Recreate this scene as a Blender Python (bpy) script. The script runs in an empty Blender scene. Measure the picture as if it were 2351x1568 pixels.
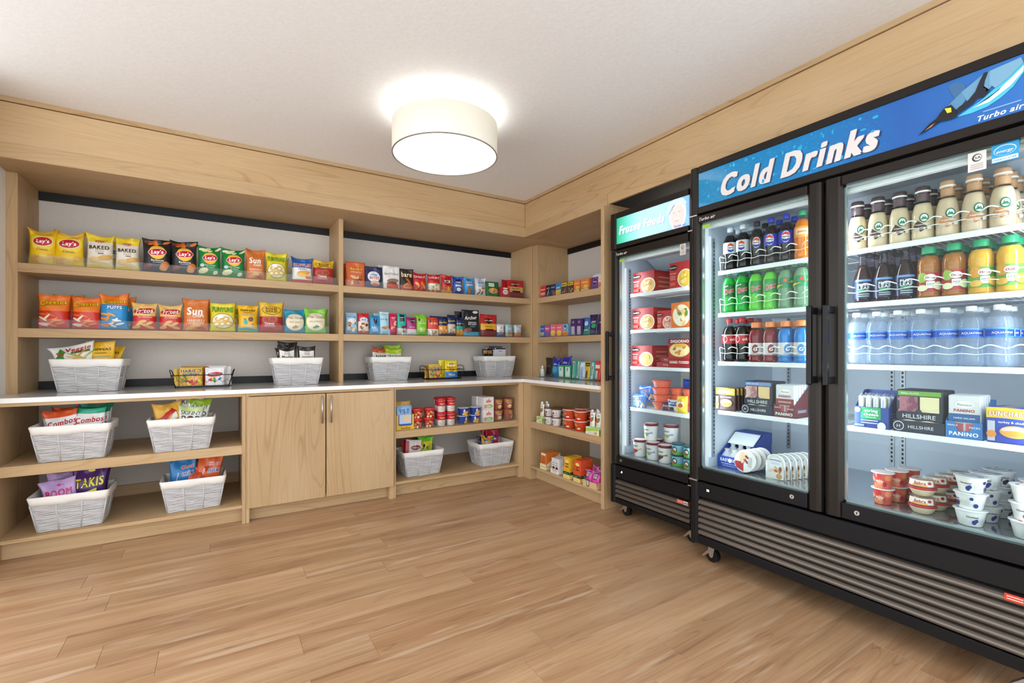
import bpy, math, random
from mathutils import Matrix, Vector
R = math.radians
scene = bpy.context.scene
COL = scene.collection

# ------------------------------------------------------------------ camera
cam_data = bpy.data.cameras.new('camera')
cam_data.sensor_width = 36.0
cam_data.lens = 36.0 * 1078.45 / 2351.0
cam_data.shift_y = (806.15 - 784.0) / 2351.0
cam_data.clip_start = 0.05
camera = bpy.data.objects.new('camera', cam_data)
COL.objects.link(camera)
camera.location = (-2.32, -3.502, 1.1044)
camera.rotation_euler = (R(90), 0, -0.5574)
scene.camera = camera

# ------------------------------------------------------------------ world, exposure
world = bpy.data.worlds.new('lobby_daylight')
scene.world = world
world.use_nodes = True
_bg = world.node_tree.nodes['Background']
_bg.inputs[0].default_value = (0.91, 0.96, 1.0, 1)
_bg.inputs[1].default_value = 3.0
scene.view_settings.view_transform = 'Standard'
scene.view_settings.look = 'None'
scene.view_settings.gamma = 1.0
scene.view_settings.use_curve_mapping = False
scene.view_settings.exposure = 0.0
scene.cycles.transparent_max_bounces = 24
scene.cycles.max_bounces = 6
scene.cycles.diffuse_bounces = 3
scene.cycles.glossy_bounces = 3
scene.cycles.use_light_tree = False

# the room's measures (metres); fascia planes are y = 0 and x = 0
H, ZCB, ZST, ZSB, ZFB = 2.445, 2.420, 2.202, 2.120, 2.138
A, D, L, CF = 0.257, 0.63, -0.047, -0.062
S1, S2, SH, CT, LS, BS = 1.61, 1.236, 0.052, 0.86, 0.502, 0.12
X0, X1, XD0, XD1, XR = -3.342, -3.294, -1.542, -1.508, 0.238
YBL, YS0, YS1 = 0.171, -1.033, -1.066

# ------------------------------------------------------------------ colours and materials
def lin(h):
    h = h.lstrip('#')
    c = [int(h[i:i + 2], 16) / 255 for i in (0, 2, 4)]
    return tuple(x / 12.92 if x <= .04045 else ((x + .055) / 1.055) ** 2.4 for x in c) + (1,)

_mats = {}
def newmat(name):
    m = bpy.data.materials.new(name)
    m.use_nodes = True
    nt = m.node_tree
    return m, nt, nt.nodes['Principled BSDF']

def node(nt, kind, **kw):
    n = nt.nodes.new(kind)
    for k, v in kw.items():
        if k.startswith('i_'):
            key = k[2:]
            n.inputs[int(key) if key.isdigit() else key].default_value = v
        else:
            setattr(n, k, v)
    return n

def M(hexcol, rough=.42, metal=0.0, kind='film', emit=0.0, alpha=None):
    """plain coloured stuff with a little procedural unevenness"""
    key = (hexcol, rough, metal, kind, emit)
    if key in _mats:
        return _mats[key]
    m, nt, b = newmat('%s_%s' % (kind, hexcol))
    c = lin(hexcol)
    tc = node(nt, 'ShaderNodeTexCoord')
    nz = node(nt, 'ShaderNodeTexNoise', i_Scale=38.0 if kind == 'film' else 14.0, i_Detail=2.0)
    nt.links.new(tc.outputs['Object'], nz.inputs['Vector'])
    mr = node(nt, 'ShaderNodeMapRange', i_3=.94, i_4=1.05)
    nt.links.new(nz.outputs['Fac'], mr.inputs['Value'])
    hs = node(nt, 'ShaderNodeHueSaturation', i_Color=c)
    nt.links.new(mr.outputs[0], hs.inputs['Value'])
    nt.links.new(hs.outputs[0], b.inputs['Base Color'])
    b.inputs['Roughness'].default_value = rough
    b.inputs['Metallic'].default_value = metal
    if kind == 'powder_coat':
        b.inputs['Specular IOR Level'].default_value = .22
    if kind == 'film':
        bp = node(nt, 'ShaderNodeBump', i_Strength=.25, i_Distance=.004)
        nt.links.new(nz.outputs['Fac'], bp.inputs['Height'])
        nt.links.new(bp.outputs[0], b.inputs['Normal'])
    if emit:
        nt.links.new(hs.outputs[0], b.inputs['Emission Color'])
        b.inputs['Emission Strength'].default_value = emit
    _mats[key] = m
    return m

def emat(hexcol, s):
    key = ('emit', hexcol, s)
    if key not in _mats:
        m = bpy.data.materials.new('glow_' + hexcol); m.use_nodes = True
        nt = m.node_tree; nt.nodes.clear()
        o = node(nt, 'ShaderNodeOutputMaterial'); e = node(nt, 'ShaderNodeEmission', i_Color=lin(hexcol), i_Strength=s)
        nt.links.new(e.outputs[0], o.inputs[0]); _mats[key] = m
    return _mats[key]

def clear(name, tint, ior=1.45, gloss=1.0, rough=.02, milk=0.0, milkcol='ffffff'):
    """thin clear plastic or glass: see-through with fresnel reflection and optional milkiness"""
    key = ('clear', name)
    if key in _mats:
        return _mats[key]
    m = bpy.data.materials.new(name); m.use_nodes = True
    nt = m.node_tree; nt.nodes.clear()
    o = node(nt, 'ShaderNodeOutputMaterial')
    t = node(nt, 'ShaderNodeBsdfTransparent', i_Color=lin(tint))
    g = node(nt, 'ShaderNodeBsdfGlossy', i_Color=(gloss, gloss, gloss, 1), i_Roughness=rough)
    f = node(nt, 'ShaderNodeFresnel', i_IOR=ior)
    gm = node(nt, 'ShaderNodeNewGeometry'); inv = node(nt, 'ShaderNodeMath', operation='SUBTRACT', i_0=1.0); ml = node(nt, 'ShaderNodeMath', operation='MULTIPLY')
    nt.links.new(gm.outputs['Backfacing'], inv.inputs[1]); nt.links.new(inv.outputs[0], ml.inputs[0]); nt.links.new(f.outputs[0], ml.inputs[1])
    mx = node(nt, 'ShaderNodeMixShader')
    nt.links.new(ml.outputs[0], mx.inputs[0]); nt.links.new(t.outputs[0], mx.inputs[1]); nt.links.new(g.outputs[0], mx.inputs[2])
    out = mx
    if milk:
        d = node(nt, 'ShaderNodeBsdfDiffuse', i_Color=lin(milkcol))
        m2 = node(nt, 'ShaderNodeMixShader', i_0=milk)
        nt.links.new(mx.outputs[0], m2.inputs[1]); nt.links.new(d.outputs[0], m2.inputs[2]); out = m2
    nt.links.new(out.outputs[0], o.inputs[0])
    _mats[key] = m
    return m

def wood(name, axis, light, mid, dark, ring=9.0, along=.55, across=5.5, rough=.5, contrast=1.0, streak=.5, chalk=0.0, spec=.35, bigs=(.9, 3.2), line=.13, mask0=.30):
    """oak veneer: contour lines of a stretched noise give cathedral grain, plus fine fibres along `axis`"""
    m, nt, b = newmat(name)
    tc = node(nt, 'ShaderNodeTexCoord'); oi = node(nt, 'ShaderNodeObjectInfo')
    cm = node(nt, 'ShaderNodeCombineXYZ')
    mu = node(nt, 'ShaderNodeMath', operation='MULTIPLY', i_1=37.0)
    nt.links.new(oi.outputs['Random'], mu.inputs[0])
    for i in range(3):
        nt.links.new(mu.outputs[0], cm.inputs[i])
    ad = node(nt, 'ShaderNodeVectorMath', operation='ADD')
    nt.links.new(tc.outputs['Object'], ad.inputs[0]); nt.links.new(cm.outputs[0], ad.inputs[1])
    def mapped(al, ac):
        s = [ac, ac, ac]; s[axis] = al
        mp = node(nt, 'ShaderNodeMapping'); mp.inputs['Scale'].default_value = s
        nt.links.new(ad.outputs[0], mp.inputs['Vector']); return mp
    n1 = node(nt, 'ShaderNodeTexNoise', i_Scale=1.0, i_Detail=2.2, i_Roughness=.45, i_Distortion=.35)
    nt.links.new(mapped(along, across).outputs[0], n1.inputs['Vector'])
    mm = node(nt, 'ShaderNodeMath', operation='MULTIPLY', i_1=ring)
    fr = node(nt, 'ShaderNodeMath', operation='PINGPONG', i_1=.5)
    nt.links.new(n1.outputs['Fac'], mm.inputs[0]); nt.links.new(mm.outputs[0], fr.inputs[0])
    n2 = node(nt, 'ShaderNodeTexNoise', i_Scale=1.0, i_Detail=4.0, i_Roughness=.65)
    nt.links.new(mapped(3.5, 130.0).outputs[0], n2.inputs['Vector'])
    n3 = node(nt, 'ShaderNodeTexNoise', i_Scale=1.0, i_Detail=2.0)
    nt.links.new(mapped(*bigs).outputs[0], n3.inputs['Vector'])
    # ring lines only where the cathedral mask allows
    rp = node(nt, 'ShaderNodeMapRange', i_1=.0, i_2=line, i_3=1.0, i_4=.0)
    nt.links.new(fr.outputs[0], rp.inputs['Value'])
    msk = node(nt, 'ShaderNodeMapRange', i_1=.45, i_2=.62, i_3=mask0, i_4=1.0)
    nt.links.new(n3.outputs['Fac'], msk.inputs['Value'])
    rm = node(nt, 'ShaderNodeMath', operation='MULTIPLY'); nt.links.new(rp.outputs[0], rm.inputs[0]); nt.links.new(msk.outputs[0], rm.inputs[1])
    fb = node(nt, 'ShaderNodeMapRange', i_1=.35, i_2=.7, i_3=0.0, i_4=streak)
    nt.links.new(n2.outputs['Fac'], fb.inputs['Value'])
    sm = node(nt, 'ShaderNodeMath', operation='ADD'); nt.links.new(rm.outputs[0], sm.inputs[0]); nt.links.new(fb.outputs[0], sm.inputs[1])
    big = node(nt, 'ShaderNodeMapRange', i_1=.3, i_2=.7, i_3=0.0, i_4=1.0)
    nt.links.new(n3.outputs['Fac'], big.inputs['Value'])
    mixb = node(nt, 'ShaderNodeMix', data_type='RGBA'); mixb.inputs[6].default_value = lin(light); mixb.inputs[7].default_value = lin(mid)
    nt.links.new(big.outputs[0], mixb.inputs[0])
    dk = node(nt, 'ShaderNodeMath', operation='MULTIPLY', i_1=.55 * contrast, use_clamp=True); nt.links.new(sm.outputs[0], dk.inputs[0])
    mixd = node(nt, 'ShaderNodeMix', data_type='RGBA'); mixd.inputs[7].default_value = lin(dark)
    nt.links.new(dk.outputs[0], mixd.inputs[0]); nt.links.new(mixb.outputs[2], mixd.inputs[6])
    col = mixd.outputs[2]
    if chalk:
        ck = node(nt, 'ShaderNodeMapRange', i_1=.57, i_2=.7, i_3=0.0, i_4=chalk)
        n4 = node(nt, 'ShaderNodeTexNoise', i_Scale=1.0, i_Detail=3.0)
        nt.links.new(mapped(2.0, 26.0).outputs[0], n4.inputs['Vector'])
        nt.links.new(n4.outputs['Fac'], ck.inputs['Value'])
        c2 = node(nt, 'ShaderNodeMath', operation='MULTIPLY'); nt.links.new(ck.outputs[0], c2.inputs[0]); nt.links.new(msk.outputs[0], c2.inputs[1])
        mixc = node(nt, 'ShaderNodeMix', data_type='RGBA'); mixc.inputs[7].default_value = lin('e9d3b6')
        nt.links.new(c2.outputs[0], mixc.inputs[0]); nt.links.new(col, mixc.inputs[6]); col = mixc.outputs[2]
    hv = node(nt, 'ShaderNodeMapRange', i_3=.93, i_4=1.06); nt.links.new(oi.outputs['Random'], hv.inputs['Value'])
    hs = node(nt, 'ShaderNodeHueSaturation'); nt.links.new(col, hs.inputs['Color']); nt.links.new(hv.outputs[0], hs.inputs['Value'])
    nt.links.new(hs.outputs[0], b.inputs['Base Color'])
    b.inputs['Roughness'].default_value = rough
    b.inputs['Specular IOR Level'].default_value = spec
    bp = node(nt, 'ShaderNodeBump', i_Strength=.12, i_Distance=.001)
    nt.links.new(sm.outputs[0], bp.inputs['Height']); nt.links.new(bp.outputs[0], b.inputs['Normal'])
    return m

OAK = {}
for _ax, _k in ((0, 'x'), (1, 'y'), (2, 'z')):
    OAK[_k] = wood('pale_oak_' + _k, _ax, 'ccae86', 'c09e72', '84633e', ring=30, along=.30, across=3.4, contrast=.62, streak=.55)
FLOORWOOD = wood('vinyl_plank', 0, 'cba57f', 'ae8460', '76563d', ring=16, along=.6, across=8.0, rough=.36, contrast=.72, streak=.8, chalk=.45, spec=.4, bigs=(.8, 11.0))

def plaster(name, hexcol, scale, strength, rough=.9):
    m, nt, b = newmat(name)
    tc = node(nt, 'ShaderNodeTexCoord')
    nz = node(nt, 'ShaderNodeTexNoise', i_Scale=scale, i_Detail=4.0, i_Roughness=.6)
    nt.links.new(tc.outputs['Object'], nz.inputs['Vector'])
    mr = node(nt, 'ShaderNodeMapRange', i_1=.35, i_2=.65, i_3=.97, i_4=1.02); nt.links.new(nz.outputs['Fac'], mr.inputs['Value'])
    hs = node(nt, 'ShaderNodeHueSaturation', i_Color=lin(hexcol)); nt.links.new(mr.outputs[0], hs.inputs['Value'])
    nt.links.new(hs.outputs[0], b.inputs['Base Color'])
    bp = node(nt, 'ShaderNodeBump', i_Strength=strength, i_Distance=.006); nt.links.new(nz.outputs['Fac'], bp.inputs['Height'])
    nt.links.new(bp.outputs[0], b.inputs['Normal']); b.inputs['Roughness'].default_value = rough
    return m

CEIL = plaster('ceiling_texture', 'eeeeee', 60, .12)
WALLP = plaster('wall_paint', 'dad3cb', 90, .10)
WALLW = plaster('woven_wallpaper', 'f3f1ec', 160, .30)
QUARTZ = M('f4f2f0', .08, kind='quartz')
BLACKM = M('17171a', .33, kind='powder_coat')
BLACKG = M('131315', .22, kind='powder_coat')
BRONZE = M('2f2b28', .28, .5, kind='powder_coat')
DARKRAIL = M('0b0b0f', .5, kind='painted_rail')
WHITEP = M('f1f4f8', .35, kind='plastic')
STEEL = M('c9cacc', .25, .95, kind='metal')
NICKEL = M('bdb7b0', .3, .9, kind='metal')
GLASS = clear('door_glass', 'f6fbfa', 1.32, .8, .0)
ACRYL = clear('clear_acrylic', 'f9fbfb', 1.40, .9, .02, milk=.012)
WIREW = M('eef1f5', .35, kind='wire')
LEDM = emat('eaf4ff', 1.05)

# ------------------------------------------------------------------ mesh building
class MB:
    """collects shapes in one mesh with several materials"""
    def __init__(self):
        self.v, self.f, self.fm, self.ms, self.sm = [], [], [], [], []
    def mi(self, m):
        if m not in self.ms:
            self.ms.append(m)
        return self.ms.index(m)
    def add(self, vs, fs, m, smooth=False):
        o = len(self.v); i = self.mi(m)
        self.v.extend(vs)
        for f in fs:
            self.f.append(tuple(k + o for k in f)); self.fm.append(i); self.sm.append(smooth)
        return self
    def box(self, x0, x1, y0, y1, z0, z1, m):
        vs = [(x, y, z) for x in (x0, x1) for y in (y0, y1) for z in (z0, z1)]
        return self.add(vs, [(0, 1, 3, 2), (4, 6, 7, 5), (0, 4, 5, 1), (2, 3, 7, 6), (0, 2, 6, 4), (1, 5, 7, 3)], m)
    def bbox(self, x0, x1, y0, y1, z0, z1, m, b=.002):
        """box with chamfered vertical & horizontal edges"""
        vs, fs = [], []
        pts = {}
        for xi, x in enumerate((x0, x1)):
            for yi, y in enumerate((y0, y1)):
                for zi, z in enumerate((z0, z1)):
                    sx, sy, sz = (1 - 2 * xi) * b, (1 - 2 * yi) * b, (1 - 2 * zi) * b
                    for ax, p in enumerate(((x, y + sy, z + sz), (x + sx, y, z + sz), (x + sx, y + sy, z))):
                        pts[(xi, yi, zi, ax)] = len(vs); vs.append(p)
        q = lambda a, bb, c, d: fs.append((a, bb, c, d))
        for s in (0, 1):
            q(*[pts[(s, j, k, 0)] for j, k in ((0, 0), (0, 1), (1, 1), (1, 0))])
            q(*[pts[(j, s, k, 1)] for j, k in ((0, 0), (1, 0), (1, 1), (0, 1))])
            q(*[pts[(j, k, s, 2)] for j, k in ((0, 0), (0, 1), (1, 1), (1, 0))])
        for i in (0, 1):
            for j in (0, 1):
                q(pts[(i, j, 0, 0)], pts[(i, j, 1, 0)], pts[(i, j, 1, 1)], pts[(i, j, 0, 1)])
                q(pts[(i, 0, j, 0)], pts[(i, 1, j, 0)], pts[(i, 1, j, 2)], pts[(i, 0, j, 2)])
                q(pts[(0, i, j, 1)], pts[(1, i, j, 1)], pts[(1, i, j, 2)], pts[(0, i, j, 2)])
                for k in (0, 1):
                    fs.append((pts[(i, j, k, 0)], pts[(i, j, k, 1)], pts[(i, j, k, 2)]))
        return self.add(vs, fs, m)
    def tube(self, pts, r, m, n=6, closed=False, smooth=True):
        P = [Vector(p) for p in pts]; k = len(P); vs, fs = [], []
        up0 = Vector((0, 0, 1))
        for i, p in enumerate(P):
            a = P[(i - 1) % k] if (closed or i > 0) else p
            c = P[(i + 1) % k] if (closed or i < k - 1) else p
            t = (c - a).normalized()
            up = up0 if abs(t.z) < .9 else Vector((1, 0, 0))
            s = t.cross(up).normalized(); u = s.cross(t)
            for j in range(n):
                q = 2 * math.pi * j / n
                vs.append(tuple(p + s * (math.cos(q) * r) + u * (math.sin(q) * r)))
        for i in range(k if closed else k - 1):
            for j in range(n):
                a, b2 = i * n + j, i * n + (j + 1) % n
                c, d = ((i + 1) % k) * n + (j + 1) % n, ((i + 1) % k) * n + j
                fs.append((a, b2, c, d))
        if not closed:
            fs.append(tuple(range(n))[::-1]); fs.append(tuple((k - 1) * n + j for j in range(n)))
        return self.add(vs, fs, m, smooth)
    def lathe(self, prof, m, n=20, cx=0, cy=0, z=0, smooth=True, cap=True, sx=1.0):
        vs, fs = [], []
        for r, h in prof:
            for j in range(n):
                q = 2 * math.pi * j / n
                vs.append((cx + math.cos(q) * r * sx, cy + math.sin(q) * r, z + h))
        k = len(prof)
        for i in range(k - 1):
            for j in range(n):
                fs.append((i * n + j, i * n + (j + 1) % n, (i + 1) * n + (j + 1) % n, (i + 1) * n + j))
        self.add(vs, fs, m, smooth)
        if cap:
            o = len(self.v) - len(vs)
            if prof[0][0] > 1e-5:
                self.f.append(tuple(o + j for j in range(n))[::-1]); self.fm.append(self.mi(m)); self.sm.append(False)
            if prof[-1][0] > 1e-5:
                self.f.append(tuple(o + (k - 1) * n + j for j in range(n))); self.fm.append(self.mi(m)); self.sm.append(False)
        return self
    def prism(self, poly, h0, h1, m, axis=2):
        """extrude a 2-D polygon along an axis"""
        k = len(poly)
        def p3(p, h):
            return (p[0], p[1], h) if axis == 2 else ((p[0], h, p[1]) if axis == 1 else (h, p[0], p[1]))
        vs = [p3(p, h0) for p in poly] + [p3(p, h1) for p in poly]
        fs = [tuple(range(k))[::-1], tuple(range(k, 2 * k))] + [(i, (i + 1) % k, k + (i + 1) % k, k + i) for i in range(k)]
        return self.add(vs, fs, m)
    def mesh(self, name):
        me = bpy.data.meshes.new(name)
        me.from_pydata(self.v, [], self.f)
        for m in self.ms:
            me.materials.append(m)
        me.polygons.foreach_set('material_index', self.fm)
        me.polygons.foreach_set('use_smooth', self.sm)
        me.update()
        return me
    def build(self, name, parent=None, fix=False):
        me = self.mesh(name)
        if fix:
            import bmesh
            bm = bmesh.new(); bm.from_mesh(me); bmesh.ops.recalc_face_normals(bm, faces=bm.faces); bm.to_mesh(me); bm.free()
        return obj(name, me, parent)

def obj(name, me, parent=None, loc=None, rot=None):
    o = bpy.data.objects.new(name, me)
    COL.objects.link(o)
    if parent:
        o.parent = parent
    if loc is not None:
        o.location = loc
    if rot is not None:
        o.rotation_euler = rot
    return o

def tag(o, label, cat, group=None):
    o['label'] = label; o['category'] = cat
    if group:
        o['group'] = group
    return o

def thing(name, label, cat, loc=(0, 0, 0), rz=0.0, group=None):
    o = bpy.data.objects.new(name, None); COL.objects.link(o)
    o.empty_display_size = .05
    o.location = loc; o.rotation_euler = (0, 0, rz)
    return tag(o, label, cat, group)

def struct(o):
    o['kind'] = 'structure'
    return o

def part(name, parent, m, *boxes, b=0.0):
    """one mesh part made of a few (bevelled) boxes"""
    mb = MB()
    for bx in boxes:
        if b:
            mb.bbox(*bx, m, b)
        else:
            mb.box(*bx, m)
    return mb.build(name, parent)

def copy_tree(o, parent=None):
    c = o.copy(); COL.objects.link(c)
    c.parent = parent
    for ch in KIDS.get(o.name, []):
        KIDS.setdefault(c.name, []).append(copy_tree(ch, c))
    return c
KIDS = {}
def kids_of(o):
    """register an object's tree so that it can be copied without searching the scene"""
    KIDS[o.name] = [c for c in o.children]
    for c in KIDS[o.name]:
        if c.children:
            kids_of(c)
    return o

ORD = ['first', 'second', 'third', 'fourth', 'fifth', 'sixth', 'seventh', 'eighth', 'ninth', 'tenth', 'eleventh', 'twelfth', 'thirteenth', 'fourteenth', 'fifteenth', 'sixteenth', 'seventeenth', 'eighteenth']
# ------------------------------------------------------------------ room shell
XB0, YB0 = -4.7, -4.5      # how far floor and ceiling run on behind the camera
struct(MB().box(XB0, D + .1, YB0, D + .1, -.08, -.0035, M('6b4a2f', .8, kind='subfloor')).build('floor'))
FLOOR = bpy.data.objects['floor']
_rng = random.Random(11)
_pw = .152
_joint_seed = {}
row = 0
y = .02
while y > -4.45:
    x = XB0 + .1 + _rng.random() * 1.1
    xs = [XB0]
    while x < D - .15:
        xs.append(x); x += 1.22
    xs.append(D)
    for i in range(len(xs) - 1):
        a, b_ = xs[i] + .0004, xs[i + 1] - .0004
        if b_ < -5.0:
            continue
        me = MB().bbox(-(b_ - a) / 2, (b_ - a) / 2, -_pw / 2 + .0003, _pw / 2 - .0003, -.004, 0.0, FLOORWOOD, .0006).mesh('plank')
        o = obj('plank', me, FLOOR, ((a + b_) / 2, y - _pw / 2, 0))
    y -= _pw
struct(MB().box(XB0, D + .1, YB0, D + .1, H, H + .08, CEIL).build('ceiling'))
struct(MB().box(X0 - .1, D + .1, D, D + .1, 0, H, WALLP).build('wall_back'))
struct(MB().box(D, D + .1, YB0, D, 0, H, WALLP).build('wall_right'))
struct(MB().box(X0 - .1, X0, -.30, D, 0, H, WALLW).build('wall_left'))

# fascia boards round the top: upper board, proud lower board, thin ceiling strip with a shadow line
def trim(n, *boxes, m, b=.0015):
    return struct(part('trim_%d' % n, None, m, *boxes, b=b))
trim(1, (X0, -.0, 0, .02, ZST - .01, ZCB - .004), m=OAK['x'])
trim(2, (X0, -.0, -.008, .02, ZSB, ZST), m=OAK['x'])
trim(3, (X0, -.0, -.006, .02, ZCB, H), m=OAK['x'])
trim(4, (0, .02, -3.6, .0, ZFB, ZCB - .004), m=OAK['y'])
trim(5, (-.010, .0, YS0 - .02, -.0, ZSB, ZST), m=OAK['y'])
trim(6, (-.006, .02, -3.6, -.0, ZCB, H), m=OAK['y'])
trim(7, (X0, D, .0203, D, ZSB, ZSB + .018), m=OAK['x'])
trim(8, (.0, D, YS1, -.0005, ZSB, ZSB + .018), m=OAK['y'])
# dark mounting rails screwed to the back walls
trim(9, (X1, XD0, D - .012, D, ZSB - .055, ZSB), m=DARKRAIL)
trim(10, (XD1, XR, D - .012, D, ZSB - .055, ZSB), m=DARKRAIL)
trim(11, (D - .012, D, YS0, YBL, ZSB - .055, ZSB), m=DARKRAIL)
trim(12, (X1, XD0, D - .012, D, CT, CT + .052), m=DARKRAIL)
trim(13, (XD1, XR, D - .012, D, CT, CT + .052), m=DARKRAIL)
trim(14, (D - .012, D, YS0, YBL, CT, CT + .052), m=DARKRAIL)

# ------------------------------------------------------------------ joinery
def unit(name, label, cat='shelving'):
    return thing(name, label, cat)
B = .0012
u = unit('wall_shelving', 'pale oak wall shelving with two bays above the long white counter')
part('side_panel', u, OAK['z'], (X0, X1, A, D, CT, ZSB), b=B)
part('divider_panel', u, OAK['z'], (XD0, XD1, A, D, CT, ZSB), b=B)
part('side_panel', u, OAK['z'], (XR, XR + .019, A, D, CT, ZSB), b=B)
for x0, x1 in ((X1, XD0), (XD1, XR)):
    for z in (S1, S2):
        part('shelf', u, OAK['x'], (x0, x1, A, D - .013, z - SH, z), b=B)
u = unit('corner_shelving', 'narrow oak wall shelving between the room corner and the freezer')
part('corner_post', u, OAK['z'], (A, D, YBL, A - .0002, CT, ZSB), b=B)
for z in (S1, S2):
    part('shelf', u, OAK['y'], (A, D - .013, YS0, YBL, z - SH, z), b=B)

tag(part('end_panel', None, OAK['z'], (L, D - .001, YS1, YS0 - .0005, 0, ZSB - .0005), b=B), 'full height oak end panel between the corner shelves and the freezer', 'panel')
# one L-shaped quartz worktop
mb = MB(); mb.prism([(X0, CF), (CF, CF), (CF, YS0), (D, YS0), (D, D), (X0, D)], CT - .026, CT, QUARTZ)
tag(mb.build('countertop', fix=True), 'glossy white quartz worktop running in an L along both shelved walls', 'countertop')
ZA = CT - .026
AP = .02
u = unit('base_shelving', 'open oak base shelving holding four lined baskets left of the doors')
part('side_panel', u, OAK['z'], (X0, X1, L, D, 0, ZA), b=B)
part('side_panel', u, OAK['z'], (-2.196, -2.175, L, D, 0, ZA), b=B)
part('shelf', u, OAK['x'], (X1, -2.196, L, D - .001, LS - .055, LS), b=B)
part('bottom_shelf', u, OAK['x'], (X1, -2.196, L, D - .001, BS - .02, BS), b=B)
part('toe_board', u, OAK['x'], (X1, -2.196, .023, .04, 0, BS - .02))
part('apron', u, OAK['x'], (X1, -2.196, L, L + .02, ZA - AP, ZA), b=B)
part('baseboard_strip', u, OAK['x'], (X1, -2.196, D - .02, D - .001, BS, BS + .07))
u = unit('base_cabinet', 'closed oak base cabinet with two doors and long bar handles', 'cabinet')
part('side_panel', u, OAK['z'], (-2.174, -2.155, L, D - .001, 0, ZA), b=B)
part('side_panel', u, OAK['z'], (-1.243, -1.208, L, D - .001, 0, ZA), b=B)
part('back_panel', u, OAK['z'], (-2.155, -1.243, D - .02, D - .001, BS, ZA))
part('bottom_board', u, OAK['x'], (-2.155, -1.243, L + .002, D - .02, BS - .02, BS))
part('toe_board', u, OAK['x'], (-2.155, -1.243, .023, .04, 0, BS - .02))
part('apron', u, OAK['x'], (-2.155, -1.243, L, L + .02, ZA - AP, ZA), b=B)
for x0, x1, hx in ((-2.168, -1.697, -1.722), (-1.690, -1.216, -1.664)):
    d = part('door', u, OAK['z'], (x0, x1, L - .021, L - .002, .098, .811), b=.0015)
    mb = MB()
    mb.tube([(hx, L - .052, .612), (hx, L - .052, .800)], .006, NICKEL, 10)
    for z in (.645, .767):
        mb.tube([(hx, L - .052, z), (hx, L - .0215, z)], .0045, NICKEL, 8)
    mb.build('handle', d)
u = unit('base_shelving', 'open oak base shelving with canned meals above two baskets at the corner')
part('side_panel', u, OAK['z'], (-1.207, -1.193, L, D, 0, ZA), b=B)
part('corner_stile', u, OAK['z'], (-.092, -.0475, L, L + .02, 0, ZA), b=B)
part('side_panel', u, OAK['z'], (-.092, -.072, L + .02, D, 0, ZA), b=B)
part('shelf', u, OAK['x'], (-1.193, -.092, L, D - .001, LS - .055, LS), b=B)
part('bottom_shelf', u, OAK['x'], (-1.193, -.092, L, D - .001, BS - .02, BS), b=B)
part('toe_board', u, OAK['x'], (-1.193, -.092, .023, .04, 0, BS - .02))
part('apron', u, OAK['x'], (-1.193, -.092, L, L + .02, ZA - AP, ZA), b=B)
u = unit('base_shelving', 'short open oak base shelving of cups and snack boxes beside the freezer')
part('corner_stile', u, OAK['z'], (L, L + .02, -.148, L, 0, ZA), b=B)
part('side_panel', u, OAK['z'], (L + .02, D, -.148, -.128, 0, ZA), b=B)
part('shelf', u, OAK['y'], (L, D - .001, YS0, -.148, LS - .055, LS), b=B)
part('bottom_shelf', u, OAK['y'], (L, D - .001, YS0, -.148, BS - .02, BS), b=B)
part('toe_board', u, OAK['y'], (.023, .04, YS0, -.148, 0, BS - .02))
part('apron', u, OAK['y'], (L, L + .02, YS0, -.148, ZA - AP, ZA), b=B)

# ------------------------------------------------------------------ ceiling lamp
def drum_lamp(x, y, label):
    u = thing('drum_ceiling_light', label, 'ceiling light', (x, y, H), 0, 'drum ceiling lights')
    sh = bpy.data.materials.get('lamp_linen')
    if not sh:
        sh = bpy.data.materials.new('lamp_linen'); sh.use_nodes = True
        nt = sh.node_tree; b_ = nt.nodes['Principled BSDF']
        wv = node(nt, 'ShaderNodeTexNoise', i_Scale=220.0); mr = node(nt, 'ShaderNodeMapRange', i_3=.96, i_4=1.03)
        hs = node(nt, 'ShaderNodeHueSaturation', i_Color=lin('efe9d9'))
        nt.links.new(wv.outputs['Fac'], mr.inputs['Value']); nt.links.new(mr.outputs[0], hs.inputs['Value'])
        nt.links.new(hs.outputs[0], b_.inputs['Base Color']); nt.links.new(hs.outputs[0], b_.inputs['Emission Color'])
        b_.inputs['Emission Strength'].default_value = .08; b_.inputs['Roughness'].default_value = .9
    r, z0, z1 = .292, -.245, -.075
    MB().lathe([(r, z0), (r, z1), (r - .004, z1), (r - .004, z0), (r, z0)], sh, 72, cap=False).build('shade', u)
    MB().lathe([(0, z0 + .004), (r - .006, z0 + .004), (r - .006, z0 + .008), (0, z0 + .008)], emat('fffdf8', 2.6), 72, cap=False, smooth=False).build('diffuser', u)
    MB().lathe([(r + .0008, z0 - .001), (r + .0008, z0 + .003), (r - .006, z0 + .003), (r - .006, z0 - .001), (r + .0008, z0 - .001)], M('8f897d', .5, kind='metal'), 72, cap=False).build('rim', u)
    mb = MB(); mb.lathe([(.06, -.03), (.06, 0)], WHITEP, 24)
    for q in range(3):
        an = q * 2.094
        mb.tube([(.03 * math.cos(an), .03 * math.sin(an), -.02), ((r - .003) * math.cos(an), (r - .003) * math.sin(an), z1 - .01)], .003, WHITEP, 6)
    mb.build('mount', u)
    ld = bpy.data.lights.new('bulb_light', 'AREA'); ld.shape = 'DISK'; ld.size = .46; ld.energy = 1.7; ld.color = (1, .97, .92)
    lo = bpy.data.objects.new('bulb_light', ld); COL.objects.link(lo); lo.parent = u; lo.location = (0, 0, -.17); lo.rotation_euler = (R(180), 0, 0)
    return u
drum_lamp(-1.24, -1.06, 'cream drum ceiling light above the middle of the floor')
drum_lamp(-3.60, -3.95, 'unseen cream drum ceiling light added behind the camera as fill light')  # assumed fixture out of view, added for more light from the camera side
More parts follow.
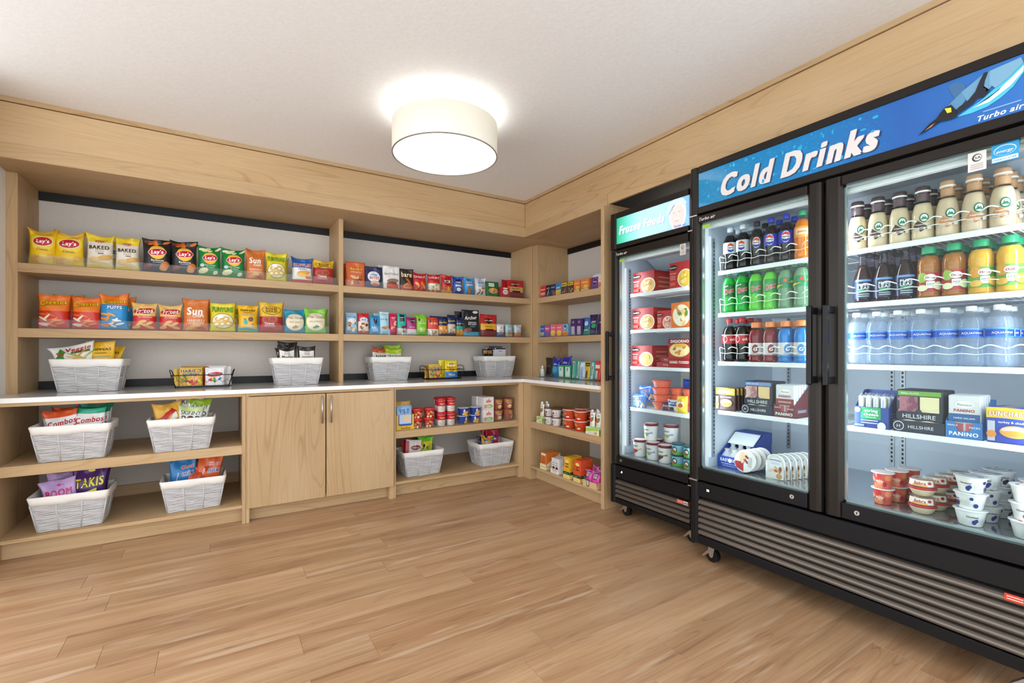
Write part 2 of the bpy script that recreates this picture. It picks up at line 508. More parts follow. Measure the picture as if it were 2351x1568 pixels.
# ------------------------------------------------------------------ lettering: one cached outline per character and weight
CHARS = "ABCDEFGHIJKLMNOPQRSTUVWXYZabcdefghijklmnopqrstuvwxyz0123456789'&-.!®"
GLYPH = {}
def _load_glyphs():
    todo = []
    for w, off in (('r', .0),):
        for c in CHARS:
            for s in (c, c + 'H'):
                cu = bpy.data.curves.new('glyph', 'FONT'); cu.body = s; cu.offset = off; cu.resolution_u = 3; cu.fill_mode = 'BOTH'
                o = bpy.data.objects.new('glyph', cu); COL.objects.link(o); todo.append((w, c, s, o))
    dg = bpy.context.evaluated_depsgraph_get()
    xm = {}; data = {}
    for w, c, s, o in todo:
        e = o.evaluated_get(dg); me = e.to_mesh()
        if len(s) == 1:
            data[(w, c)] = ([(v.co.x, v.co.y) for v in me.vertices], [tuple(p.vertices) for p in me.polygons])
            if c == 'H':
                xm[(w, 'Hmax')] = max(v.co.x for v in me.vertices)
        else:
            xm[(w, c)] = max(v.co.x for v in me.vertices)
        e.to_mesh_clear()
    # heavier weights: the same outline struck several times with tiny shifts
    for (w, c), (vs, fs) in data.items():
        adv = xm[(w, c)] - xm[(w, 'Hmax')]
        GLYPH[('r', c)] = ([(x, y, 0) for x, y in vs], fs, adv)
        for wt, sh, ex in (('b', ((-.016, 0), (.016, 0)), .03), ('h', ((-.034, .016), (.034, .016), (-.034, -.016), (.034, -.016), (0, .02)), .07),
                           ('x', ((-.06, .024), (-.02, .028), (.02, .028), (.06, .024), (-.06, -.024), (-.02, -.028), (.02, -.028), (.06, -.024)), .12),
                           ('o', tuple((.075 * math.cos(q * .7854), .075 * math.sin(q * .7854)) for q in range(8)), .07)):
            V, F = [], []
            for ki, (dx, dy) in enumerate(sh):
                o_ = len(V); V.extend((x + dx, y + dy, ki) for x, y in vs); F.extend(tuple(k + o_ for k in f) for f in fs)
            GLYPH[(wt, c)] = (V, F, adv + ex)
    for w, c, s, o in todo:
        cu = o.data; bpy.data.objects.remove(o); bpy.data.curves.remove(cu)
_load_glyphs()

def layout(s, w='b', track=0.0, shear=0.0):
    """string -> verts, faces, width, in em units with baseline at 0"""
    V, F, x = [], [], 0.0
    for c in s:
        if c == ' ':
            x += .30; continue
        g = GLYPH.get((w, c))
        if not g:
            x += .3; continue
        o = len(V)
        V.extend((vx + x + shear * vy, vy, kz) for vx, vy, kz in g[0]); F.extend(tuple(k + o for k in f) for f in g[1])
        x += g[2] + track
    return V, F, x - track

class Print:
    """flat printing laid on a surface S(a, b, lift): a in -1..1 across, b in 0..1 up; w, h its real size"""
    STEP = .0006
    def __init__(self, S, w, h, rough=.42, kind='film', emit=0.0):
        self.S, self.w, self.h, self.n, self.mb = S, w, h, 1, MB()
        self.rough, self.kind, self.emit = rough, kind, emit
    def m(self, c):
        return M(c, self.rough, kind=self.kind, emit=self.emit) if isinstance(c, str) else c
    def _put(self, pts, faces, col, layer=None):
        e = (self.n if layer is None else layer) * self.STEP
        self.mb.add([self.S(p[0], p[1], e + (p[2] * .00005 if len(p) > 2 else 0)) for p in pts], faces, self.m(col), True)
        if layer is None:
            self.n += 1
    def e(self, cx, cy, rx, ry, col, rot=0.0, n=20, rings=3, arc=None):
        """ellipse; rx, ry as fractions of the full width and height"""
        if max(rx, ry) > .15 and rings == 3:
            rings, n = 6, 28
        pts = [(0, 0)]; fs = []
        for r in range(1, rings + 1):
            for j in range(n):
                q = 2 * math.pi * j / n; pts.append((math.cos(q) * r / rings, math.sin(q) * r / rings))
        for j in range(n):
            fs.append((0, 1 + j, 1 + (j + 1) % n))
        for r in range(rings - 1):
            for j in range(n):
                fs.append((1 + r * n + j, 1 + (r + 1) * n + j, 1 + (r + 1) * n + (j + 1) % n, 1 + r * n + (j + 1) % n))
        c, s = math.cos(rot), math.sin(rot)
        X, Y = rx * self.w, ry * self.h
        P = [((p[0] * X * c - p[1] * Y * s), (p[0] * X * s + p[1] * Y * c)) for p in pts]
        self._put([(cx + 2 * x / self.w, cy + y / self.h) for x, y in P], fs, col)
    def r(self, x0, x1, y0, y1, col, nx=8, ny=4, wave=0.0, ph=0.0, slant=0.0):
        pts = []
        for j in range(ny + 1):
            for i in range(nx + 1):
                t = i / nx
                pts.append((x0 + (x1 - x0) * t, y0 + (y1 - y0) * j / ny + wave * math.sin(t * 5 + ph) + slant * (t - .5)))
        fs = [(j * (nx + 1) + i, j * (nx + 1) + i + 1, (j + 1) * (nx + 1) + i + 1, (j + 1) * (nx + 1) + i) for j in range(ny) for i in range(nx)]
        self._put(pts, fs, col)
    def p(self, pts, col, ctr=None, rings=3):
        """star-shaped polygon"""
        k = len(pts)
        if ctr is None:
            ctr = (sum(p[0] for p in pts) / k, sum(p[1] for p in pts) / k)
        P = [ctr]; fs = []
        for r in range(1, rings + 1):
            P += [(ctr[0] + (p[0] - ctr[0]) * r / rings, ctr[1] + (p[1] - ctr[1]) * r / rings) for p in pts]
        for j in range(k):
            fs.append((0, 1 + j, 1 + (j + 1) % k))
            for r in range(rings - 1):
                fs.append((1 + r * k + j, 1 + (r + 1) * k + j, 1 + (r + 1) * k + (j + 1) % k, 1 + r * k + (j + 1) % k))
        self._put(P, fs, col)
    def t(self, s, cx, cy, wid, col, w='b', shear=0.0, hs=1.0, rot=0.0, arc=0.0, edge=None, track=0.0, maxh=None):
        """text centred on (cx, cy); wid = share of the full width; edge = colour of an outline"""
        for wt, c in (((('o', edge),) if edge else ()) + ((w, col),)):
            V, F, tw = layout(s, w, track, shear)
            if wt == 'o':
                V2, F2, tw2 = layout(s, 'o', track + (.07 if w == 'h' else .03 if w == 'b' else 0) - .07, shear)
                base = tw; V, F = V2, F2
                dx0 = (tw2 - tw) / 2
            else:
                dx0 = 0
            k = wid * self.w / max(tw, .01)
            if maxh and .72 * k * hs > maxh * self.h:
                hs = maxh * self.h / (.72 * k)
            co, si = math.cos(rot), math.sin(rot)
            out = []
            for x, y, kz in V:
                X = (x - tw / 2 - dx0) * k; Y = (y - .36) * k * hs
                Y += arc * self.h * (1 - (2 * X / (wid * self.w)) ** 2)
                X, Y = X * co - Y * si, X * si + Y * co
                out.append((cx + 2 * X / self.w, cy + Y / self.h, kz))
            self._put(out, F, c)
    def lines(self, x0, x1, y0, y1, n, col, th=.35):
        """rows of tiny print"""
        for i in range(n):
            yy = y0 + (y1 - y0) * i / max(1, n - 1); d = (y1 - y0) / max(1, n - 1) * th / 2 if n > 1 else .01
            self.r(x0, x1, yy - d, yy + d, col, 5, 1); self.n -= 1
        self.n += 1
    def bits(self, n, x0, x1, y0, y1, rx, ry, cols, seed=1):
        """a scatter of food pieces"""
        rg = random.Random(seed)
        for i in range(n):
            self.e(rg.uniform(x0, x1), rg.uniform(y0, y1), rx * rg.uniform(.7, 1.2), ry * rg.uniform(.7, 1.2), cols[i % len(cols)], rg.uniform(0, 3.1), 10, 2)
            self.n -= .88
        self.n += .5
    def build(self, parent, name='front_print'):
        return self.mb.build(name, parent) if self.mb.f else None
# ------------------------------------------------------------------ glass-door merchandisers
def sign_material(name, stops, emit, drops=0.0):
    m, nt, b = newmat(name)
    tc = node(nt, 'ShaderNodeTexCoord'); sp = node(nt, 'ShaderNodeSeparateXYZ'); nt.links.new(tc.outputs['Generated'], sp.inputs[0])
    cr = node(nt, 'ShaderNodeValToRGB'); nt.links.new(sp.outputs[0], cr.inputs[0])
    while len(cr.color_ramp.elements) < len(stops):
        cr.color_ramp.elements.new(.5)
    for e, (p, c) in zip(cr.color_ramp.elements, stops):
        e.position = p; e.color = lin(c)
    col = cr.outputs[0]
    if drops:
        vo = node(nt, 'ShaderNodeTexVoronoi', i_Scale=62.0, i_Randomness=1.0); nt.links.new(tc.outputs['Object'], vo.inputs['Vector'])
        mr = node(nt, 'ShaderNodeMapRange', i_1=.12, i_2=.34, i_3=1.0, i_4=0.0); nt.links.new(vo.outputs['Distance'], mr.inputs['Value'])
        fd = node(nt, 'ShaderNodeMapRange', i_1=.45, i_2=.72, i_3=drops, i_4=0.0); nt.links.new(sp.outputs[0], fd.inputs['Value'])
        mu = node(nt, 'ShaderNodeMath', operation='MULTIPLY'); nt.links.new(mr.outputs[0], mu.inputs[0]); nt.links.new(fd.outputs[0], mu.inputs[1])
        mx = node(nt, 'ShaderNodeMix', data_type='RGBA'); mx.inputs[7].default_value = lin('1fb4dc')
        nt.links.new(mu.outputs[0], mx.inputs[0]); nt.links.new(col, mx.inputs[6]); col = mx.outputs[2]
    nt.links.new(col, b.inputs['Base Color']); b.inputs['Roughness'].default_value = .06
    if emit:
        nt.links.new(col, b.inputs['Emission Color']); b.inputs['Emission Strength'].default_value = emit
    return m

def stile(mb, x0, x1, z0, z1, side, m):
    """door stile with a rounded outer edge; side -1 = rounded on the left"""
    prof = [(0, .05), (0, .016), (.004, .007), (.011, .001), (.020, -.001), (x1 - x0 - .012, 0.0), (x1 - x0 - .006, .006), (x1 - x0, .012), (x1 - x0, .05)]
    pts = [(x0 + p, y) for p, y in prof] if side < 0 else [(x1 - p, y) for p, y in prof][::-1]
    mb.prism(pts, z0, z1, m)

def caster(u, x, y):
    mb = MB()
    mb.lathe([(.026, .083), (.026, .100), (.020, .100)], STEEL, 16, x, y)
    for s in (-1, 1):
        pts = [(-.018, .085), (.022, .085), (.012, .030), (.000, .022), (-.010, .032)]
        vs = [(x + px * 1.0 + .006, y + s * .016, pz) for px, pz in pts] + [(x + px + .006, y + s * .019, pz) for px, pz in pts]
        k = len(pts)
        mb.add(vs, [tuple(range(k)), tuple(range(k, 2 * k))[::-1]] + [(i, (i + 1) % k, k + (i + 1) % k, k + i) for i in range(k)], STEEL)
    c = mb.build('caster', u)
    mw = MB()
    n = 18; r = .034
    for (ra, ya, m) in ((r, .013, BLACKM),):
        vs = [(x + .008 + r * math.cos(2 * math.pi * j / n), y + sy, .034 + r * math.sin(2 * math.pi * j / n)) for sy in (-ya, ya) for j in range(n)]
        mw.add(vs, [tuple(range(n))[::-1], tuple(range(n, 2 * n))] + [(j, (j + 1) % n, n + (j + 1) % n, n + j) for j in range(n)], m)
    mw.build('wheel', c, fix=True)
    # brake pedal
    mp = MB(); mp.prism([(x - .012, .060), (x - .052, .018), (x - .046, .012), (x + .002, .050)], y - .014, y + .014, STEEL, axis=1)
    mp.build('brake_pedal', c, fix=True)

SHELF_MESH = {}
def wire_shelf(w, dep):
    k = (round(w, 3), round(dep, 3))
    if k not in SHELF_MESH:
        mb = MB()
        n = int(w / .021)
        for i in range(n + 1):
            x = w * i / n
            mb.tube([(x, 0.004, -.006), (x, dep, -.006)], .0022, WIREW, 5)
        for y in (.004, dep * .5, dep):
            mb.tube([(0, y, -.011), (w, y, -.011)], .0032, WIREW, 6)
        mb.bbox(-.004, w + .004, -.006, .0015, -.019, .002, WIREW, .001)
        SHELF_MESH[k] = mb.mesh('wire_shelf')
    return SHELF_MESH[k]

def standards(u, x, y, z0, z1, side):
    """slotted shelf standard: side 'w' lies on the left/right wall (normal x), 'b' on the back wall"""
    mb = MB()
    if side == 'b':
        mb.box(x - .010, x + .010, y - .006, y, z0, z1, M('aeb4bb', .35, .6, kind='metal'))
    else:
        mb.box(x, x + .006 * side, y - .010, y + .010, z0, z1, M('aeb4bb', .35, .6, kind='metal'))
    o = mb.build('shelf_standard', u)
    ms = MB(); z = z0 + .02
    dk = M('2b3138', .6, kind='metal')
    while z < z1 - .02:
        if side == 'b':
            ms.box(x - .004, x + .004, y - .0068, y - .0062, z, z + .012, dk)
        else:
            xx = x + .0064 * side
            ms.box(min(xx, x + .0068 * side), max(xx, x + .0068 * side), y - .004, y + .004, z, z + .012, dk)
        z += .021
    ms.build('slots', o)

def fridge(label, xf, yl, W, doors, zd, zg, zh, zs, zfl, shelves, zb, slats, guard, group=None, depth=.80):
    u = thing('glass_door_refrigerator' if len(doors) == 2 else 'glass_door_freezer', label, 'refrigerator' if len(doors) == 2 else 'freezer', (xf, yl, 0), R(-90))
    T = .036
    yb = depth - .05
    top = zh[1]
    # outer cabinet and white liner
    mb = MB()
    mb.bbox(0, .012, .052, depth, zb, top, BLACKM, .002); mb.bbox(W - .012, W, .052, depth, zb, top, BLACKM, .002)
    mb.box(.012, W - .012, depth - .012, depth, zb, top, BLACKM)
    mb.box(.012, W - .012, .052, depth - .012, top - .012, top, BLACKM)
    mb.box(.012, W - .012, .052, depth - .012, zb, zb + .012, BLACKM)
    mb.build('cabinet_shell', u)
    ml = MB()
    LI = M('cdd7e4', .5, kind='liner')
    ml.box(.013, T, .054, yb, zfl - .02, zg[1] + .03, LI); ml.box(W - T, W - .013, .054, yb, zfl - .02, zg[1] + .03, LI)
    ml.box(T, W - T, yb - .02, yb, zfl - .02, zg[1] + .03, LI)
    ml.box(T, W - T, .054, yb - .02, zg[1] + .018, zg[1] + .03, LI)
    # white jambs round the opening
    ml.bbox(T, T + .022, .056, .085, zfl, zg[1] + .018, WHITEP, .003); ml.bbox(W - T - .022, W - T, .056, .085, zfl, zg[1] + .018, WHITEP, .003)
    ml.bbox(T + .022, W - T - .022, .056, .085, zg[1] - .022, zg[1] + .018, WHITEP, .003)
    ml.build('liner', u)
    MB().box(T, W - T, .056, yb - .02, zfl - .02, zfl, M('b9bfc6', .10, .75, kind='metal')).build('cabinet_floor', u)
    # fan housing under the liner top
    mf = MB(); mf.prism([(.30, zg[1] + .017), (yb - .03, zg[1] + .017), (yb - .03, zg[1] - .06), (.42, zg[1] - .055)], T + .02, W - T - .02, LI, axis=0)
    fh = mf.build('fan_housing', u, fix=True)
    if len(doors) == 2:
        mm = MB(); mx = (doors[0][1] + doors[1][0]) / 2
        mm.bbox(mx - .02, mx + .02, .056, .08, zfl, zg[1] + .018, WHITEP, .003); mm.build('mullion', u)
    # shelves
    for (sx0, sx1) in [(d[4], d[5]) for d in doors]:
        for i, z in enumerate(shelves):
            s = obj('shelf', wire_shelf(sx1 - sx0, .50), u, (sx0, .12, z))
            if guard and i < 3:
                mg = MB(); w = sx1 - sx0; n = 84; pit = .0735
                for hz, amp, yy, rr in ((.072, .006, .004, .0024), (.046, .002, .002, .0018)):
                    pts = []
                    for k in range(n + 1):
                        x = .006 + (w - .012) * k / n
                        q = 2 * math.pi * x / pit
                        pts.append((x, yy - .008 * math.cos(q) * (1 if amp > .003 else .5), hz + amp * math.cos(q)))
                    mg.tube(pts, rr, WIREW, 6)
                for x in (.006, w - .006):
                    mg.tube([(x, .004, 0), (x, -.004, .075)], .0022, WIREW, 6)
                mg.build('bottle_guard', s)
    # shelf standards
    for x, sd in ((T, 1), (W - T, -1)):
        standards(u, x, .15, zfl + .05, zg[1] - .06, sd)
    bx = [T + .10, W - T - .10] if len(doors) == 1 else [T + .10, W / 2 - .022, W / 2 + .022, W - T - .10]
    for x in bx:
        standards(u, x, yb - .02, zfl + .05, zg[1] - .06, 'b')
    if len(doors) == 1:      # evaporator tubing on the freezer's back wall
        me_ = MB()
        for k in range(9):
            x = T + .06 + k * .068
            me_.tube([(x, yb - .024, zfl + .18), (x, yb - .024, zg[1] - .10)], .0025, M('8d969e', .35, .5, kind='metal'), 5)
        me_.build('back_tubing', u)
    # doors
    for i, (dx0, dx1, gx0, gx1, sx0, sx1) in enumerate(doors):
        mb = MB()
        stile(mb, dx0, gx0, zd[0], zd[1], -1, BRONZE); stile(mb, gx1, dx1, zd[0], zd[1], 1, BRONZE)
        mb.bbox(gx0, gx1, 0.001, .05, zg[1], zd[1], BRONZE, .002); mb.bbox(gx0, gx1, .001, .05, zd[0], zg[0], BLACKM, .002)
        fr = mb.build('door', u, fix=True)
        g = MB(); g.box(gx0 - .004, gx1 + .004, .020, .025, zg[0] - .004, zg[1] + .004, GLASS); g.build('glass_pane', fr)
        ge = MB()   # bright spacer bar round the double glazing
        sp = M('b8c4c6', .25, .6, kind='metal')
        ge.box(gx0, gx0 + .006, .027, .042, zg[0], zg[1], sp); ge.box(gx1 - .006, gx1, .027, .042, zg[0], zg[1], sp)
        ge.box(gx0, gx1, .027, .042, zg[0], zg[0] + .007, sp); ge.box(gx0, gx1, .027, .042, zg[1] - .007, zg[1], sp)
        ge.build('glazing_spacer', fr)
        left_hung = (i == 0 and len(doors) == 2)
        hx = (gx1 + dx1) / 2 + .008 if left_hung else (dx0 + gx0) / 2
        hz0, hz1 = (.965, 1.292) if len(doors) == 2 else (.905, 1.237)
        mh = MB(); mh.bbox(hx - .010, hx + .010, -.066, -.046, hz0, hz1, BLACKG, .004)
        for z in (hz0 + .006, hz1 - .034):
            mh.bbox(hx - .009, hx + .009, -.048, .002, z, z + .028, BLACKM, .003)
        mh.build('handle', fr)
        lx = (gx1 - .06) if left_hung else gx0 + .055
        if len(doors) == 1:
            lx = gx0 + .045
        mk = MB()
        n = 16
        vs = [(lx + .0095 * math.cos(2 * math.pi * j / n), yy, (zd[0] + zg[0]) / 2 + .004 + .0095 * math.sin(2 * math.pi * j / n)) for yy in (-.004, .002) for j in range(n)]
        mk.add(vs, [tuple(range(n)), tuple(range(n, 2 * n))[::-1]] + [(j, n + j, n + (j + 1) % n, (j + 1) % n) for j in range(n)], STEEL)
        mk.box(lx - .0015, lx + .0015, -.0045, -.0039, (zd[0] + zg[0]) / 2 - .001, (zd[0] + zg[0]) / 2 + .009, BLACKM)
        mk.build('lock', fr)
        # chrome hinge plates
        ex = dx0 if left_hung else dx1
        for z in (zd[0] - .004, zd[1] + .003):
            mhg = MB(); a, b_ = (ex - .004, ex + .045) if left_hung else (ex - .045, ex + .004)
            mhg.bbox(a, b_, -.012, .04, z - .004, z + .004, STEEL, .002); mhg.build('hinge', u)
        if left_hung or len(doors) == 1:
            # green energy sticker and lettering at the door's top left corner
            def SD(a, b, e, x0=dx0, x1=dx1, z0=zg[1], z1=zd[1]):
                return (x0 + (a + 1) / 2 * (x1 - x0), .0 - e, z0 + b * (z1 - z0))
            P = Print(SD, dx1 - dx0, zd[1] - zg[1], kind='ink'); P.t('Turbo air', -1 + .30, .45, .15, 'e9e4df', 'b', .3); P.build(fr, 'door_lettering')
            part('green_sticker', fr, M('9dc63c', .5, kind='paper'), (gx0 + .012, gx0 + .055, .0185, .0195, zg[1] - .03, zg[1] - .012))
        if not left_hung:
            # certification sticker on the glass
            q = gx1 - .10 if len(doors) == 2 else gx1 - .05
            wv = .045 if len(doors) == 2 else .040
            st = part('certification_sticker', fr, M('e4e0dc', .5, kind='paper'), (q - wv / 2 - .04 * (len(doors) == 2), q + wv / 2 - .04 * (len(doors) == 2), .0185, .0195, zg[1] - .068, zg[1] - .004))
            x0_, x1_ = q - wv / 2 - .04 * (len(doors) == 2), q + wv / 2 - .04 * (len(doors) == 2)
            SS = lambda a, b, e, x0=x0_, x1=x1_: (x0 + (a + 1) / 2 * (x1 - x0), .0184 - e, zg[1] - .068 + b * .064)
            P = Print(SS, x1_ - x0_, .064, kind='ink'); P.e(0, .68, .27, .20, '2a2a2c'); P.e(.08, .68, .21, .15, 'e4e0dc'); P.t('SA', .10, .68, .34, '2a2a2c'); P.lines(-.7, .7, .12, .34, 3, 'b4afaa'); P.build(st, 'printing')
            if len(doors) == 2:
                st2 = part('energy_sticker', fr, M('2f9fd8', .5, kind='paper'), (x1_ + .012, x1_ + .075, .0185, .0195, zg[1] - .058, zg[1] + .0))
                SE = lambda a, b, e: (x1_ + .012 + (a + 1) / 2 * .063, .0184 - e, zg[1] - .058 + b * .058)
                P = Print(SE, .063, .058, kind='ink'); P.r(-.94, .94, .04, .27, 'e8f3fa'); P.t('ENERGY STAR', 0, .15, .85, '2f9fd8', 'b'); P.e(0, .62, .42, .30, 'bfe2f4'); P.e(0, .60, .38, .26, '2f9fd8'); P.t('energy', -.05, .58, .62, 'f4fafd', 'b', .5); P.build(st2, 'printing')
    # header with the sign
    mb = MB()
    sx0, sx1 = (doors[0][2] - .002, doors[-1][3] + .002)
    stile(mb, 0.0, sx0, zh[0], zh[1], -1, BRONZE); stile(mb, sx1, W, zh[0], zh[1], 1, BRONZE)
    mb.bbox(sx0, sx1, 0, .05, zs[1], zh[1], BRONZE, .002); mb.bbox(sx0, sx1, 0, .05, zh[0], zs[0], BRONZE, .002)
    mb.box(.012, W - .012, .05, .06, zd[1] - .02, zh[1] - .014, BLACKM)
    hd = mb.build('header', u, fix=True)
    if len(doors) == 1:
        sm = sign_material('backlit_sign', [(0, '0ea67c'), (.14, '5cc8b6'), (.36, 'a9d3e4'), (.7, 'a8cde6'), (1, '7fb0e0')], .72)
    else:
        sm = sign_material('printed_sign', [(0, '0c84ba'), (.45, '0d7cbe'), (.72, '2460b0'), (1, '2f74c4')], 0, .5)
    part('sign_panel', hd, sm, (sx0, sx1, .006, .012, zs[0], zs[1]))
    SG = lambda a, b, e: (sx0 + (a + 1) / 2 * (sx1 - sx0), .006 - e, zs[0] + b * (zs[1] - zs[0]))
    na = lambda x: (x - sx0) / (sx1 - sx0) * 2 - 1
    nb = lambda z: (z - zs[0]) / (zs[1] - zs[0])
    if len(doors) == 1:
        P = Print(SG, sx1 - sx0, zs[1] - zs[0], kind='sign_ink', emit=.6)
        # smiling face in pale blue tones
        P.e(na(.555), nb(1.905), .105, .56, 'dfe9ef'); P.e(na(.553), nb(1.892), .082, .46, 'dccbc6')
        P.p([(na(.475), nb(1.93)), (na(.49), nb(1.975)), (na(.53), nb(1.995)), (na(.59), nb(1.99)), (na(.62), nb(1.955)), (na(.60), nb(1.94)), (na(.56), nb(1.962)), (na(.51), nb(1.95)), (na(.487), nb(1.90))], 'c3dbe9', (na(.55), nb(1.975)))
        for x in (.530, .572):
            P.e(na(x), nb(1.914), .013, .018, '9fb0c4')
        P.e(na(.552), nb(1.892), .010, .04, 'dcc8c6'); P.e(na(.552), nb(1.868), .026, .045, 'cfa9ab', 0); P.e(na(.552), nb(1.874), .028, .04, 'e9dcd8')
        P.t('Frozen Foods', na(.278), nb(1.905), .66, '7fa4b9', 'x', .28, 1.35); P.t('Frozen Foods', na(.276), nb(1.907), .66, 'ffffff', 'x', .28, 1.35)
        P.t('Turbo air', na(.574), nb(1.832), .15, '3f7fd0', 'h', .3)
        P.build(hd, 'sign_print')
    else:
        mk = lambda lift: Print(lambda a, b, e: SG(a, b, e + lift), sx1 - sx0, zs[1] - zs[0], .12, kind='sign_ink')
        P = mk(0)
        rg = random.Random(5)
        for k in range(34):
            P.e(rg.uniform(-.92, .30), rg.uniform(.06, .94), rg.uniform(.003, .009), rg.uniform(.02, .055), '2aa9dd', n=10, rings=1)
            P.n -= .9
        P.build(hd, 'droplet_print')['kind'] = 'stuff'
        P = mk(.0008)
        for nm, pts, c in PENGUIN:
            P.p([(na(x), nb(z)) for x, z in pts], c)
        P.build(hd, 'penguin_print')
        P = mk(.0008)
        P.t('Cold Drinks', na(.518), nb(1.928), .56, '2c3f63', 'x', .30, 1.30); P.t('Cold Drinks', na(.512), nb(1.932), .56, 'e2dcda', 'x', .30, 1.30)
        P.build(hd, 'sign_lettering')
        P = mk(.0008)
        P.t('Turbo air', na(1.172), nb(1.874), .09, 'eef1f4', 'h', .30); P.lines(na(1.135), na(1.222), nb(1.892), nb(1.894), 1, '8fb6e4')
        P.build(hd, 'maker_lettering')
    # kick plate, controls and grille
    zk0, zk1 = slats[0] + .028, zd[0] - .012
    mb = MB(); stile(mb, 0.0, .05, zb, zk1, -1, BLACKM); stile(mb, W - .05, W, zb, zk1, 1, BLACKM)
    mb.bbox(.05, W - .05, .004, .05, zk0, zk1, BLACKM, .003); mb.bbox(.05, W - .05, .004, .05, zb, slats[-1] - .018, BLACKM, .003)
    mb.box(.05, W - .05, .040, .052, zb, zk1, M('08080a', .6, kind='powder_coat'))
    kk = mb.build('kick_plate', u, fix=True)
    dz = (zk0 + zk1) / 2 + .006
    part('display_window', kk, M('060708', .1, kind='plastic'), (.085, .125, .002, .0045, dz - .009, dz + .009))
    SDp = lambda a, b, e: (.085 + (a + 1) * .02, .0019 - e, dz - .009 + b * .018)
    P = Print(SDp, .04, .018, kind='led', emit=4.0); P.t('-8' if len(doors) == 1 else '38', .25, .5, .42, 'dff1ff'); P.build(kk, 'display_digits')
    for z in slats:
        ms = MB(); ms.prism([(.004, z - .010), (.002, z - .003), (.004, z + .004), (.010, z + .010), (.020, z + .013), (.034, z + .014), (.034, z + .009), (.020, z + .004), (.014, z - .010)], .052, W - .052, M('6a625b', .30, .55, kind='powder_coat'), axis=0)
        ms.build('grille_slat', u, fix=True)
    rs = part('service_sticker', u, M('d8402c', .5, kind='paper'), (W - .05 - .085, W - .058, .000, .0018, slats[0] - .004, slats[0] + .018))
    SR = lambda a, b, e: (W - .135 + (a + 1) / 2 * .077, -.0001 - e, slats[0] - .004 + b * .022)
    P = Print(SR, .077, .022, kind='ink'); P.r(.2, .95, .1, .9, 'eae4e0'); P.r(.25, .9, .3, .6, '55585e'); P.lines(-.85, .1, .35, .7, 2, 'f2d9d2'); P.build(rs, 'printing')
    for x in (.085, W - .085):
        caster(u, x, .072); caster(u, x, depth - .1)
    # LED strips behind the stiles
    xs = [(T + .026, 1), (W - T - .026, -1)] if len(doors) == 1 else [(T + .026, 1), (W - T - .026, -1), (W / 2 - .024, -1), (W / 2 + .024, 1)]
    for x, s in xs:
        part('led_strip', u, LEDM, (x - .014, x + .004, .087, .092, zfl + .06, zg[1] - .06))
        ld = bpy.data.lights.new('led_light', 'AREA'); ld.shape = 'RECTANGLE'; ld.size = .03; ld.size_y = zg[1] - zfl - .15; ld.energy = LED_W; ld.color = (.84, .92, 1.0)
        ld.spread = R(170)
        lo = bpy.data.objects.new('led_light', ld); COL.objects.link(lo); lo.parent = u
        lo.location = (x + .012 * s, .098, (zfl + zg[1]) / 2)
        dv = Vector((s * .75, .66, 0)).normalized()
        lo.rotation_euler = dv.to_track_quat('-Z', 'Y').to_euler()
    return u

LED_W = 2.1
PENGUIN = [
    ('wing', [(1.047, 2.014), (1.06, 2.023), (1.077, 2.018), (1.091, 2.003), (1.093, 1.988), (1.08, 1.979), (1.067, 1.963), (1.06, 1.979)], '3f6f9c'),
    ('belly', [(1.071, 1.902), (1.093, 1.913), (1.128, 1.931), (1.155, 1.951), (1.191, 1.978), (1.227, 2.007), (1.229, 1.979), (1.204, 1.942), (1.175, 1.919), (1.145, 1.905), (1.107, 1.9)], '4fc3e6'),
    ('belly', [(1.110, 1.915), (1.15, 1.932), (1.20, 1.972), (1.228, 1.998), (1.226, 1.980), (1.198, 1.948), (1.15, 1.918)], 'd9f1f8'),
    ('back', [(1.042, 1.945), (1.06, 1.962), (1.082, 1.981), (1.096, 1.955), (1.075, 1.925)], '5b8fb4'),
    ('back', [(1.082, 1.981), (1.114, 2.001), (1.135, 2.015), (1.152, 2.018), (1.165, 1.975), (1.135, 1.945), (1.096, 1.945)], '6a9cbf'),
    ('back', [(1.152, 2.018), (1.222, 2.025), (1.227, 2.007), (1.197, 1.977), (1.165, 1.956), (1.150, 1.975)], '79aac8'),
    ('black', [(1.066, 1.908), (1.073, 1.931), (1.1, 1.946), (1.119, 1.969), (1.132, 1.955), (1.111, 1.929), (1.086, 1.917)], '1d2430'),
    ('black', [(1.117, 1.966), (1.128, 1.997), (1.138, 2.018), (1.148, 2.017), (1.14, 1.991), (1.137, 1.97), (1.152, 1.955), (1.138, 1.938), (1.120, 1.942)], '1d2430'),
    ('beak', [(0.966, 1.877), (0.999, 1.908), (1.021, 1.92), (1.028, 1.904), (1.003, 1.892)], '16181c'),
    ('beak', [(0.985, 1.888), (1.003, 1.900), (1.015, 1.905), (1.003, 1.894)], 'c9805a'),
    ('head', [(1.013, 1.91), (1.026, 1.93), (1.04, 1.946), (1.057, 1.949), (1.071, 1.923), (1.071, 1.901), (1.053, 1.899), (1.03, 1.903)], '1b1d22'),
    ('yellow', [(1.04, 1.943), (1.057, 1.939), (1.058, 1.923), (1.047, 1.924)], 'f0dc4a'),
]
FRZ = fridge('black single door freezer with backlit teal sign beside the oak end panel', -.06, -1.135, .69,
             [(.008, .682, .063, .632, .085, .605)], (.350, 1.778), (.403, 1.730), (1.790, 2.030), (1.820, 1.993), .400,
             [1.490, 1.245, 1.000, .722], .085, [.228, .197, .166, .135], False)
FRG = fridge('wide black two door drinks refrigerator under the oak fascia', -.19, -1.875, 1.32,
             [(.008, .648, .055, .590, .095, .640), (.656, 1.312, .722, 1.257, .685, 1.225)], (.432, 1.812), (.495, 1.775), (1.824, 2.070), (1.857, 2.035), .480,
             [1.525, 1.303, 1.048, .790], .097, [.315, .2835, .252, .2205, .189, .157], True)
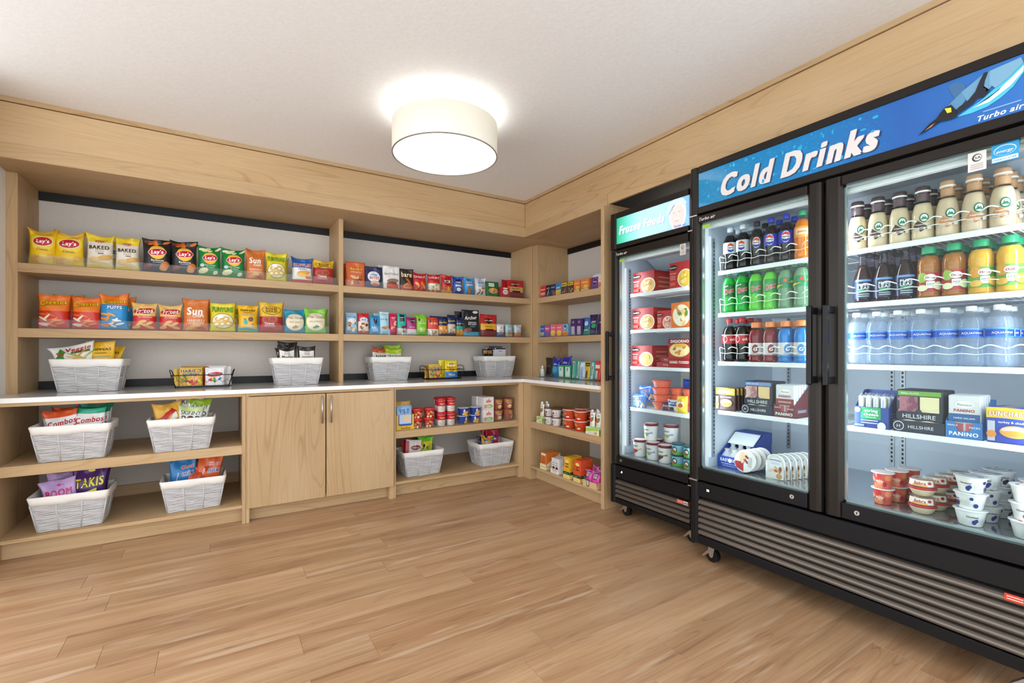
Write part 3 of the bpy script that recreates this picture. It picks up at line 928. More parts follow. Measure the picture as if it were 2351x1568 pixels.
# ------------------------------------------------------------------ containers: lined baskets, wire baskets, acrylic trays
def rrect(w, d, r, n=7, k=3):
    """points round a rounded rectangle, counter-clockwise from the front left; with outward normals"""
    out = []
    hw, hd = w / 2, d / 2
    seg = [((-hw + r, -hd), (hw - r, -hd), (0, -1)), ((hw, -hd + r), (hw, hd - r), (1, 0)), ((hw - r, hd), (-hw + r, hd), (0, 1)), ((-hw, hd - r), (-hw, -hd + r), (-1, 0))]
    cen = [((hw - r), (-hd + r), -90), ((hw - r), (hd - r), 0), ((-hw + r), (hd - r), 90), ((-hw + r), (-hd + r), 180)]
    for i in range(4):
        a, b_, nn = seg[i]
        for j in range(n + 1):
            t = j / n; out.append((a[0] + (b_[0] - a[0]) * t, a[1] + (b_[1] - a[1]) * t, nn[0], nn[1], i, t))
        cx, cy, a0 = cen[i]
        for j in range(1, k):
            q = R(a0 + 90 * j / k); out.append((cx + r * math.cos(q), cy + r * math.sin(q), math.cos(q), math.sin(q), i, 1.0))
    return out

ROPE = M('cac8c9', .75, kind='rope'); CLOTH = M('f2efea', .9, kind='cloth')
BW0, BW1, BD0, BD1, BH = .268, .332, .196, .252, .195
def bw(z):
    t = z / BH
    return BW0 + (BW1 - BW0) * t, BD0 + (BD1 - BD0) * t
def make_basket_meshes():
    rg = random.Random(3)
    mb = MB(); nrow = 19
    for i in range(nrow):
        z = .005 + i * (.158 - .005) / (nrow - 1)
        w, d = bw(z); pts = []
        jit = rg.uniform(-.0008, .0008)
        for k, (x, y, nx, ny, sd, t) in enumerate(rrect(w, d, .016, 9)):
            off = .0016 * math.sin(t * math.pi * 6 + i * math.pi) + rg.uniform(-.0006, .0006)
            pts.append((x + nx * off, y + ny * off, z + jit + rg.uniform(-.0008, .0008) + .0015 * math.sin(t * 9 + i)))
        mb.tube(pts, .0043, ROPE, 6, closed=True)
    mb.box(-BW0 / 2 + .004, BW0 / 2 - .004, -BD0 / 2 + .004, BD0 / 2 - .004, .002, .006, ROPE)
    body = mb.mesh('woven_body')
    st = MB(); st.tube([(0, 0, .002), (0, 0, .16)], .0036, ROPE, 6); stake = st.mesh('stake')
    ml = MB(); rings = []
    base = rrect(1, 1, .05, 9)
    prof = [(.012, -.010, 0), (.10, -.009, 0), (.186, -.006, 0), (BH + .002, -.001, 0), (BH + .003, .003, 0), (BH - .004, .007, 0), (.172, .0065, 1), (.150, .0075, 2), (.150, .003, 2)]
    vs, fs = [], []
    for z, o, wob in prof:
        w, d = bw(z)
        for k, (x, y, nx, ny, sd, t) in enumerate(rrect(w, d, .016, 9)):
            q = o + wob * (.0012 * math.sin(k * 1.9) + rg.uniform(-.0006, .0006))
            vs.append((x + nx * q, y + ny * q, z + (wob * .0018 * math.sin(k * 1.1 + 1) if wob else 0)))
    n = len(base)
    for j in range(len(prof) - 1):
        for k in range(n):
            fs.append((j * n + k, j * n + (k + 1) % n, (j + 1) * n + (k + 1) % n, (j + 1) * n + k))
    fs.append(tuple(range(n)))
    ml.add(vs, fs, CLOTH, True)
    return body, stake, ml.mesh('liner')
BODY, STAKE, LINER = make_basket_meshes()
def basket(x, yfront, z, label, rz=0.0):
    """x = centre, yfront = front edge of the base"""
    u = thing('lined_basket', label, 'basket', (x, yfront + BD0 / 2, z), rz, 'white rope baskets with cloth liners')
    obj('woven_body', BODY, u); obj('liner', LINER, u)
    lean = math.atan2((BW1 - BW0) / 2, BH); leand = math.atan2((BD1 - BD0) / 2, BH)
    for sx, sy in ((-1, -1), (1, -1), (-1, 1), (1, 1)):
        obj('stake', STAKE, u, (sx * (BW0 / 2 - .001), sy * (BD0 / 2 - .001), 0), (-sy * leand, sx * lean, 0))
    for fx in (-.17, .17):
        for sy in (-1, 1):
            obj('stake', STAKE, u, (fx * BW0, sy * (BD0 / 2 + .003), 0), (-sy * leand, fx / .5 * lean, 0))
    for sx in (-1, 1):
        obj('stake', STAKE, u, (sx * (BW0 / 2 + .003), 0, 0), (0, sx * lean, 0))
    return u

BLKWIRE = M('1b1918', .4, .4, kind='wire')
def wire_basket(x, y, z, label, rz=0.0):
    u = thing('wire_basket', label, 'basket', (x, y, z), rz, 'black wire baskets')
    w0, d0, w1, d1, h = .30, .150, .345, .195, .085
    mb = MB()
    loop = lambda w, d, z: [(-w / 2, -d / 2, z), (w / 2, -d / 2, z), (w / 2, d / 2, z), (-w / 2, d / 2, z)]
    for a in (0, 1, 2, 3):
        p = loop(w0, d0, .006); q = p[(a + 1) % 4]
        mb.box(min(p[a][0], q[0]) - .0015, max(p[a][0], q[0]) + .0015, min(p[a][1], q[1]) - .0015, max(p[a][1], q[1]) + .0015, 0.0, .014, BLKWIRE)
    mb.build('base_frame', u)
    mt = MB(); mt.tube(loop(w1, d1, h), .0028, BLKWIRE, 6, closed=True)
    for sx in (-1, 1):
        for sy in (-1, 1):
            mt.tube([(sx * w0 / 2, sy * d0 / 2, .01), (sx * w1 / 2, sy * d1 / 2, h)], .0028, BLKWIRE, 6)
    mt.build('rim', u)
    mw = MB()
    # hexagon netting on the long sides, bars under
    for sy in (-1, 1):
        n = 7
        for k in range(n):
            t0 = -1 + (k + .5) * 2 / n
            f = lambda tx, zz: (tx * (w0 + (w1 - w0) * zz / h) / 2, sy * (d0 + (d1 - d0) * zz / h) / 2, zz)
            mw.tube([f(t0, h), f(t0, .052), f(t0 - 1 / n, .036), f(t0 - 1 / n, .008)], .0011, BLKWIRE, 5)
            mw.tube([f(t0, .052), f(t0 + 1 / n, .036)], .0011, BLKWIRE, 5)
    for k in range(7):
        xx = -w0 / 2 + (k + .5) * w0 / 7; mw.tube([(xx, -d0 / 2, .003), (xx, d0 / 2, .003)], .0011, BLKWIRE, 5)
    for sx in (-1, 1):
        for k in range(3):
            yy = (-1 + (k + .5) * 2 / 3)
            mw.tube([(sx * w0 / 2, yy * d0 / 2, .01), (sx * w1 / 2, yy * d1 / 2, h)], .0011, BLKWIRE, 5)
    mw.build('netting', u)
    for sx in (-1, 1):
        mh = MB(); pts = []
        for k in range(9):
            q = math.pi * k / 8
            pts.append((sx * (w1 / 2 + .012 * math.sin(q)), -d1 * .42 * math.cos(q), h + .034 * math.sin(q) ** .7))
        mh.tube(pts, .003, BLKWIRE, 6); mh.build('handle', u)
    return u

def acrylic_tray(x0, x1, splits, z, label, wall='A', lip=.056, dep=.30):
    """clear tray: base, front lip, side walls, dividers; runs along x (wall A) or along y (wall B)"""
    w = x1 - x0
    if wall == 'A':
        u = thing('acrylic_tray', label, 'shelf tray', (x0, A + .012, z), 0)
    else:
        u = thing('acrylic_tray', label, 'shelf tray', (A + .012, -x0, z), R(-90))
    part('base_sheet', u, ACRYL, (0, w, 0, dep, 0.0004, .0034))
    part('front_lip', u, ACRYL, (0, w, .000, .003, .0034, lip))
    for s in splits:
        part('divider', u, ACRYL, (s - x0 - .0012, s - x0 + .0012, .003, dep, .0034, lip * .92))
    return u

# ------------------------------------------------------------------ packets, cartons, cups, bottles
def sm(e0, e1, x):
    t = max(0, min(1, (x - e0) / (e1 - e0))); return t * t * (3 - 2 * t)

def bag_shape(w, h, d, style, seed, lean, dip, twist):
    rg = random.Random(seed)
    dip += .04 if style == 'chip' else .012
    p1, p2, p3 = rg.uniform(0, 6), rg.uniform(0, 6), rg.uniform(0, 6)
    tl, tr = rg.uniform(0, 1) * dip, rg.uniform(0, 1) * dip
    def S(u, v, side, e):
        if style == 'chip':
            B = (.30 + .70 * sm(0, .20, v)) * (1 - sm(.55, .90, v) * .955)
            hw = w / 2 * (1 - .10 * math.sin(math.pi * min(1, v * 1.02)) ** .8 + .03 * sm(.82, 1, v))
        elif style == 'pouch':
            B = (1.0 - .25 * sm(0, .12, v)) * (1 - sm(.15, .93, v) * .96) + .02
            hw = w / 2 * (1 - .025 * math.sin(math.pi * v))
        else:  # bar: slim pillow
            B = (.12 + .88 * sm(0, .14, v)) * (1 - sm(.84, .95, v) * .92)
            hw = w / 2 * (1 - .05 * math.sin(math.pi * v))
        edge = max(0.0, 1 - abs(u) ** 2.8) ** .62
        T = d / 2 * B * edge
        T += (.0022 * math.sin(7 * u + p1) + .0018 * math.sin(13 * u + p2)) * sm(.45, .8, v) * (1 - sm(.86, .93, v)) * edge
        T += .0016 * math.sin(9 * v + 3 * u + p3) * edge * (1 - sm(.8, .9, v))
        bend = (.014 * math.sin(2.6 * u + p2) + .008 * math.sin(5 * u + p1)) * sm(.70, 1.0, v) * (1 if style == 'chip' else .35)
        z = v * h - dip * h * (1 - abs(u) ** 1.5) * sm(.66, 1, v) * .85 - (tl if u < 0 else tr) * abs(u) * h * sm(.8, 1, v) * .5
        x = u * hw + twist * w * (v - .5)
        y = side * (T + .0004) + bend + lean * v * h
        return (x, y + (e * side), z)
    return S

def packet(name, label, loc, w, h, d, bands, design, rz=0.0, cat='bag', style='chip', seed=0, lean=0.04, dip=.06, group=None, tilt=0.0, nu=12, nv=16, twist=0.0, rough=.31):
    nu = 18
    """a filled pillow packet; bands = [(up to v, colour), ...] from the bottom"""
    S = bag_shape(w, h, d, style, seed, lean, dip, twist)
    vs_list = sorted(set([k / nv for k in range(nv + 1)] + [b_[0] for b_ in bands if 0 < b_[0] < 1] + [.93]))
    rows = len(vs_list); mb = MB(); vid = {}
    V = []
    for j, v in enumerate(vs_list):
        for i in range(nu + 1):
            u = -1 + 2 * i / nu
            vid[(j, i, 0)] = len(V); V.append(S(u, v, -1, 0))
            if 0 < i < nu:
                vid[(j, i, 1)] = len(V); V.append(S(u, v, 1, 0))
            else:
                vid[(j, i, 1)] = vid[(j, i, 0)]
    F = {}
    for j in range(rows - 1):
        vm = (vs_list[j] + vs_list[j + 1]) / 2
        c = next((b_[1] for b_ in bands if vm <= b_[0]), bands[-1][1])
        for i in range(nu):
            F.setdefault(c, []).append((vid[(j, i, 0)], vid[(j, i + 1, 0)], vid[(j + 1, i + 1, 0)], vid[(j + 1, i, 0)]))
            F[c].append(tuple(dict.fromkeys((vid[(j, i + 1, 1)], vid[(j, i, 1)], vid[(j + 1, i, 1)], vid[(j + 1, i + 1, 1)]))))
    c0, c1 = bands[0][1], bands[-1][1]
    for i in range(nu):
        F[c0].append(tuple(dict.fromkeys((vid[(0, i + 1, 0)], vid[(0, i, 0)], vid[(0, i, 1)], vid[(0, i + 1, 1)]))))
        F[c1].append(tuple(dict.fromkeys((vid[(rows - 1, i, 0)], vid[(rows - 1, i + 1, 0)], vid[(rows - 1, i + 1, 1)], vid[(rows - 1, i, 1)]))))
    mb.v = V
    for c, fl in F.items():
        k = mb.mi(M(c, rough))
        for f in fl:
            mb.f.append(f); mb.fm.append(k); mb.sm.append(True)
    o = mb.build(name)
    o.location = loc; o.rotation_euler = (tilt, 0, rz)
    if label:
        tag(o, label, cat, group)
    if design:
        P = Print(lambda a, b, e: S(a, b, -1, e + .0009), w, h, rough)
        design(P); P.build(o)
    # crimped top seal
    ms = MB(); n = 26; c = M(c1, rough)
    for k in range(3):
        vv = .945 + k * .018
        ms.add([S(-1 + 2 * i / n, vv + s * .005, -1, .0012) for s in (0, 1) for i in range(n + 1)], [(i, i + 1, n + 2 + i, n + 1 + i) for i in range(n)], c, False)
    ms.build('top_seal', o)
    return o

def carton(name, label, loc, w, h, d, col, design=None, rz=0.0, cat='box', group=None, side=None, top=None, tilt=0.0, bev=.001):
    mb = MB(); mb.bbox(-w / 2, w / 2, 0, d, 0, h, M(col, .45, kind='card'), bev)
    o = mb.build(name); o.location = loc; o.rotation_euler = (tilt, 0, rz)
    if label:
        tag(o, label, cat, group)
    if design:
        P = Print(lambda a, b, e: (a * w / 2, -e, b * h), w, h, .45, 'card'); design(P); P.build(o)
    if side:
        P = Print(lambda a, b, e: (w / 2 + e, (a + 1) / 2 * d, b * h), d, h, .45, 'card'); side(P); P.build(o, 'side_print')
    if top:
        P = Print(lambda a, b, e: (a * w / 2, b * d, h + e), w, d, .45, 'card'); top(P); P.build(o, 'top_print')
    return o

def round_surf(rf, z0, z1, span=1.75):
    """wrap printing round a body: rf(z) radius, a = -1..1 covers +-span radians about the front"""
    def S(a, b, e):
        z = z0 + b * (z1 - z0); r = rf(z) + e + .0003
        q = -math.pi / 2 + a * span
        return (r * math.cos(q), r * math.sin(q), z)
    return S

def lerp_profile(prof):
    def f(z):
        for (r0, z0), (r1, z1) in zip(prof, prof[1:]):
            if z0 <= z <= z1 and z1 > z0:
                return r0 + (r1 - r0) * (z - z0) / (z1 - z0)
        return prof[-1][0]
    return f

PROTO = {}
def proto(key, maker, label, loc, rz=0.0, cat=None, group=None):
    """first use builds the thing, later uses copy it part by part"""
    if key not in PROTO:
        o = maker(); kids_of(o); PROTO[key] = o
    else:
        o = copy_tree(PROTO[key])
    o.location = loc; o.rotation_euler = (0, 0, rz)
    o['label'] = label
    if cat: o['category'] = cat
    if group: o['group'] = group
    return o

def cup(name, prof, bodycol, lid=None, design=None, span=1.75, zr=None, n=28, lidname='lid', rough=.4, bodymat=None, top=None):
    """lathed tub with optional lid profile (colour, profile) and wrapped printing"""
    mb = MB(); mb.lathe(prof, bodymat or M(bodycol, rough, kind='plastic'), n); o = mb.build(name)
    if lid:
        ml = MB(); ml.lathe(lid[1], M(lid[0], .35, kind='plastic'), n); l_ = ml.build(lidname, o)
        if top:
            r = lid[1][-1][0]; z = lid[1][-1][1]
            P = Print(lambda a, b, e: (a * r, (b - .5) * 2 * r, z + e), 2 * r, 2 * r, kind='plastic'); top(P); P.build(l_, 'lid_print')
    if design:
        rf = lerp_profile(prof); z0, z1 = zr or (prof[0][1] + .002, prof[-1][1] - .002)
        rm = rf((z0 + z1) / 2)
        P = Print(round_surf(rf, z0, z1, span), 2 * span * rm, z1 - z0, rough, 'plastic'); design(P); P.build(o, 'printed_label')
    return o

def bottle(name, prof, liq, cap, label_z, label_mat, design, fill, capprof, n=22, shell=None, liqmat=None, span=1.75, neck_tint='e8eef2'):
    """lathed bottle: clear shell, drink, wrapped label, ridged cap"""
    sh = shell or clear('bottle_plastic', 'f3f7f9', 1.4, .9, .03)
    rf = lerp_profile(prof)
    # clear wall above the drink; below it the wall and the drink read as one glossy body
    mb = MB(); mb.lathe([(rf(fill), fill)] + [p for p in prof if p[1] > fill], sh, n, cap=False); o = mb.build(name)
    ip = [p for p in prof if p[1] < fill] + [(rf(fill), fill)]
    ml = MB(); ml.lathe(ip, liqmat or M(liq, .06, kind='drink'), n); ml.build('drink', o)
    mc = MB(); mc.lathe(capprof, M(cap, .38, kind='plastic'), 24); mc.build('cap', o)
    if label_z:
        z0, z1 = label_z; k = 6
        lp = [(rf(z0 + (z1 - z0) * i / k) + .0006, z0 + (z1 - z0) * i / k) for i in range(k + 1)]
        mw = MB(); mw.lathe(lp, label_mat, n, cap=False); lb = mw.build('wrap_label', o)
        if design:
            rm = rf((z0 + z1) / 2)
            P = Print(round_surf(lambda z: rf(z) + .0008, z0, z1, span), 2 * span * rm, z1 - z0, .35, 'label'); design(P); P.build(lb, 'label_print')
    elif design:
        z0, z1 = .02, prof[-1][1] * .6
        P = Print(round_surf(lambda z: rf(z) + .0006, z0, z1, span), 2 * span * rf(.08), z1 - z0, .35, 'label'); design(P); P.build(o, 'label_print')
    return o
# ------------------------------------------------------------------ packet artwork
def d_lays(word, c1='f9dc3c', chips=True, dark='8a5a1c'):
    def f(P):
        P.e(.06, .57, .43, .24, c1)
        if chips:
            for x, y in ((-.62, .16), (-.35, .12), (.65, .80), (.45, .84), (.62, .20)):
                P.e(x, y, .15, .07, 'e7b23c', .4); P.n -= .9
            P.n += 1
        P.e(.06, .57, .36, .125, 'ffffff', .08); P.e(.06, .57, .345, .112, 'c3202b', .08)
        P.t("Lay's", .06, .575, .50, 'ffffff', 'h', .15, 1.0, .06)
        P.t(word, .05, .37, .42, dark, 'b')
        P.e(-.45, .12, .20, .075, 'dca24a', .3); P.e(.0, .10, .18, .06, 'efc666', -.2)
    return f
def d_baked(P):
    P.e(.0, .77, .20, .055, 'f5c92a'); P.e(0, .77, .17, .045, 'c3202b'); P.t("Lay's", 0, .77, .24, 'ffffff', 'h', .15)
    P.t('BAKED', 0, .57, .80, '3b2b20', 'h'); P.lines(-.3, .4, .45, .50, 2, 'b9ab97'); P.lines(-.1, .35, .40, .40, 1, '3b2b20')
    P.e(.45, .30, .30, .07, 'd9ad5c', .25); P.e(-.35, .22, .20, .09, 'e2c08a'); P.e(.3, .12, .24, .06, 'e6cf9a', -.2)
def d_lays_dark(word, sub, c):
    def f(P):
        P.bits(7, -.8, .8, .80, .92, .13, .05, ['d9772e', 'b9561f', '7a3a1a'], 4) if c == 'b' else P.bits(6, -.8, .9, .80, .92, .15, .05, ['e9dcae', 'd8cf8e', 'f0e6c4'], 4)
        P.e(.08, .56, .31, .195, 'f6bf25'); P.e(.08, .56, .35, .105, 'ffffff', .1); P.e(.08, .56, .335, .095, 'c3202b', .1)
        P.t("Lay's", .08, .565, .48, 'ffffff', 'h', .15, 1.0, .08)
        P.t(word, .1, .335, .48, 'f2f2f2', 'b'); P.t(sub, .1, .275, .34, 'd8d8d8', 'b')
        if c == 'b':
            P.e(.62, .20, .20, .09, 'd9772e', .9); P.e(-.6, .15, .18, .06, '7d332a', .3); P.e(.50, .12, .14, .06, 'e39a52')
        else:
            P.e(-.5, .16, .22, .08, 'eadfae', .3); P.e(.55, .12, .12, .05, 'e9e4c6', .6); P.e(-.62, .32, .10, .05, 'c8d3de')
    return f
def d_sun(P):
    for k in range(7):
        q = R(30 + k * 20); P.p([(-.1 + .25 * math.cos(q), .66 + .10 * math.sin(q)), (-.1 + .52 * math.cos(q + .05), .66 + .22 * math.sin(q + .05)), (-.1 + .27 * math.cos(q + .1), .66 + .10 * math.sin(q + .1))], 'eda455'); P.n -= .9
    P.n += 1
    P.t('Sun', -.05, .60, .66, 'fdf6ea', 'h', .1, 1.15); P.t('CHIPS', .22, .45, .46, 'fdf6ea', 'h'); P.t('HARVEST', .05, .31, .70, 'f9e4c8', 'b'); P.t('CHEDDAR', .05, .235, .60, 'f9e4c8', 'b')
    P.e(-.3, .11, .24, .06, 'e9a558', .4); P.e(.35, .09, .24, .055, 'b9571f', -.3); P.e(.0, .16, .2, .05, 'f0b56c', .1)
def d_funyuns(P):
    P.t('FUNYUNS', 0, .76, .86, '8fc13e', 'h', .05, 1.9, 0, 0, '35431d')
    P.e(0, .35, .44, .255, '3c4a2c'); P.e(0, .35, .42, .24, 'eee5c2')
    for x, y in ((-.35, .42), (.25, .42), (-.05, .25), (.45, .27), (-.5, .24)):
        P.e(x, y, .155, .085, 'd9b25c', .2); P.e(x, y, .075, .038, 'f1e7c6', .2)
    P.e(-.2, .50, .14, .06, 'fafafa')
def d_ruffles(P):
    P.t('RUFFLES', 0, .66, .90, 'd0262f', 'h', .1, 1.1, .02, 0, 'ffffff'); P.e(.05, .36, .33, .085, 'e8a63a', .15); P.e(-.1, .28, .26, .07, 'f3c15a', -.1); P.t('ORIGINAL', 0, .50, .45, '1f5fae', 'b'); P.e(.55, .2, .16, .06, 'd97a2c')
def d_rold(P):
    P.e(0, .72, .40, .155, '4a3524'); P.e(0, .72, .38, .14, 'e7bd38'); P.t('ROLD', 0, .775, .50, '4a3524', 'h'); P.t('GOLD', 0, .675, .50, '4a3524', 'h')
    for x, y in ((.45, .20), (-.45, .40), (.1, .42)):
        P.e(x, y, .21, .10, 'a9592a'); P.e(x - .1, y, .07, .06, 'a8242c'); P.e(x + .1, y, .07, .06, 'a8242c')
    P.t('THINS', -.2, .27, .42, 'f6e9e4', 'h'); P.lines(-.6, .3, .18, .21, 2, 'e3b9b4')
def d_cheetos(body):
    def f(P):
        P.t('Cheetos', 0, .745, .86, 'f6d21c', 'h', .1, 1.25, .10, .02, '2a1a10')
        if body == 'puffs':
            P.t('PUFFS', .1, .585, .55, 'e8f3fa', 'h', 0, 1, 0, 0, '2b6fb0'); cols = ['f0f3f6', 'f2a23c', 'e9872a']
        else:
            P.t('CRUNCHY', 0, .60, .48, 'f7c93a', 'b', .1); cols = ['f0902c', 'e2701c', 'f6e9d8']
        rg = random.Random(7)
        for k in range(13):
            x, y, q = rg.uniform(-.7, .7), rg.uniform(.08, .45), rg.uniform(-.6, .9)
            P.e(x, y, .17, .028, cols[k % 3], q, 10, 2); P.n -= .9
        P.n += 1
    return f
def d_fritos(P):
    P.e(0, .68, .44, .12, 'c3202b', .12); P.t('Fritos', 0, .69, .74, 'ffffff', 'h', .25, 1.2, .10); P.t('The ORIGINAL', .1, .46, .62, 'f9e8c8', 'b', .1)
    P.r(-.9, .9, .52, .555, 'f0cf86', wave=.02)
    for x, y, q in ((-.4, .2, .7), (.1, .16, -.4), (.45, .24, .5), (-.1, .3, .2), (-.6, .1, .1), (.5, .1, -.2)):
        P.e(x, y, .17, .05, 'e8b35a', q); P.n -= .9
    P.n += 1
def d_hippeas(P):
    P.t('HIPPEAS', 0, .80, .74, '4a3322', 'h'); P.lines(-.5, .4, .70, .70, 1, '8a6a2c'); P.t('VEGAN WHITE CHEDDAR', 0, .62, .70, '45b9c6', 'h')
    P.e(.25, .46, .13, .09, '5a4636'); P.p([(-.5, .50), (-.38, .47), (-.34, .36), (-.28, .46), (-.18, .50), (-.33, .40)], '4a3322'); P.e(-.28, .36, .09, .09, '2bb0b2', .3)
    P.e(.45, .28, .05, .03, '8a6a2c'); P.e(.1, .20, .2, .05, 'e8c27e'); P.r(-.98, .98, .04, .13, '2bb0b2', wave=.02)
def d_vickie(word, c):
    def f(P):
        P.e(0, .44, .45, .36, 'd8c391'); P.e(0, .44, .43, .345, 'ece2c6'); P.t('Miss Vickies', 0, .62, .80, '2d2622', 'r', .1, 1.2)
        P.t(word, 0, .44, .58, 'a89a72', 'b'); P.e(0, .23, .15, .045, c, .2); P.e(.12, .26, .10, .03, c, -.4)
    return f
def d_top(word, c, foodcols, w=.8, cy=.72, ec=None, fy=(.12, .42), n=8, wt='h', hs=1.0, sub=None, subc='f4f0ea', pan=None):
    """generic artwork: brand word, line under it, food picture"""
    def f(P):
        if pan:
            P.e(0, .32, .40, .24, pan)
        P.bits(n, -.55, .55, fy[0], fy[1], .16, .055, foodcols, 3)
        P.t(word, 0, cy, w, c, wt, .05, hs, 0, 0, ec, maxh=.2)
        if sub:
            P.t(sub, 0, cy - .15, .55, subc, 'b')
    return f

# ------------------------------------------------------------------ wall shelves: rows of packets; (centre, width, height, bands, art, label, depth, style)
def shelf_row(items, z, wall, name='snack_bag', cat='bag', group=None, yf=.29, seed0=0):
    for i, it in enumerate(items):
        c, w, h, bands, art, label = it[:6]
        kw = it[6] if len(it) > 6 else {}
        kw = dict(kw); d = kw.pop('d', .072); nm = kw.pop('name', name); ct = kw.pop('cat', cat); off = kw.pop('off', 0.0); rz = kw.pop('rz', 0.0)
        if isinstance(bands, str):
            bands = [(1, bands)]
        loc = (c, yf + d / 2 + off, z + .0042) if wall == 'A' else (yf + d / 2 + off, c, z + .0042)
        rot = (0 if wall == 'A' else R(-90)) + rz
        if nm in ('snack_carton', 'medicine_carton', 'hygiene_carton'):
            loc = (c, yf + off, z + .0042) if wall == 'A' else (yf + off, c, z + .0042)
            carton(nm, label, loc, w * .96, h, d, bands[0][1], art, rot, ct, group)
        else:
            packet(nm, label, loc, w * .97, h, d, bands, art, rot, ct, seed=seed0 + i * 7 + 1, group=group, **kw)

YEL = [(.86, 'f3c91b'), (1, 'dfae28')]
BAK = [(.10, 'eec933'), (.30, 'eee3c4'), (.74, 'e9e2d3'), (1, 'efd02f')]
BBQ = [(1, '26262a')]; GRN = [(1, '14843f')]
top_left = [
    (-3.205, .132, .238, YEL, d_lays('Classic'), 'yellow chip bag with tall left corner, first from the left on the top shelf', dict(dip=.16, rz=.06)),
    (-3.090, .150, .238, YEL, d_lays('Classic'), 'yellow chip bag with red oval logo, second from the left on the top shelf', dict(dip=.18, off=.008)),
    (-2.947, .140, .228, BAK, d_baked, 'cream and yellow baked chip bag, nearer the yellow bags on the top shelf', dict(dip=.08)),
    (-2.814, .133, .220, BAK, d_baked, 'cream and yellow baked chip bag, beside the black bags on the top shelf', dict(dip=.03)),
    (-2.666, .158, .236, BBQ, d_lays_dark('Barbecue', 'FLAVORED', 'b'), 'black barbecue chip bag next to the cream baked bags', dict(dip=.06)),
    (-2.520, .158, .238, BBQ, d_lays_dark('Barbecue', 'FLAVORED', 'b'), 'black barbecue chip bag next to the green bags', dict(dip=.05)),
    (-2.378, .142, .222, GRN, d_lays_dark('Sour Cream', '& Onion', 'g'), 'green chip bag next to the black barbecue bags', dict(dip=.10)),
    (-2.237, .154, .222, GRN, d_lays_dark('Sour Cream', '& Onion', 'g'), 'green chip bag next to the orange sun bag on the top shelf', dict(dip=.10)),
    (-2.100, .132, .226, 'd8793a', d_sun, 'orange whole grain chip bag on the top shelf beside the green bag', dict(dip=.03)),
    (-1.966, .149, .215, 'e6d52f', d_funyuns, 'bright yellow onion ring bag on the top shelf', dict(dip=.02)),
    (-1.791, .154, .204, [(.12, 'd2452c'), (.55, 'e9ecf0'), (1, '2460ab')], d_ruffles, 'blue and white ridged chip bag on the top shelf', dict(dip=.10)),
    (-1.641, .166, .210, [(.60, 'b0242c'), (1, 'e4b92f')], d_rold, 'gold and red pretzel bag at the right end of the top shelf', dict(dip=.14)),
]
CHE = [(.50, 'd4301f'), (1, 'ee7b26')]
shelf_row(top_left, S1, 'A', 'chip_bag', 'chip bag', 'chip bags on the top left shelf', seed0=100)
second_left = [
    (-3.157, .154, .208, CHE, d_cheetos('c'), 'orange and red cheese puff bag at the left end of the second shelf', dict(dip=.02)),
    (-3.010, .150, .205, CHE, d_cheetos('c'), 'orange and red cheese puff bag leaning beside the blue puff bag', dict(dip=.05)),
    (-2.880, .152, .236, [(.66, '1f8fd0'), (1, 'ee7b26')], d_cheetos('puffs'), 'orange topped blue cheese puff bag on the second shelf', dict(dip=.08)),
    (-2.729, .139, .181, [(.50, 'd22c2b'), (1, 'e6bf6e')], d_fritos, 'red and tan corn chip bag beside the blue puff bag', dict(dip=.05)),
    (-2.593, .133, .180, [(.50, 'd22c2b'), (1, 'e6bf6e')], d_fritos, 'red and tan corn chip bag beside the tall orange bag', dict(dip=.08)),
    (-2.454, .160, .223, 'd8793a', d_sun, 'orange whole grain chip bag on the second shelf', dict(dip=.02)),
    (-2.299, .165, .205, 'e6d52f', d_funyuns, 'bright yellow onion ring bag on the second shelf', dict(dip=.04)),
    (-2.146, .136, .195, 'f0b923', d_hippeas, 'amber chickpea puff bag with teal base on the second shelf', dict(dip=.01)),
    (-1.998, .170, .228, [(.50, 'b0242c'), (1, 'e4b92f')], d_rold, 'gold and red pretzel bag on the second shelf', dict(dip=.03)),
    (-1.843, .157, .182, '2391b4', d_vickie('SEA SALT', 'b4774c'), 'teal kettle chip bag with cream oval on the second shelf', dict(dip=.05)),
    (-1.699, .170, .202, '86cc4a', d_vickie('JALAPENO', '3f8a3a'), 'light green kettle chip bag at the right end of the second shelf', dict(dip=.06)),
]
shelf_row(second_left, S2, 'A', 'chip_bag', 'chip bag', 'chip bags on the second left shelf', seed0=300)
shelf_row([(-3.11, .15, .222, CHE, None, 'orange cheese puff bag behind the two front cheese puff bags', dict(off=.09)),
           (-2.855, .15, .226, [(.66, '1f8fd0'), (1, 'ee7b26')], d_cheetos('puffs'), 'second orange topped blue puff bag behind the front blue one', dict(off=.09)),
           (-2.265, .16, .200, 'e6d52f', d_funyuns, 'second yellow onion ring bag behind the one on the second shelf', dict(off=.09)),
           (-1.672, .165, .20, '86cc4a', None, 'second green kettle chip bag behind the one at the right end', dict(off=.09)),
           (-2.425, .15, .212, 'd8793a', None, 'second orange whole grain bag behind the front one', dict(off=.09))], S2, 'A', 'chip_bag', 'chip bag', 'chip bags on the second left shelf', seed0=420)
shelf_row([(-1.945, .15, .205, 'e6d52f', None, 'second yellow onion ring bag behind the top shelf one', dict(off=.09)),
           (-2.92, .14, .215, BAK, d_baked, 'third cream baked chip bag behind the front two', dict(off=.09)),
           (-2.64, .15, .232, BBQ, None, 'third black barbecue bag behind the front two', dict(off=.09))], S1, 'A', 'chip_bag', 'chip bag', 'chip bags on the top left shelf', seed0=460)
mid = lambda L_: [(L_[i][0] + L_[i][1] / 2 + L_[i + 1][0] - L_[i + 1][1] / 2) / 2 for i in range(len(L_) - 1)]
acrylic_tray(-3.275, -1.556, mid(top_left), S1, 'long clear acrylic tray under the chip bags on the top left shelf')
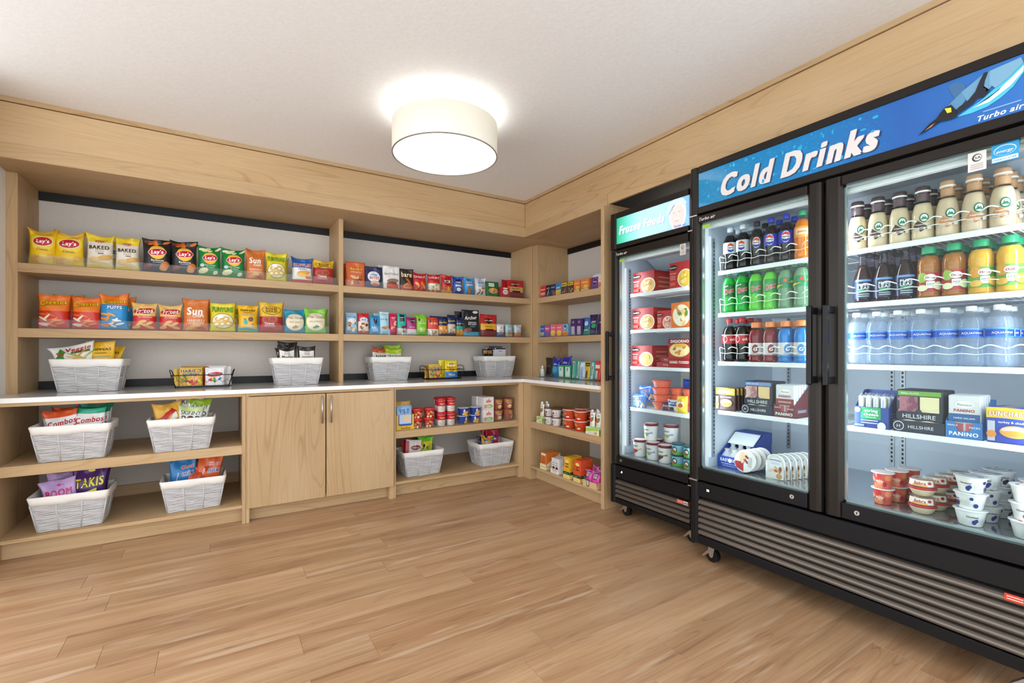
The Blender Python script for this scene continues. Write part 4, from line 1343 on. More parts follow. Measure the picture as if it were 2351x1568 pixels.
acrylic_tray(-3.240, -1.610, mid(second_left), S2, 'long clear acrylic tray under the cheese puff bags on the second shelf')

PO = dict(style='pouch', d=.055, dip=.0)
right_top = [
    (-1.403, .158, .200, 'dd6a35', lambda P: (P.t("Reese's", .05, .72, .62, 'f4d13c', 'h', .2, 1.1, .06, 0, '5a2a14'), P.t('DIPPED PRETZELS', .05, .58, .55, 'f6ece2', 'b'), P.bits(8, -.4, .5, .15, .40, .16, .06, ['b5602c', 'e8c39a', '8a4220'], 2)), 'orange dipped pretzel pouch at the left end of the right hand top shelf', PO),
    (-1.259, .145, .175, [(.10, '20284e'), (1, '1f2a55')], lambda P: (P.e(0, .52, .36, .26, 'e8eef6'), P.t('BITES', .05, .47, .56, 'c8323a', 'h'), P.t('crisp', .0, .63, .4, '2a5fb0', 'h', .2), P.e(.1, .22, .26, .12, 'e2b48c'), P.e(.1, .15, .18, .07, 'c4503c')), 'navy pouch with white oval beside the orange pretzel pouch', PO),
    (-1.113, .152, .194, [(.30, 'e6ddd6'), (1, 'eceae8')], lambda P: (P.t('barkTHINS', 0, .66, .82, '5a5654', 'r'), P.e(.1, .36, .34, .10, '9a7a68', .1), P.e(0, .22, .30, .10, '7a4a38'), P.r(-.6, .7, .03, .20, 'd9503e')), 'tall white chocolate bark pouch on the right hand top shelf', PO),
    (-.983, .120, .182, [(.22, 'c5442f'), (1, '2a2523')], lambda P: (P.t('bare', 0, .74, .82, 'f3d9b0', 'h', 0, 1.3), P.bits(6, -.4, .5, .25, .52, .22, .05, ['c9652c', 'e08a3a'], 5), P.lines(-.6, .6, .10, .14, 2, 'f3d9b0')), 'black apple chip pouch with cream lettering on the right hand top shelf', PO),
    (-.871, .130, .165, 'c7252b', d_top('CHEEZ-IT', 'ffffff', ['f0922c', 'e2701c', 'f6b04a'], .88, .76, hs=1.4), 'red cheese cracker bag beside the black apple chip pouch', dict(d=.05)),
    (-.738, .125, .166, [(.12, 'c7252b'), (.45, 'e6dfce'), (1, 'c7252b')], d_top('CHEEZ-IT', 'ffffff', ['8fae5a', 'e9c06a', 'f6ead0'], .88, .78, hs=1.4), 'red cheese cracker bag with a pale green picture', dict(d=.05)),
    (-.620, .116, .170, [(.15, 'e0a13c'), (1, 'cf2a26')], lambda P: (P.e(0, .58, .40, .17, '8c1f33'), P.t('MIX', 0, .60, .6, 'f2f2f2', 'h'), P.bits(8, -.5, .5, .1, .35, .18, .06, ['f0922c', 'e9b24a', 'b0501c'], 6)), 'red and orange snack mix bag beside the blue cookie bag', dict(d=.05)),
    (-.513, .106, .166, '1450b8', lambda P: (P.e(0, .75, .25, .08, '22242c', .4), P.t('OREO', 0, .62, .56, 'ffffff', 'h', .1), P.t('minis', 0, .46, .66, 'ffffff', 'h', .15, 1.2), P.e(.0, .22, .28, .14, '22242c'), P.e(0, .23, .22, .10, 'e9eef4')), 'royal blue mini cookie bag on the right hand top shelf', dict(d=.05)),
    (-.403, .114, .163, '2b93d8', lambda P: (P.t('CHIPS', 0, .70, .62, 'ffffff', 'h', .05, 1.1, 0, 0, 'c8323a'), P.t('AHOY', 0, .54, .62, 'ffffff', 'h', .05, 1.1, 0, 0, 'c8323a'), P.bits(6, -.4, .5, .12, .34, .2, .08, ['c9853c', '9a5c28'], 8)), 'sky blue cookie bag on the right hand top shelf', dict(d=.05)),
    (-.285, .120, .172, [(.5, 'e3e5ea'), (1, 'cfdcec')], d_top('SOFT', '3f6fb0', ['c9853c', '9a5c28', 'e4e0d8'], .6, .66, sub='BAKED', subc='3f6fb0'), 'pale blue and white cookie bag beside the green granola pouch', dict(d=.05)),
    (-.156, .142, .139, '1c6b35', lambda P: (P.r(-.6, .3, .66, .90, 'f0f2ea'), P.t('NATURE', -.15, .78, .36, '1c6b35', 'h'), P.e(.05, .38, .36, .20, 'd9a85a'), P.bits(6, -.4, .5, .2, .5, .14, .06, ['b5772c', 'e8c680'], 9)), 'dark green granola pouch on the right hand top shelf', PO),
    (-.030, .100, .095, 'c4262b', lambda P: (P.e(0, .5, .30, .24, 'f2ebe6'), P.t('mini', 0, .55, .4, 'c4262b', 'h'), P.r(-.5, .5, .8, .92, 'f2ebe6')), 'small red carton between the green pouch and the jerky', dict(name='snack_carton', cat='box', d=.10)),
    (.100, .190, .172, [(.32, '7d2024'), (.62, 'd9a864'), (1, 'c3272b')], lambda P: (P.p([(-.42, .88), (.42, .88), (.36, .74), (0, .62), (-.36, .74)], '2b1a18', (0, .78)), P.t('JACK LINKS', 0, .78, .50, 'f2ece6', 'h'), P.t('BEEF JERKY', 0, .52, .5, '7a3a20', 'b'), P.r(-.5, .5, .30, .40, '3a1c18')), 'red and tan jerky pouch at the corner end of the top shelf', dict(style='pouch', d=.05, dip=0)),
]
shelf_row(right_top, S1, 'A', 'snack_pouch', 'pouch', 'packets on the right hand top shelf', seed0=500)
shelf_row([(.075, .19, .180, [(.62, '7d2024'), (1, 'c3272b')], None, 'second red jerky pouch behind the front one', dict(style='pouch', d=.05, dip=0, off=.07)),
           (-1.43, .15, .196, 'd9622e', None, 'second orange pretzel pouch turned behind the front one', dict(style='pouch', d=.05, dip=0, off=.075, rz=-.3)),
           (-1.135, .15, .206, 'dcd8d4', None, 'second white bark pouch behind the front one', dict(style='pouch', d=.05, dip=0, off=.07)),
           (-.85, .13, .168, 'c7252b', None, 'second red cracker bag behind the front one', dict(d=.05, off=.07))], S1, 'A', 'snack_pouch', 'pouch', 'packets on the right hand top shelf', seed0=560)
BA = dict(style='bar', d=.042, dip=0.0)
right_second = [
    (-1.435, .094, .168, [(.2, '58a8dc'), (1, '9fcbe8')], lambda P: (P.t('POPCORN', 0, .80, .7, '2a4a7a', 'h'), P.e(0, .62, .36, .10, 'e9eef4'), P.bits(14, -.6, .6, .12, .55, .12, .06, ['e9d3ae', 'b57a3c', 'f2e6cc', '8a4a22'], 3)), 'light blue caramel popcorn bag at the left end of the lower right shelf', BA),
    (-1.343, .092, .168, [(.15, 'c2302f'), (.6, 'ead9c6'), (1, 'cf2f33')], lambda P: (P.e(0, .68, .36, .12, 'd5dcec'), P.t('MIX', 0, .68, .4, '4a5a9a', 'h'), P.bits(14, -.6, .6, .10, .5, .13, .06, ['e9d3ae', 'a03a2c', 'c98a4a', '6a3a1c'], 4)), 'red and cream popcorn bag beside the light blue one', BA),
    (-1.251, .090, .154, '2e8fc8', lambda P: (P.p([(-.4, .82), (.4, .82), (.3, .60), (0, .50), (-.2, .62)], '3a2620', (0, .7)), P.t('SALT', 0, .36, .7, 'd8ecf6', 'h'), P.lines(-.5, .5, .18, .26, 2, 'd8ecf6')), 'mid blue nut bag with a brown flap on the lower right shelf', BA),
    (-1.174, .088, .188, 'a8d5e6', lambda P: (P.t('SEA SALT', 0, .66, .8, '3a7fa8', 'h'), P.e(0, .32, .34, .05, 'c98a52', .1), P.e(-.1, .28, .25, .04, 'a86a3a', -.2), P.r(-.9, .9, .9, .97, 'd6ecf3')), 'pale aqua nut bag on the lower right shelf', BA),
    (-1.101, .068, .178, 'c9254f', lambda P: (P.bits(6, -.5, .5, .3, .6, .2, .05, ['e9a08a', 'f0cdb0'], 2), P.t('NUTS', 0, .78, .6, 'f6dfe6', 'h')), 'narrow crimson nut bag on the lower right shelf', BA),
    (-1.029, .088, .180, [(.3, 'd9d6d2'), (1, '27b3a0')], lambda P: (P.r(-.5, .5, .62, .95, '2b2b30'), P.t('ALMOND', 0, .80, .42, 'dff2ee', 'h'), P.bits(9, -.6, .6, .15, .42, .14, .05, ['7d2f33', 'b06a4a', 'e3d6c6'], 5)), 'teal nut bag with black panel on the lower right shelf', BA),
    (-.943, .100, .152, [(.32, 'e5e0e2'), (1, 'b02a78')], lambda P: (P.r(-.3, .5, .66, .92, '3a2634'), P.t('DRIZZLE', .1, .80, .34, 'f2dce8', 'h'), P.t('SNACKS', 0, .44, .5, 'f2dce8', 'b')), 'magenta and white nut bag on the lower right shelf', BA),
    (-.853, .104, .168, '86cc34', lambda P: (P.e(-.5, .78, .10, .06, '2c3a1c'), P.t('pistachio', 0, .62, .7, 'eef7dc', 'h'), P.e(0, .30, .30, .12, 'a9dd5c'), P.bits(5, -.3, .3, .24, .38, .1, .04, ['c9d97a', 'e9e2b4'], 3)), 'lime green pistachio bag on the lower right shelf', BA),
    (-.750, .112, .158, [(.34, 'e9e4e0'), (1, 'd9472c')], lambda P: (P.e(-.55, .76, .10, .07, '2c1c18'), P.t('CHILI', .1, .66, .6, 'f8e2d8', 'h'), P.bits(5, -.4, .4, .1, .28, .15, .05, ['c98a5a', 'e2b98a'], 3)), 'orange red pistachio bag with white base on the lower right shelf', BA),
    (-.658, .095, .168, [(.12, '1c2347'), (.52, 'e58a3a'), (1, '202a58')], d_top('PLANTERS', 'f4d13c', ['e9b24a', 'c98a3a', 'f0d08a'], .86, .68), 'navy nut bag with orange middle beside the orange red bag', BA),
    (-.575, .088, .186, [(.12, '1c2347'), (.55, 'c9c2b4'), (1, '202a58')], d_top('PLANTERS', 'f4d13c', ['c9a878', '8a6a44', 'e3cda4'], .86, .70), 'navy nut bag with grey nuts, tallest of the three navy bags', BA),
    (-.496, .080, .166, [(.30, 'd98a3a'), (.52, '2aa08c'), (1, '202a58')], d_top('PLANTERS', 'f4d13c', ['e9b24a', 'c98a3a'], .86, .66, fy=(.08, .3)), 'navy and teal nut bag beside the big black jerky pouch', BA),
    (-.382, .185, .240, [(.16, '4aa6c8'), (1, '26262a')], lambda P: (P.t('Archer', 0, .70, .68, 'f6f4f0', 'h', .2, 1.2, .08), P.t('GRASS-FED', .15, .52, .46, 'f0eeea', 'h'), P.t('BEEF JERKY', .15, .45, .5, 'f0eeea', 'h'), P.t('Original', .15, .37, .3, '6fc0dc', 'b'), P.e(-.4, .22, .22, .09, '8a5a4a', .3), P.e(.55, .92, .16, .05, 'e6dcd6')), 'tall black jerky pouch with white script on the lower right shelf', dict(style='pouch', d=.055, dip=0)),
    (-.195, .180, .204, [(.30, '7d2024'), (.58, 'e8b83a'), (1, 'c3272b')], lambda P: (P.p([(-.42, .82), (.42, .82), (.36, .68), (0, .56), (-.36, .68)], '2b1a18', (0, .72)), P.t('JACK LINKS', 0, .73, .52, 'f2ece6', 'h'), P.t('BEEF JERKY', 0, .45, .46, 'a83a20', 'b'), P.r(-.5, .5, .28, .34, '3a1c18')), 'red and yellow jerky pouch right of the black jerky pouch', dict(style='pouch', d=.05, dip=0)),
]
shelf_row(right_second, S2, 'A', 'snack_pouch', 'pouch', 'packets on the lower right shelf', seed0=600)
shelf_row([(-.43, .15, .228, '232327', None, 'second black jerky pouch behind the tall front one', dict(style='pouch', d=.05, dip=0, off=.08)),
           (-.165, .17, .212, [(.58, 'e8b83a'), (1, 'c3272b')], None, 'second red and yellow jerky pouch behind the front one', dict(style='pouch', d=.05, dip=0, off=.07)),
           (-.845, .10, .186, '8ed03c', None, 'second lime pistachio bag behind the front one', dict(style='bar', d=.04, dip=0, off=.07)),
           (-.70, .12, .175, '24306a', None, 'second navy nut bag behind the orange middled one', dict(style='bar', d=.04, dip=0, off=.06)),
           (-1.20, .09, .176, 'b9dcea', None, 'second pale aqua nut bag behind the front one', dict(style='bar', d=.04, dip=0, off=.06))], S2, 'A', 'snack_pouch', 'pouch', 'packets on the lower right shelf', seed0=660)
# short upright bar packets at the right end
for i, (x, c1, c2, nm, wd) in enumerate([(-.075, '2f62b8', 'e9eef6', 'blue', 'second'), (.018, 'c9b49a', 'a8d4dc', 'tan and aqua', 'middle'), (.118, 'd8743a', 'c9dfe6', 'orange edged aqua', 'last')]):
    shelf_row([(x, .084, .118, [(.35, c1), (1, c2)], lambda P: (P.r(-.2, .5, .62, .78, 'c8323a'), P.t('BAR', .1, .70, .4, 'ffffff', 'h'), P.e(0, .28, .32, .12, 'b98a5c'), P.t('CRUNCH', 0, .48, .6, '3a5a7a', 'b')), '%s energy bar packet near the corner on the lower right shelf' % nm, dict(style='bar', d=.03, dip=0))], S2, 'A', 'bar_packet', 'bar', 'bar packets at the corner', seed0=700 + i)
    for k in range(2):
        shelf_row([(x + .012 * (k + 1), .084, .117, [(.35, c1), (1, c2)], None, '%s energy bar packet %s behind the front %s one' % (nm, ('just', 'two places')[k], nm), dict(style='bar', d=.028, dip=0, off=.035 * (k + 1)))], S2, 'A', 'bar_packet', 'bar', 'bar packets at the corner', seed0=720 + i * 3 + k)
acrylic_tray(-1.490, .225, mid(right_top), S1, 'clear acrylic tray under the packets on the right hand top shelf', lip=.05)
acrylic_tray(-1.490, .228, mid(right_second) + [-.125, -.03, .065], S2, 'clear acrylic tray under the nut bags on the lower right shelf', lip=.05)
# ------------------------------------------------------------------ corner shelves: medicine and toiletries
MC = dict(name='medicine_carton', cat='box', d=.075)
w_ = lambda txt, c, wd=.75, cy=.68, extra=None: (lambda P: ((extra(P) if extra else None), P.t(txt, 0, cy, wd, c, 'h', maxh=.3)))
row1 = [
    (.130, .084, .106, 'd8302c', w_('Tylenol', 'ffffff', .8, .70, lambda P: P.r(-.8, .8, .2, .42, 'f0b8b0')), 'red medicine carton at the corner end of the top shelf', MC),
    (.046, .074, .107, '1d2230', w_('ACTIVE', 'e8ecf2', .7, .72, lambda P: (P.p([(-.5, .1), (-.2, .1), (.3, .6), (.1, .6)], 'c9d2dc'), P.e(.4, .3, .14, .1, '3a6aa8'))), 'black medicine carton with a grey stripe on the corner top shelf', MC),
    (-.031, .078, .106, '22306a', w_('EXTRA', 'e9d84a', .7, .74, lambda P: (P.p([(-.3, .1), (.6, .1), (.6, .5)], 'd8452c'), P.e(-.3, .38, .2, .12, '3a8a5a'))), 'navy medicine carton with an orange corner on the top shelf', MC),
    (-.108, .078, .108, [(1, '2a86c6')], w_('Advil', 'f2ead0', .75, .62, lambda P: P.r(-.98, .98, .02, .42, 'e8c93a')), 'blue and yellow medicine carton on the corner top shelf', MC),
    (-.193, .084, .104, '5a3a28', w_('MIDOL', '2a2018', .8, .80, lambda P: (P.r(-.95, .95, .66, .95, 'e8c93a'), P.bits(6, -.6, .6, .15, .5, .10, .06, ['d9c2a4', '8a6a4a'], 2))), 'brown carton with a yellow top beside the blue and yellow one', MC),
    (-.281, .086, .102, '5a3a28', w_('MIDOL', '2a2018', .8, .80, lambda P: (P.r(-.95, .95, .66, .95, 'e8c93a'), P.bits(6, -.6, .6, .15, .5, .10, .06, ['d9c2a4', '8a6a4a'], 3))), 'brown carton with a yellow top beside the orange cartons', MC),
    (-.369, .084, .102, 'e8813a', w_('vitamin', 'fbe6c4', .75, .72, lambda P: (P.e(.2, .32, .30, .18, 'f3c545'), P.r(-.9, .9, .02, .14, 'f6d87a'))), 'orange vitamin carton nearer the brown cartons', MC),
    (-.473, .112, .100, 'e8813a', w_('vitamin', 'fbe6c4', .70, .72, lambda P: (P.e(.2, .32, .28, .18, 'f3c545'), P.r(-.9, .9, .02, .14, 'f6d87a'))), 'orange vitamin carton beside the purple pouch', MC),
    (-.584, .125, .128, [(.80, '6a3a86'), (1, 'd8d4de')], lambda P: (P.e(0, .48, .34, .26, '8a5aa6'), P.e(0, .48, .25, .19, '4a2a62'), P.t('sleep', 0, .50, .4, 'e6dcf0', 'h')), 'purple pouch with a pale top on the corner top shelf', dict(style='pouch', d=.05, dip=0, name='hygiene_pouch', cat='pouch')),
    (-.672, .070, .098, 'e9e2dc', w_('ORANGE', 'e07030', .7, .75, lambda P: P.r(-.9, .9, .1, .5, 'e8813a')), 'white and orange carton against the oak end panel', MC),
]
shelf_row(row1, S1, 'B', group='medicines on the corner top shelf', seed0=800)
row2 = [
    (.142, .078, .106, '2f62b8', w_('ALLERGY', 'e8f0fa', .8, .72, lambda P: (P.r(-.9, .9, .1, .40, '7fc0e0'), P.e(.3, .26, .2, .12, 'e8c93a'))), 'blue remedy carton at the corner end of the second shelf', MC),
    (.060, .082, .104, '7a5ab0', w_('Pepto', 'ffffff', .75, .74, lambda P: P.r(-.95, .95, .45, .97, 'd9508a')), 'pink and purple remedy carton on the corner second shelf', MC),
    (-.028, .082, .110, 'ec6f86', w_('stomach', 'fdf0f2', .8, .74, lambda P: P.e(0, .28, .42, .25, 'f3d04a')), 'pink and yellow remedy carton nearer the purple one', MC),
    (-.121, .090, .108, 'ec6f86', w_('stomach', 'fdf0f2', .75, .74, lambda P: P.e(0, .28, .40, .25, 'f3d04a')), 'pink and yellow remedy carton beside the blue faced one', MC),
    (-.209, .076, .106, '86b8d8', w_('bear', '22304a', .4, .90, lambda P: (P.e(0, .66, .24, .2, '22304a'), P.e(0, .62, .14, .11, 'e8eef4'), P.r(-.95, .95, .02, .34, 'ec8a2e'))), 'pale blue carton with orange base on the corner second shelf', MC),
    (-.322, .074, .145, '4a2c66', w_('U', 'e6dcf0', .3, .80, lambda P: P.r(-.8, .5, .05, .55, 'b9aec6')), 'purple and silver hygiene carton nearer the corner', dict(name='hygiene_carton', cat='box', d=.07)),
    (-.401, .076, .143, '4a2c66', w_('U', 'e6dcf0', .3, .80, lambda P: P.r(-.8, .5, .05, .55, 'b9aec6')), 'purple and silver hygiene carton beside the blue pouch', dict(name='hygiene_carton', cat='box', d=.07)),
    (-.478, .084, .149, [(.45, '2a8a78'), (1, '3a6ab8')], lambda P: (P.e(-.1, .66, .28, .14, 'c9dce6'), P.t('care', 0, .30, .6, 'dff2ea', 'h')), 'blue and green hygiene pouch on the corner second shelf', dict(style='pouch', d=.04, dip=0, name='hygiene_pouch', cat='pouch')),
    (-.563, .098, .168, '2f2352', lambda P: (P.t('gum', 0, .66, .6, 'e6dcf0', 'h', .1), P.e(.15, .44, .30, .12, '2faa6a'), P.lines(-.5, .5, .12, .22, 3, '8a7ab0')), 'dark violet pouch with green swirl on the corner second shelf', dict(style='pouch', d=.04, dip=0, name='hygiene_pouch', cat='pouch')),
    (-.655, .090, .168, '33205a', lambda P: (P.t('care', 0, .6, .5, 'cbbfe0', 'h'),), 'dark violet pouch against the oak end panel', dict(style='pouch', d=.04, dip=0, name='hygiene_pouch', cat='pouch')),
]
shelf_row(row2, S2, 'B', group='remedies on the corner second shelf', seed0=850)
CARD = dict(style='pouch', d=.03, dip=0, name='toiletry_pack', cat='toiletry pack')
HC = dict(name='hygiene_carton', cat='box', d=.05)
row3 = [
    (.115, .115, .178, '2a2826', lambda P: (P.t('SHAVE', 0, .55, .5, '8a8478', 'b'),), 'black toiletry pouch at the corner end of the counter', dict(CARD, off=.05)),
    (.000, .120, .195, [(.5, '2a7fc0'), (1, '2a34b0')], lambda P: (P.e(-.1, .36, .34, .16, '4ab0d8'), P.t('ultra', 0, .62, .5, 'e8eefa', 'h', .2)), 'royal blue wrinkled razor bag, left one of two on the counter', dict(CARD, d=.05, dip=.1, style='chip', off=.04)),
    (-.118, .130, .215, [(.4, '2a8ac8'), (1, '2c30b4')], lambda P: (P.e(0, .40, .30, .14, '5abce0'), P.t('ultra', 0, .64, .5, 'e8eefa', 'h', .2)), 'royal blue wrinkled razor bag, taller right one of two on the counter', dict(CARD, d=.05, dip=.14, style='chip', off=.06)),
    (-.150, .080, .115, '2f9e63', w_('F', '2a6a8a', .3, .66, lambda P: P.r(-.75, .75, .10, .86, 'dff0e6')), 'green and white floss carton nearer the corner on the counter', HC),
    (-.243, .088, .117, '2f9e63', w_('F', '2a6a8a', .3, .66, lambda P: P.r(-.75, .75, .10, .86, 'dff0e6')), 'green and white floss carton beside the toothbrushes', HC),
    (-.316, .050, .160, '2aa394', lambda P: (P.r(-.6, .2, .06, .94, 'dfeef0'), P.r(-.35, .0, .10, .9, '1f7f8a')), 'teal toothbrush card beside the floss carton', CARD),
    (-.369, .052, .164, '2f9e8a', lambda P: (P.r(-.2, .6, .06, .94, 'dfeee6'), P.r(0, .35, .10, .9, '2a6a5a')), 'teal toothbrush card beside the pale blue pack', CARD),
    (-.423, .074, .150, 'c6d8ea', lambda P: (P.r(-.7, .7, .74, .94, 'eef3f8'), P.e(0, .4, .20, .3, '9ab8d8', .1)), 'pale blue toothpaste pack on the counter', CARD),
    (-.490, .064, .152, 'e2b83a', lambda P: (P.r(-.8, .8, .74, .95, '22201c'), P.t('BIC', 0, .84, .5, 'f0c83a', 'h'), P.r(-.35, .2, .1, .5, '4a4238')), 'yellow razor card with black top on the counter', CARD),
    (-.552, .066, .156, '3aa79a', lambda P: (P.r(-.3, .5, .06, .94, 'dceae8'), P.r(-.1, .2, .1, .8, '2a7f78')), 'teal and white brush card beside the red pack', CARD),
    (-.616, .068, .160, 'd2402f', lambda P: (P.r(-.8, .8, .62, .80, 'f2e6e0'), P.r(-.7, .3, .08, .5, 'd9c9c4')), 'red and white pack against the end panel on the counter', CARD),
]
shelf_row(row3, CT, 'B', group='toiletries on the counter', seed0=900)
def small_bottle():
    mb = MB(); mb.lathe([(.020, 0), (.021, .004), (.021, .062), (.012, .074), (.010, .076)], M('e9e6e0', .3, kind='plastic'), 20); o = mb.build('travel_bottle')
    mc = MB(); mc.lathe([(.012, .076), (.012, .098), (.010, .100)], M('f6f4f0', .3, kind='plastic'), 16); mc.build('cap', o)
    P = Print(round_surf(lambda z: .021, .012, .056, 1.5), .063, .044, kind='label'); P.r(-.8, .8, .1, .9, 'dfe8ea'); P.t('care', 0, .6, .4, '5a8a9a', 'b'); P.build(o, 'printed_label')
    return o
proto('travel', small_bottle, 'small white travel bottle in front of the black toiletry pouch', (.300, .150, CT + .0042), R(-90), 'bottle')
acrylic_tray(-.168, .715, [-.088, -.008, .07, .15, .237, .325, .413, .53, .645], S1, 'short clear acrylic tray under the medicine cartons', 'B', .034, .22)
acrylic_tray(-.168, .715, [-.10, -.016, .072, .167, .26, .362, .44, .52, .61], S2, 'short clear acrylic tray under the remedy cartons', 'B', .034, .22)
acrylic_tray(-.168, .660, [-.06, .06, .197, .29, .342, .395, .458, .522, .585], CT, 'short clear acrylic tray under the toiletries on the counter', 'B', .03, .2)
# ------------------------------------------------------------------ baskets and what is in them
def in_basket(x, yf, z, items, group):
    """packets standing in a basket: (dx, dy, w, h, bands, art, label, kw); dy from the basket's front base edge"""
    for i, (dx, dy, w, h, bands, art, label, kw) in enumerate(items):
        kw = dict(kw); d = kw.pop('d', .05); nm = kw.pop('name', 'snack_bag'); ct = kw.pop('cat', 'bag'); zz = kw.pop('dz', .045); free = kw.pop('free', 0); roll = kw.pop('roll', 0.0)
        if not free:
            roll = max(-.16, min(.16, roll))
        dx = max(-.072, min(.072, dx * .85)); w = w * (.90 if nm != 'snack_carton' else .9); h = h + .008
        dx -= 0 if free else .045 * math.copysign(min(1, abs(roll) / .16), roll) * .55; dy = .050 + (dy - .05) * .80
        if isinstance(bands, str):
            bands = [(1, bands)]
        if nm == 'snack_carton':
            o = carton(nm, label, (x + dx, yf + dy, z + zz), w, h, d, bands[0][1], art, kw.get('rz', 0), ct, group, tilt=kw.get('tilt', 0))
        else:
            o = packet(nm, label, (x + dx, yf + dy, z + zz), w, h, d, bands, art, cat=ct, group=group, seed=int(1000 + x * 997 + i * 31) % 9973, **kw)
        if roll:
            o.rotation_euler[1] = roll

b1, b2, b3, b4 = (-2.985, .235), (-1.838, .195), (-1.105, .345), (-.070, .335)
basket(b1[0], b1[1], CT, 'lined basket of straw and chickpea snacks at the left end of the counter', -.03)
basket(b2[0], b2[1], CT, 'lined basket of black and white popcorn bags left of the divider')
basket(b3[0], b3[1], CT, 'lined basket with lime green popcorn bags right of the divider')
basket(b4[0], b4[1], CT, 'lined basket of dark tins and white packs by the corner post')
in_basket(*b1, CT, [
    (-.060, .10, .235, .205, [(.40, 'e9e6e0'), (1, 'f0efec')], lambda P: (P.p([(-.95, .62), (-.45, .55), (-.35, .78), (-.55, .95), (-.7, .80)], '3f8f3a', (-.55, .72)), P.t('Ve', -.62, .74, .2, 'd0302c', 'h', .2), P.t('Veggie', .25, .86, .62, 'c8302c', 'h', .1, 1, .0), P.r(-.1, .8, .70, .77, '4a6a3a'), P.bits(10, -.1, .7, .40, .64, .26, .02, ['f0b24a', 'e89a3a', 'f6d890', '9ac05a'], 4)), 'white veggie straw bag with green leaf slumped in the left counter basket', dict(roll=-.22, d=.06, dip=.05, free=1, dz=.085)),
    (.055, .095, .155, .262, 'f2bd24', d_hippeas, 'amber chickpea puff bag upright in the left counter basket', dict(roll=-.05, dip=.02)),
    (.105, .150, .150, .245, 'f2bd24', d_hippeas, 'second amber chickpea puff bag leaning right behind the upright one', dict(roll=.20, dip=.05)),
], 'bags in the left counter basket')
def d_popc(word, sub):
    return lambda P: (P.r(-.86, .86, .0, .84, 'e9e6e1', 10, 8), P.r(-.3, .3, .70, .80, 'c9c4bc'), P.t(word, .05, .62, .66, '2c2624', 'h'), P.t(sub, .05, .53, .5, '4a443e', 'b'), P.e(.1, .36, .28, .10, 'dcb878'))
in_basket(*b2, CT, [
    (-.075, .080, .135, .245, '2e2925', d_popc('Muddy', 'grain'), 'black and white grain snack bag at the front of its basket', dict(dip=.10)),
    (-.062, .135, .145, .268, '2e2925', d_popc('Muddy', 'grain'), 'taller black and white grain snack bag behind the front one', dict(dip=.02)),
    (-.118, .125, .120, .235, '2e2925', d_popc('Muddy', 'grain'), 'black and white snack bag leaning out at the left of its basket', dict(roll=-.18)),
    (.085, .090, .140, .238, '3a342f', d_popc('SWEET', 'and salty'), 'dark topped bag lettered sweet in the basket left of the divider', dict(dip=.04)),
    (.100, .140, .130, .232, '3a342f', None, 'second dark topped bag behind the sweet one', dict(dip=.02)),
], 'black and white bags in a basket')
in_basket(*b3, CT, [
    (-.095, .095, .150, .232, [(.80, 'e9e4de'), (1, 'cf5a34')], lambda P: (P.t('bitsy', .1, .66, .7, '3a2a24', 'h', .1, 1, .1), P.e(.1, .85, .16, .05, 'e9a06a')), 'white bag with a rust red top in the basket right of the divider', dict(roll=.05)),
    (.055, .080, .165, .225, [(.78, 'e9ecdf'), (1, 'b7d52c')], lambda P: (P.t('SKINNY', 0, .68, .85, '3a3a34', 'r'), P.t('POP', 0, .52, .6, '3a3a34', 'r')), 'lime topped white popcorn bag at the front of the same basket', dict(roll=.03)),
    (.060, .135, .165, .258, [(.80, 'e9ecdf'), (1, 'a8cf30')], lambda P: (P.t('SKINNY', -.3, .72, .6, '3a3a34', 'r'),), 'taller lime topped white popcorn bag behind the front one', dict(roll=-.05, dip=.03)),
    (-.010, .150, .120, .248, [(1, '9db04a')], lambda P: (P.r(-.9, .9, .55, .98, '8c9088'), P.t('SK', 0, .86, .5, '2a2a26', 'r')), 'grey and olive bag standing at the back of the same basket', dict()),
], 'bags in the basket right of the divider')
in_basket(*b4, CT, [
    (-.095, .100, .130, .212, '1d1c1e', lambda P: (P.r(-.8, .8, .80, .95, 'b98a4a'),), 'black and bronze pack in the basket by the corner post', dict(style='pouch', d=.03, dip=0)),
    (-.015, .120, .135, .222, 'e6e8ec', lambda P: (P.r(-.95, .95, .93, .99, '23284a'), P.t('thin', 0, .86, .3, '3a4a6a', 'b')), 'white pack with navy edge, left one in the corner basket', dict(name='snack_carton', cat='box', d=.03)),
    (.095, .110, .125, .225, 'e9eaee', lambda P: (P.r(-.95, .95, .93, .99, '23284a'), P.t('thin', 0, .86, .3, '3a4a6a', 'b')), 'white pack with navy edge, right one in the corner basket', dict(name='snack_carton', cat='box', d=.03)),
    (.060, .165, .150, .236, '1f2440', None, 'navy pack at the back of the corner basket', dict(name='snack_carton', cat='box', d=.03)),
], 'packs in the corner basket')

# black wire baskets of sweets
w1, w2 = (-2.413, .345), (-.645, .36)
wire_basket(w1[0], w1[1], CT, 'black wire basket of gummy bags on the left half of the counter')
wire_basket(w2[0], w2[1], CT, 'black wire basket of candy bags on the right half of the counter')
def d_haribo(P):
    P.t('HARIBO', 0, .82, .86, '2a2424', 'h', 0, 1.1, 0, 0, 'f3ead6'); P.t('Goldbears', 0, .66, .72, '3a2a20', 'h', .1, 1, 0, 0, 'f3e3b0')
    P.bits(22, -.75, .75, .10, .50, .13, .07, ['d8402c', 'e9a23a', 'f2d84a', 'c8323a', 'f0b08a', '4a9a4a'], 3)
def d_mike(c):
    return lambda P: (P.e(0, .62, .40, .12, 'c8262c', .08), P.t('Albanese', 0, .62, .6, 'f6ecec', 'h', .1), P.bits(7, -.6, .6, .28, .40, .10, .05, ['d8402c', '3a9a4a', 'e9a23a', '2f72c0', 'f0d04a'], 4))
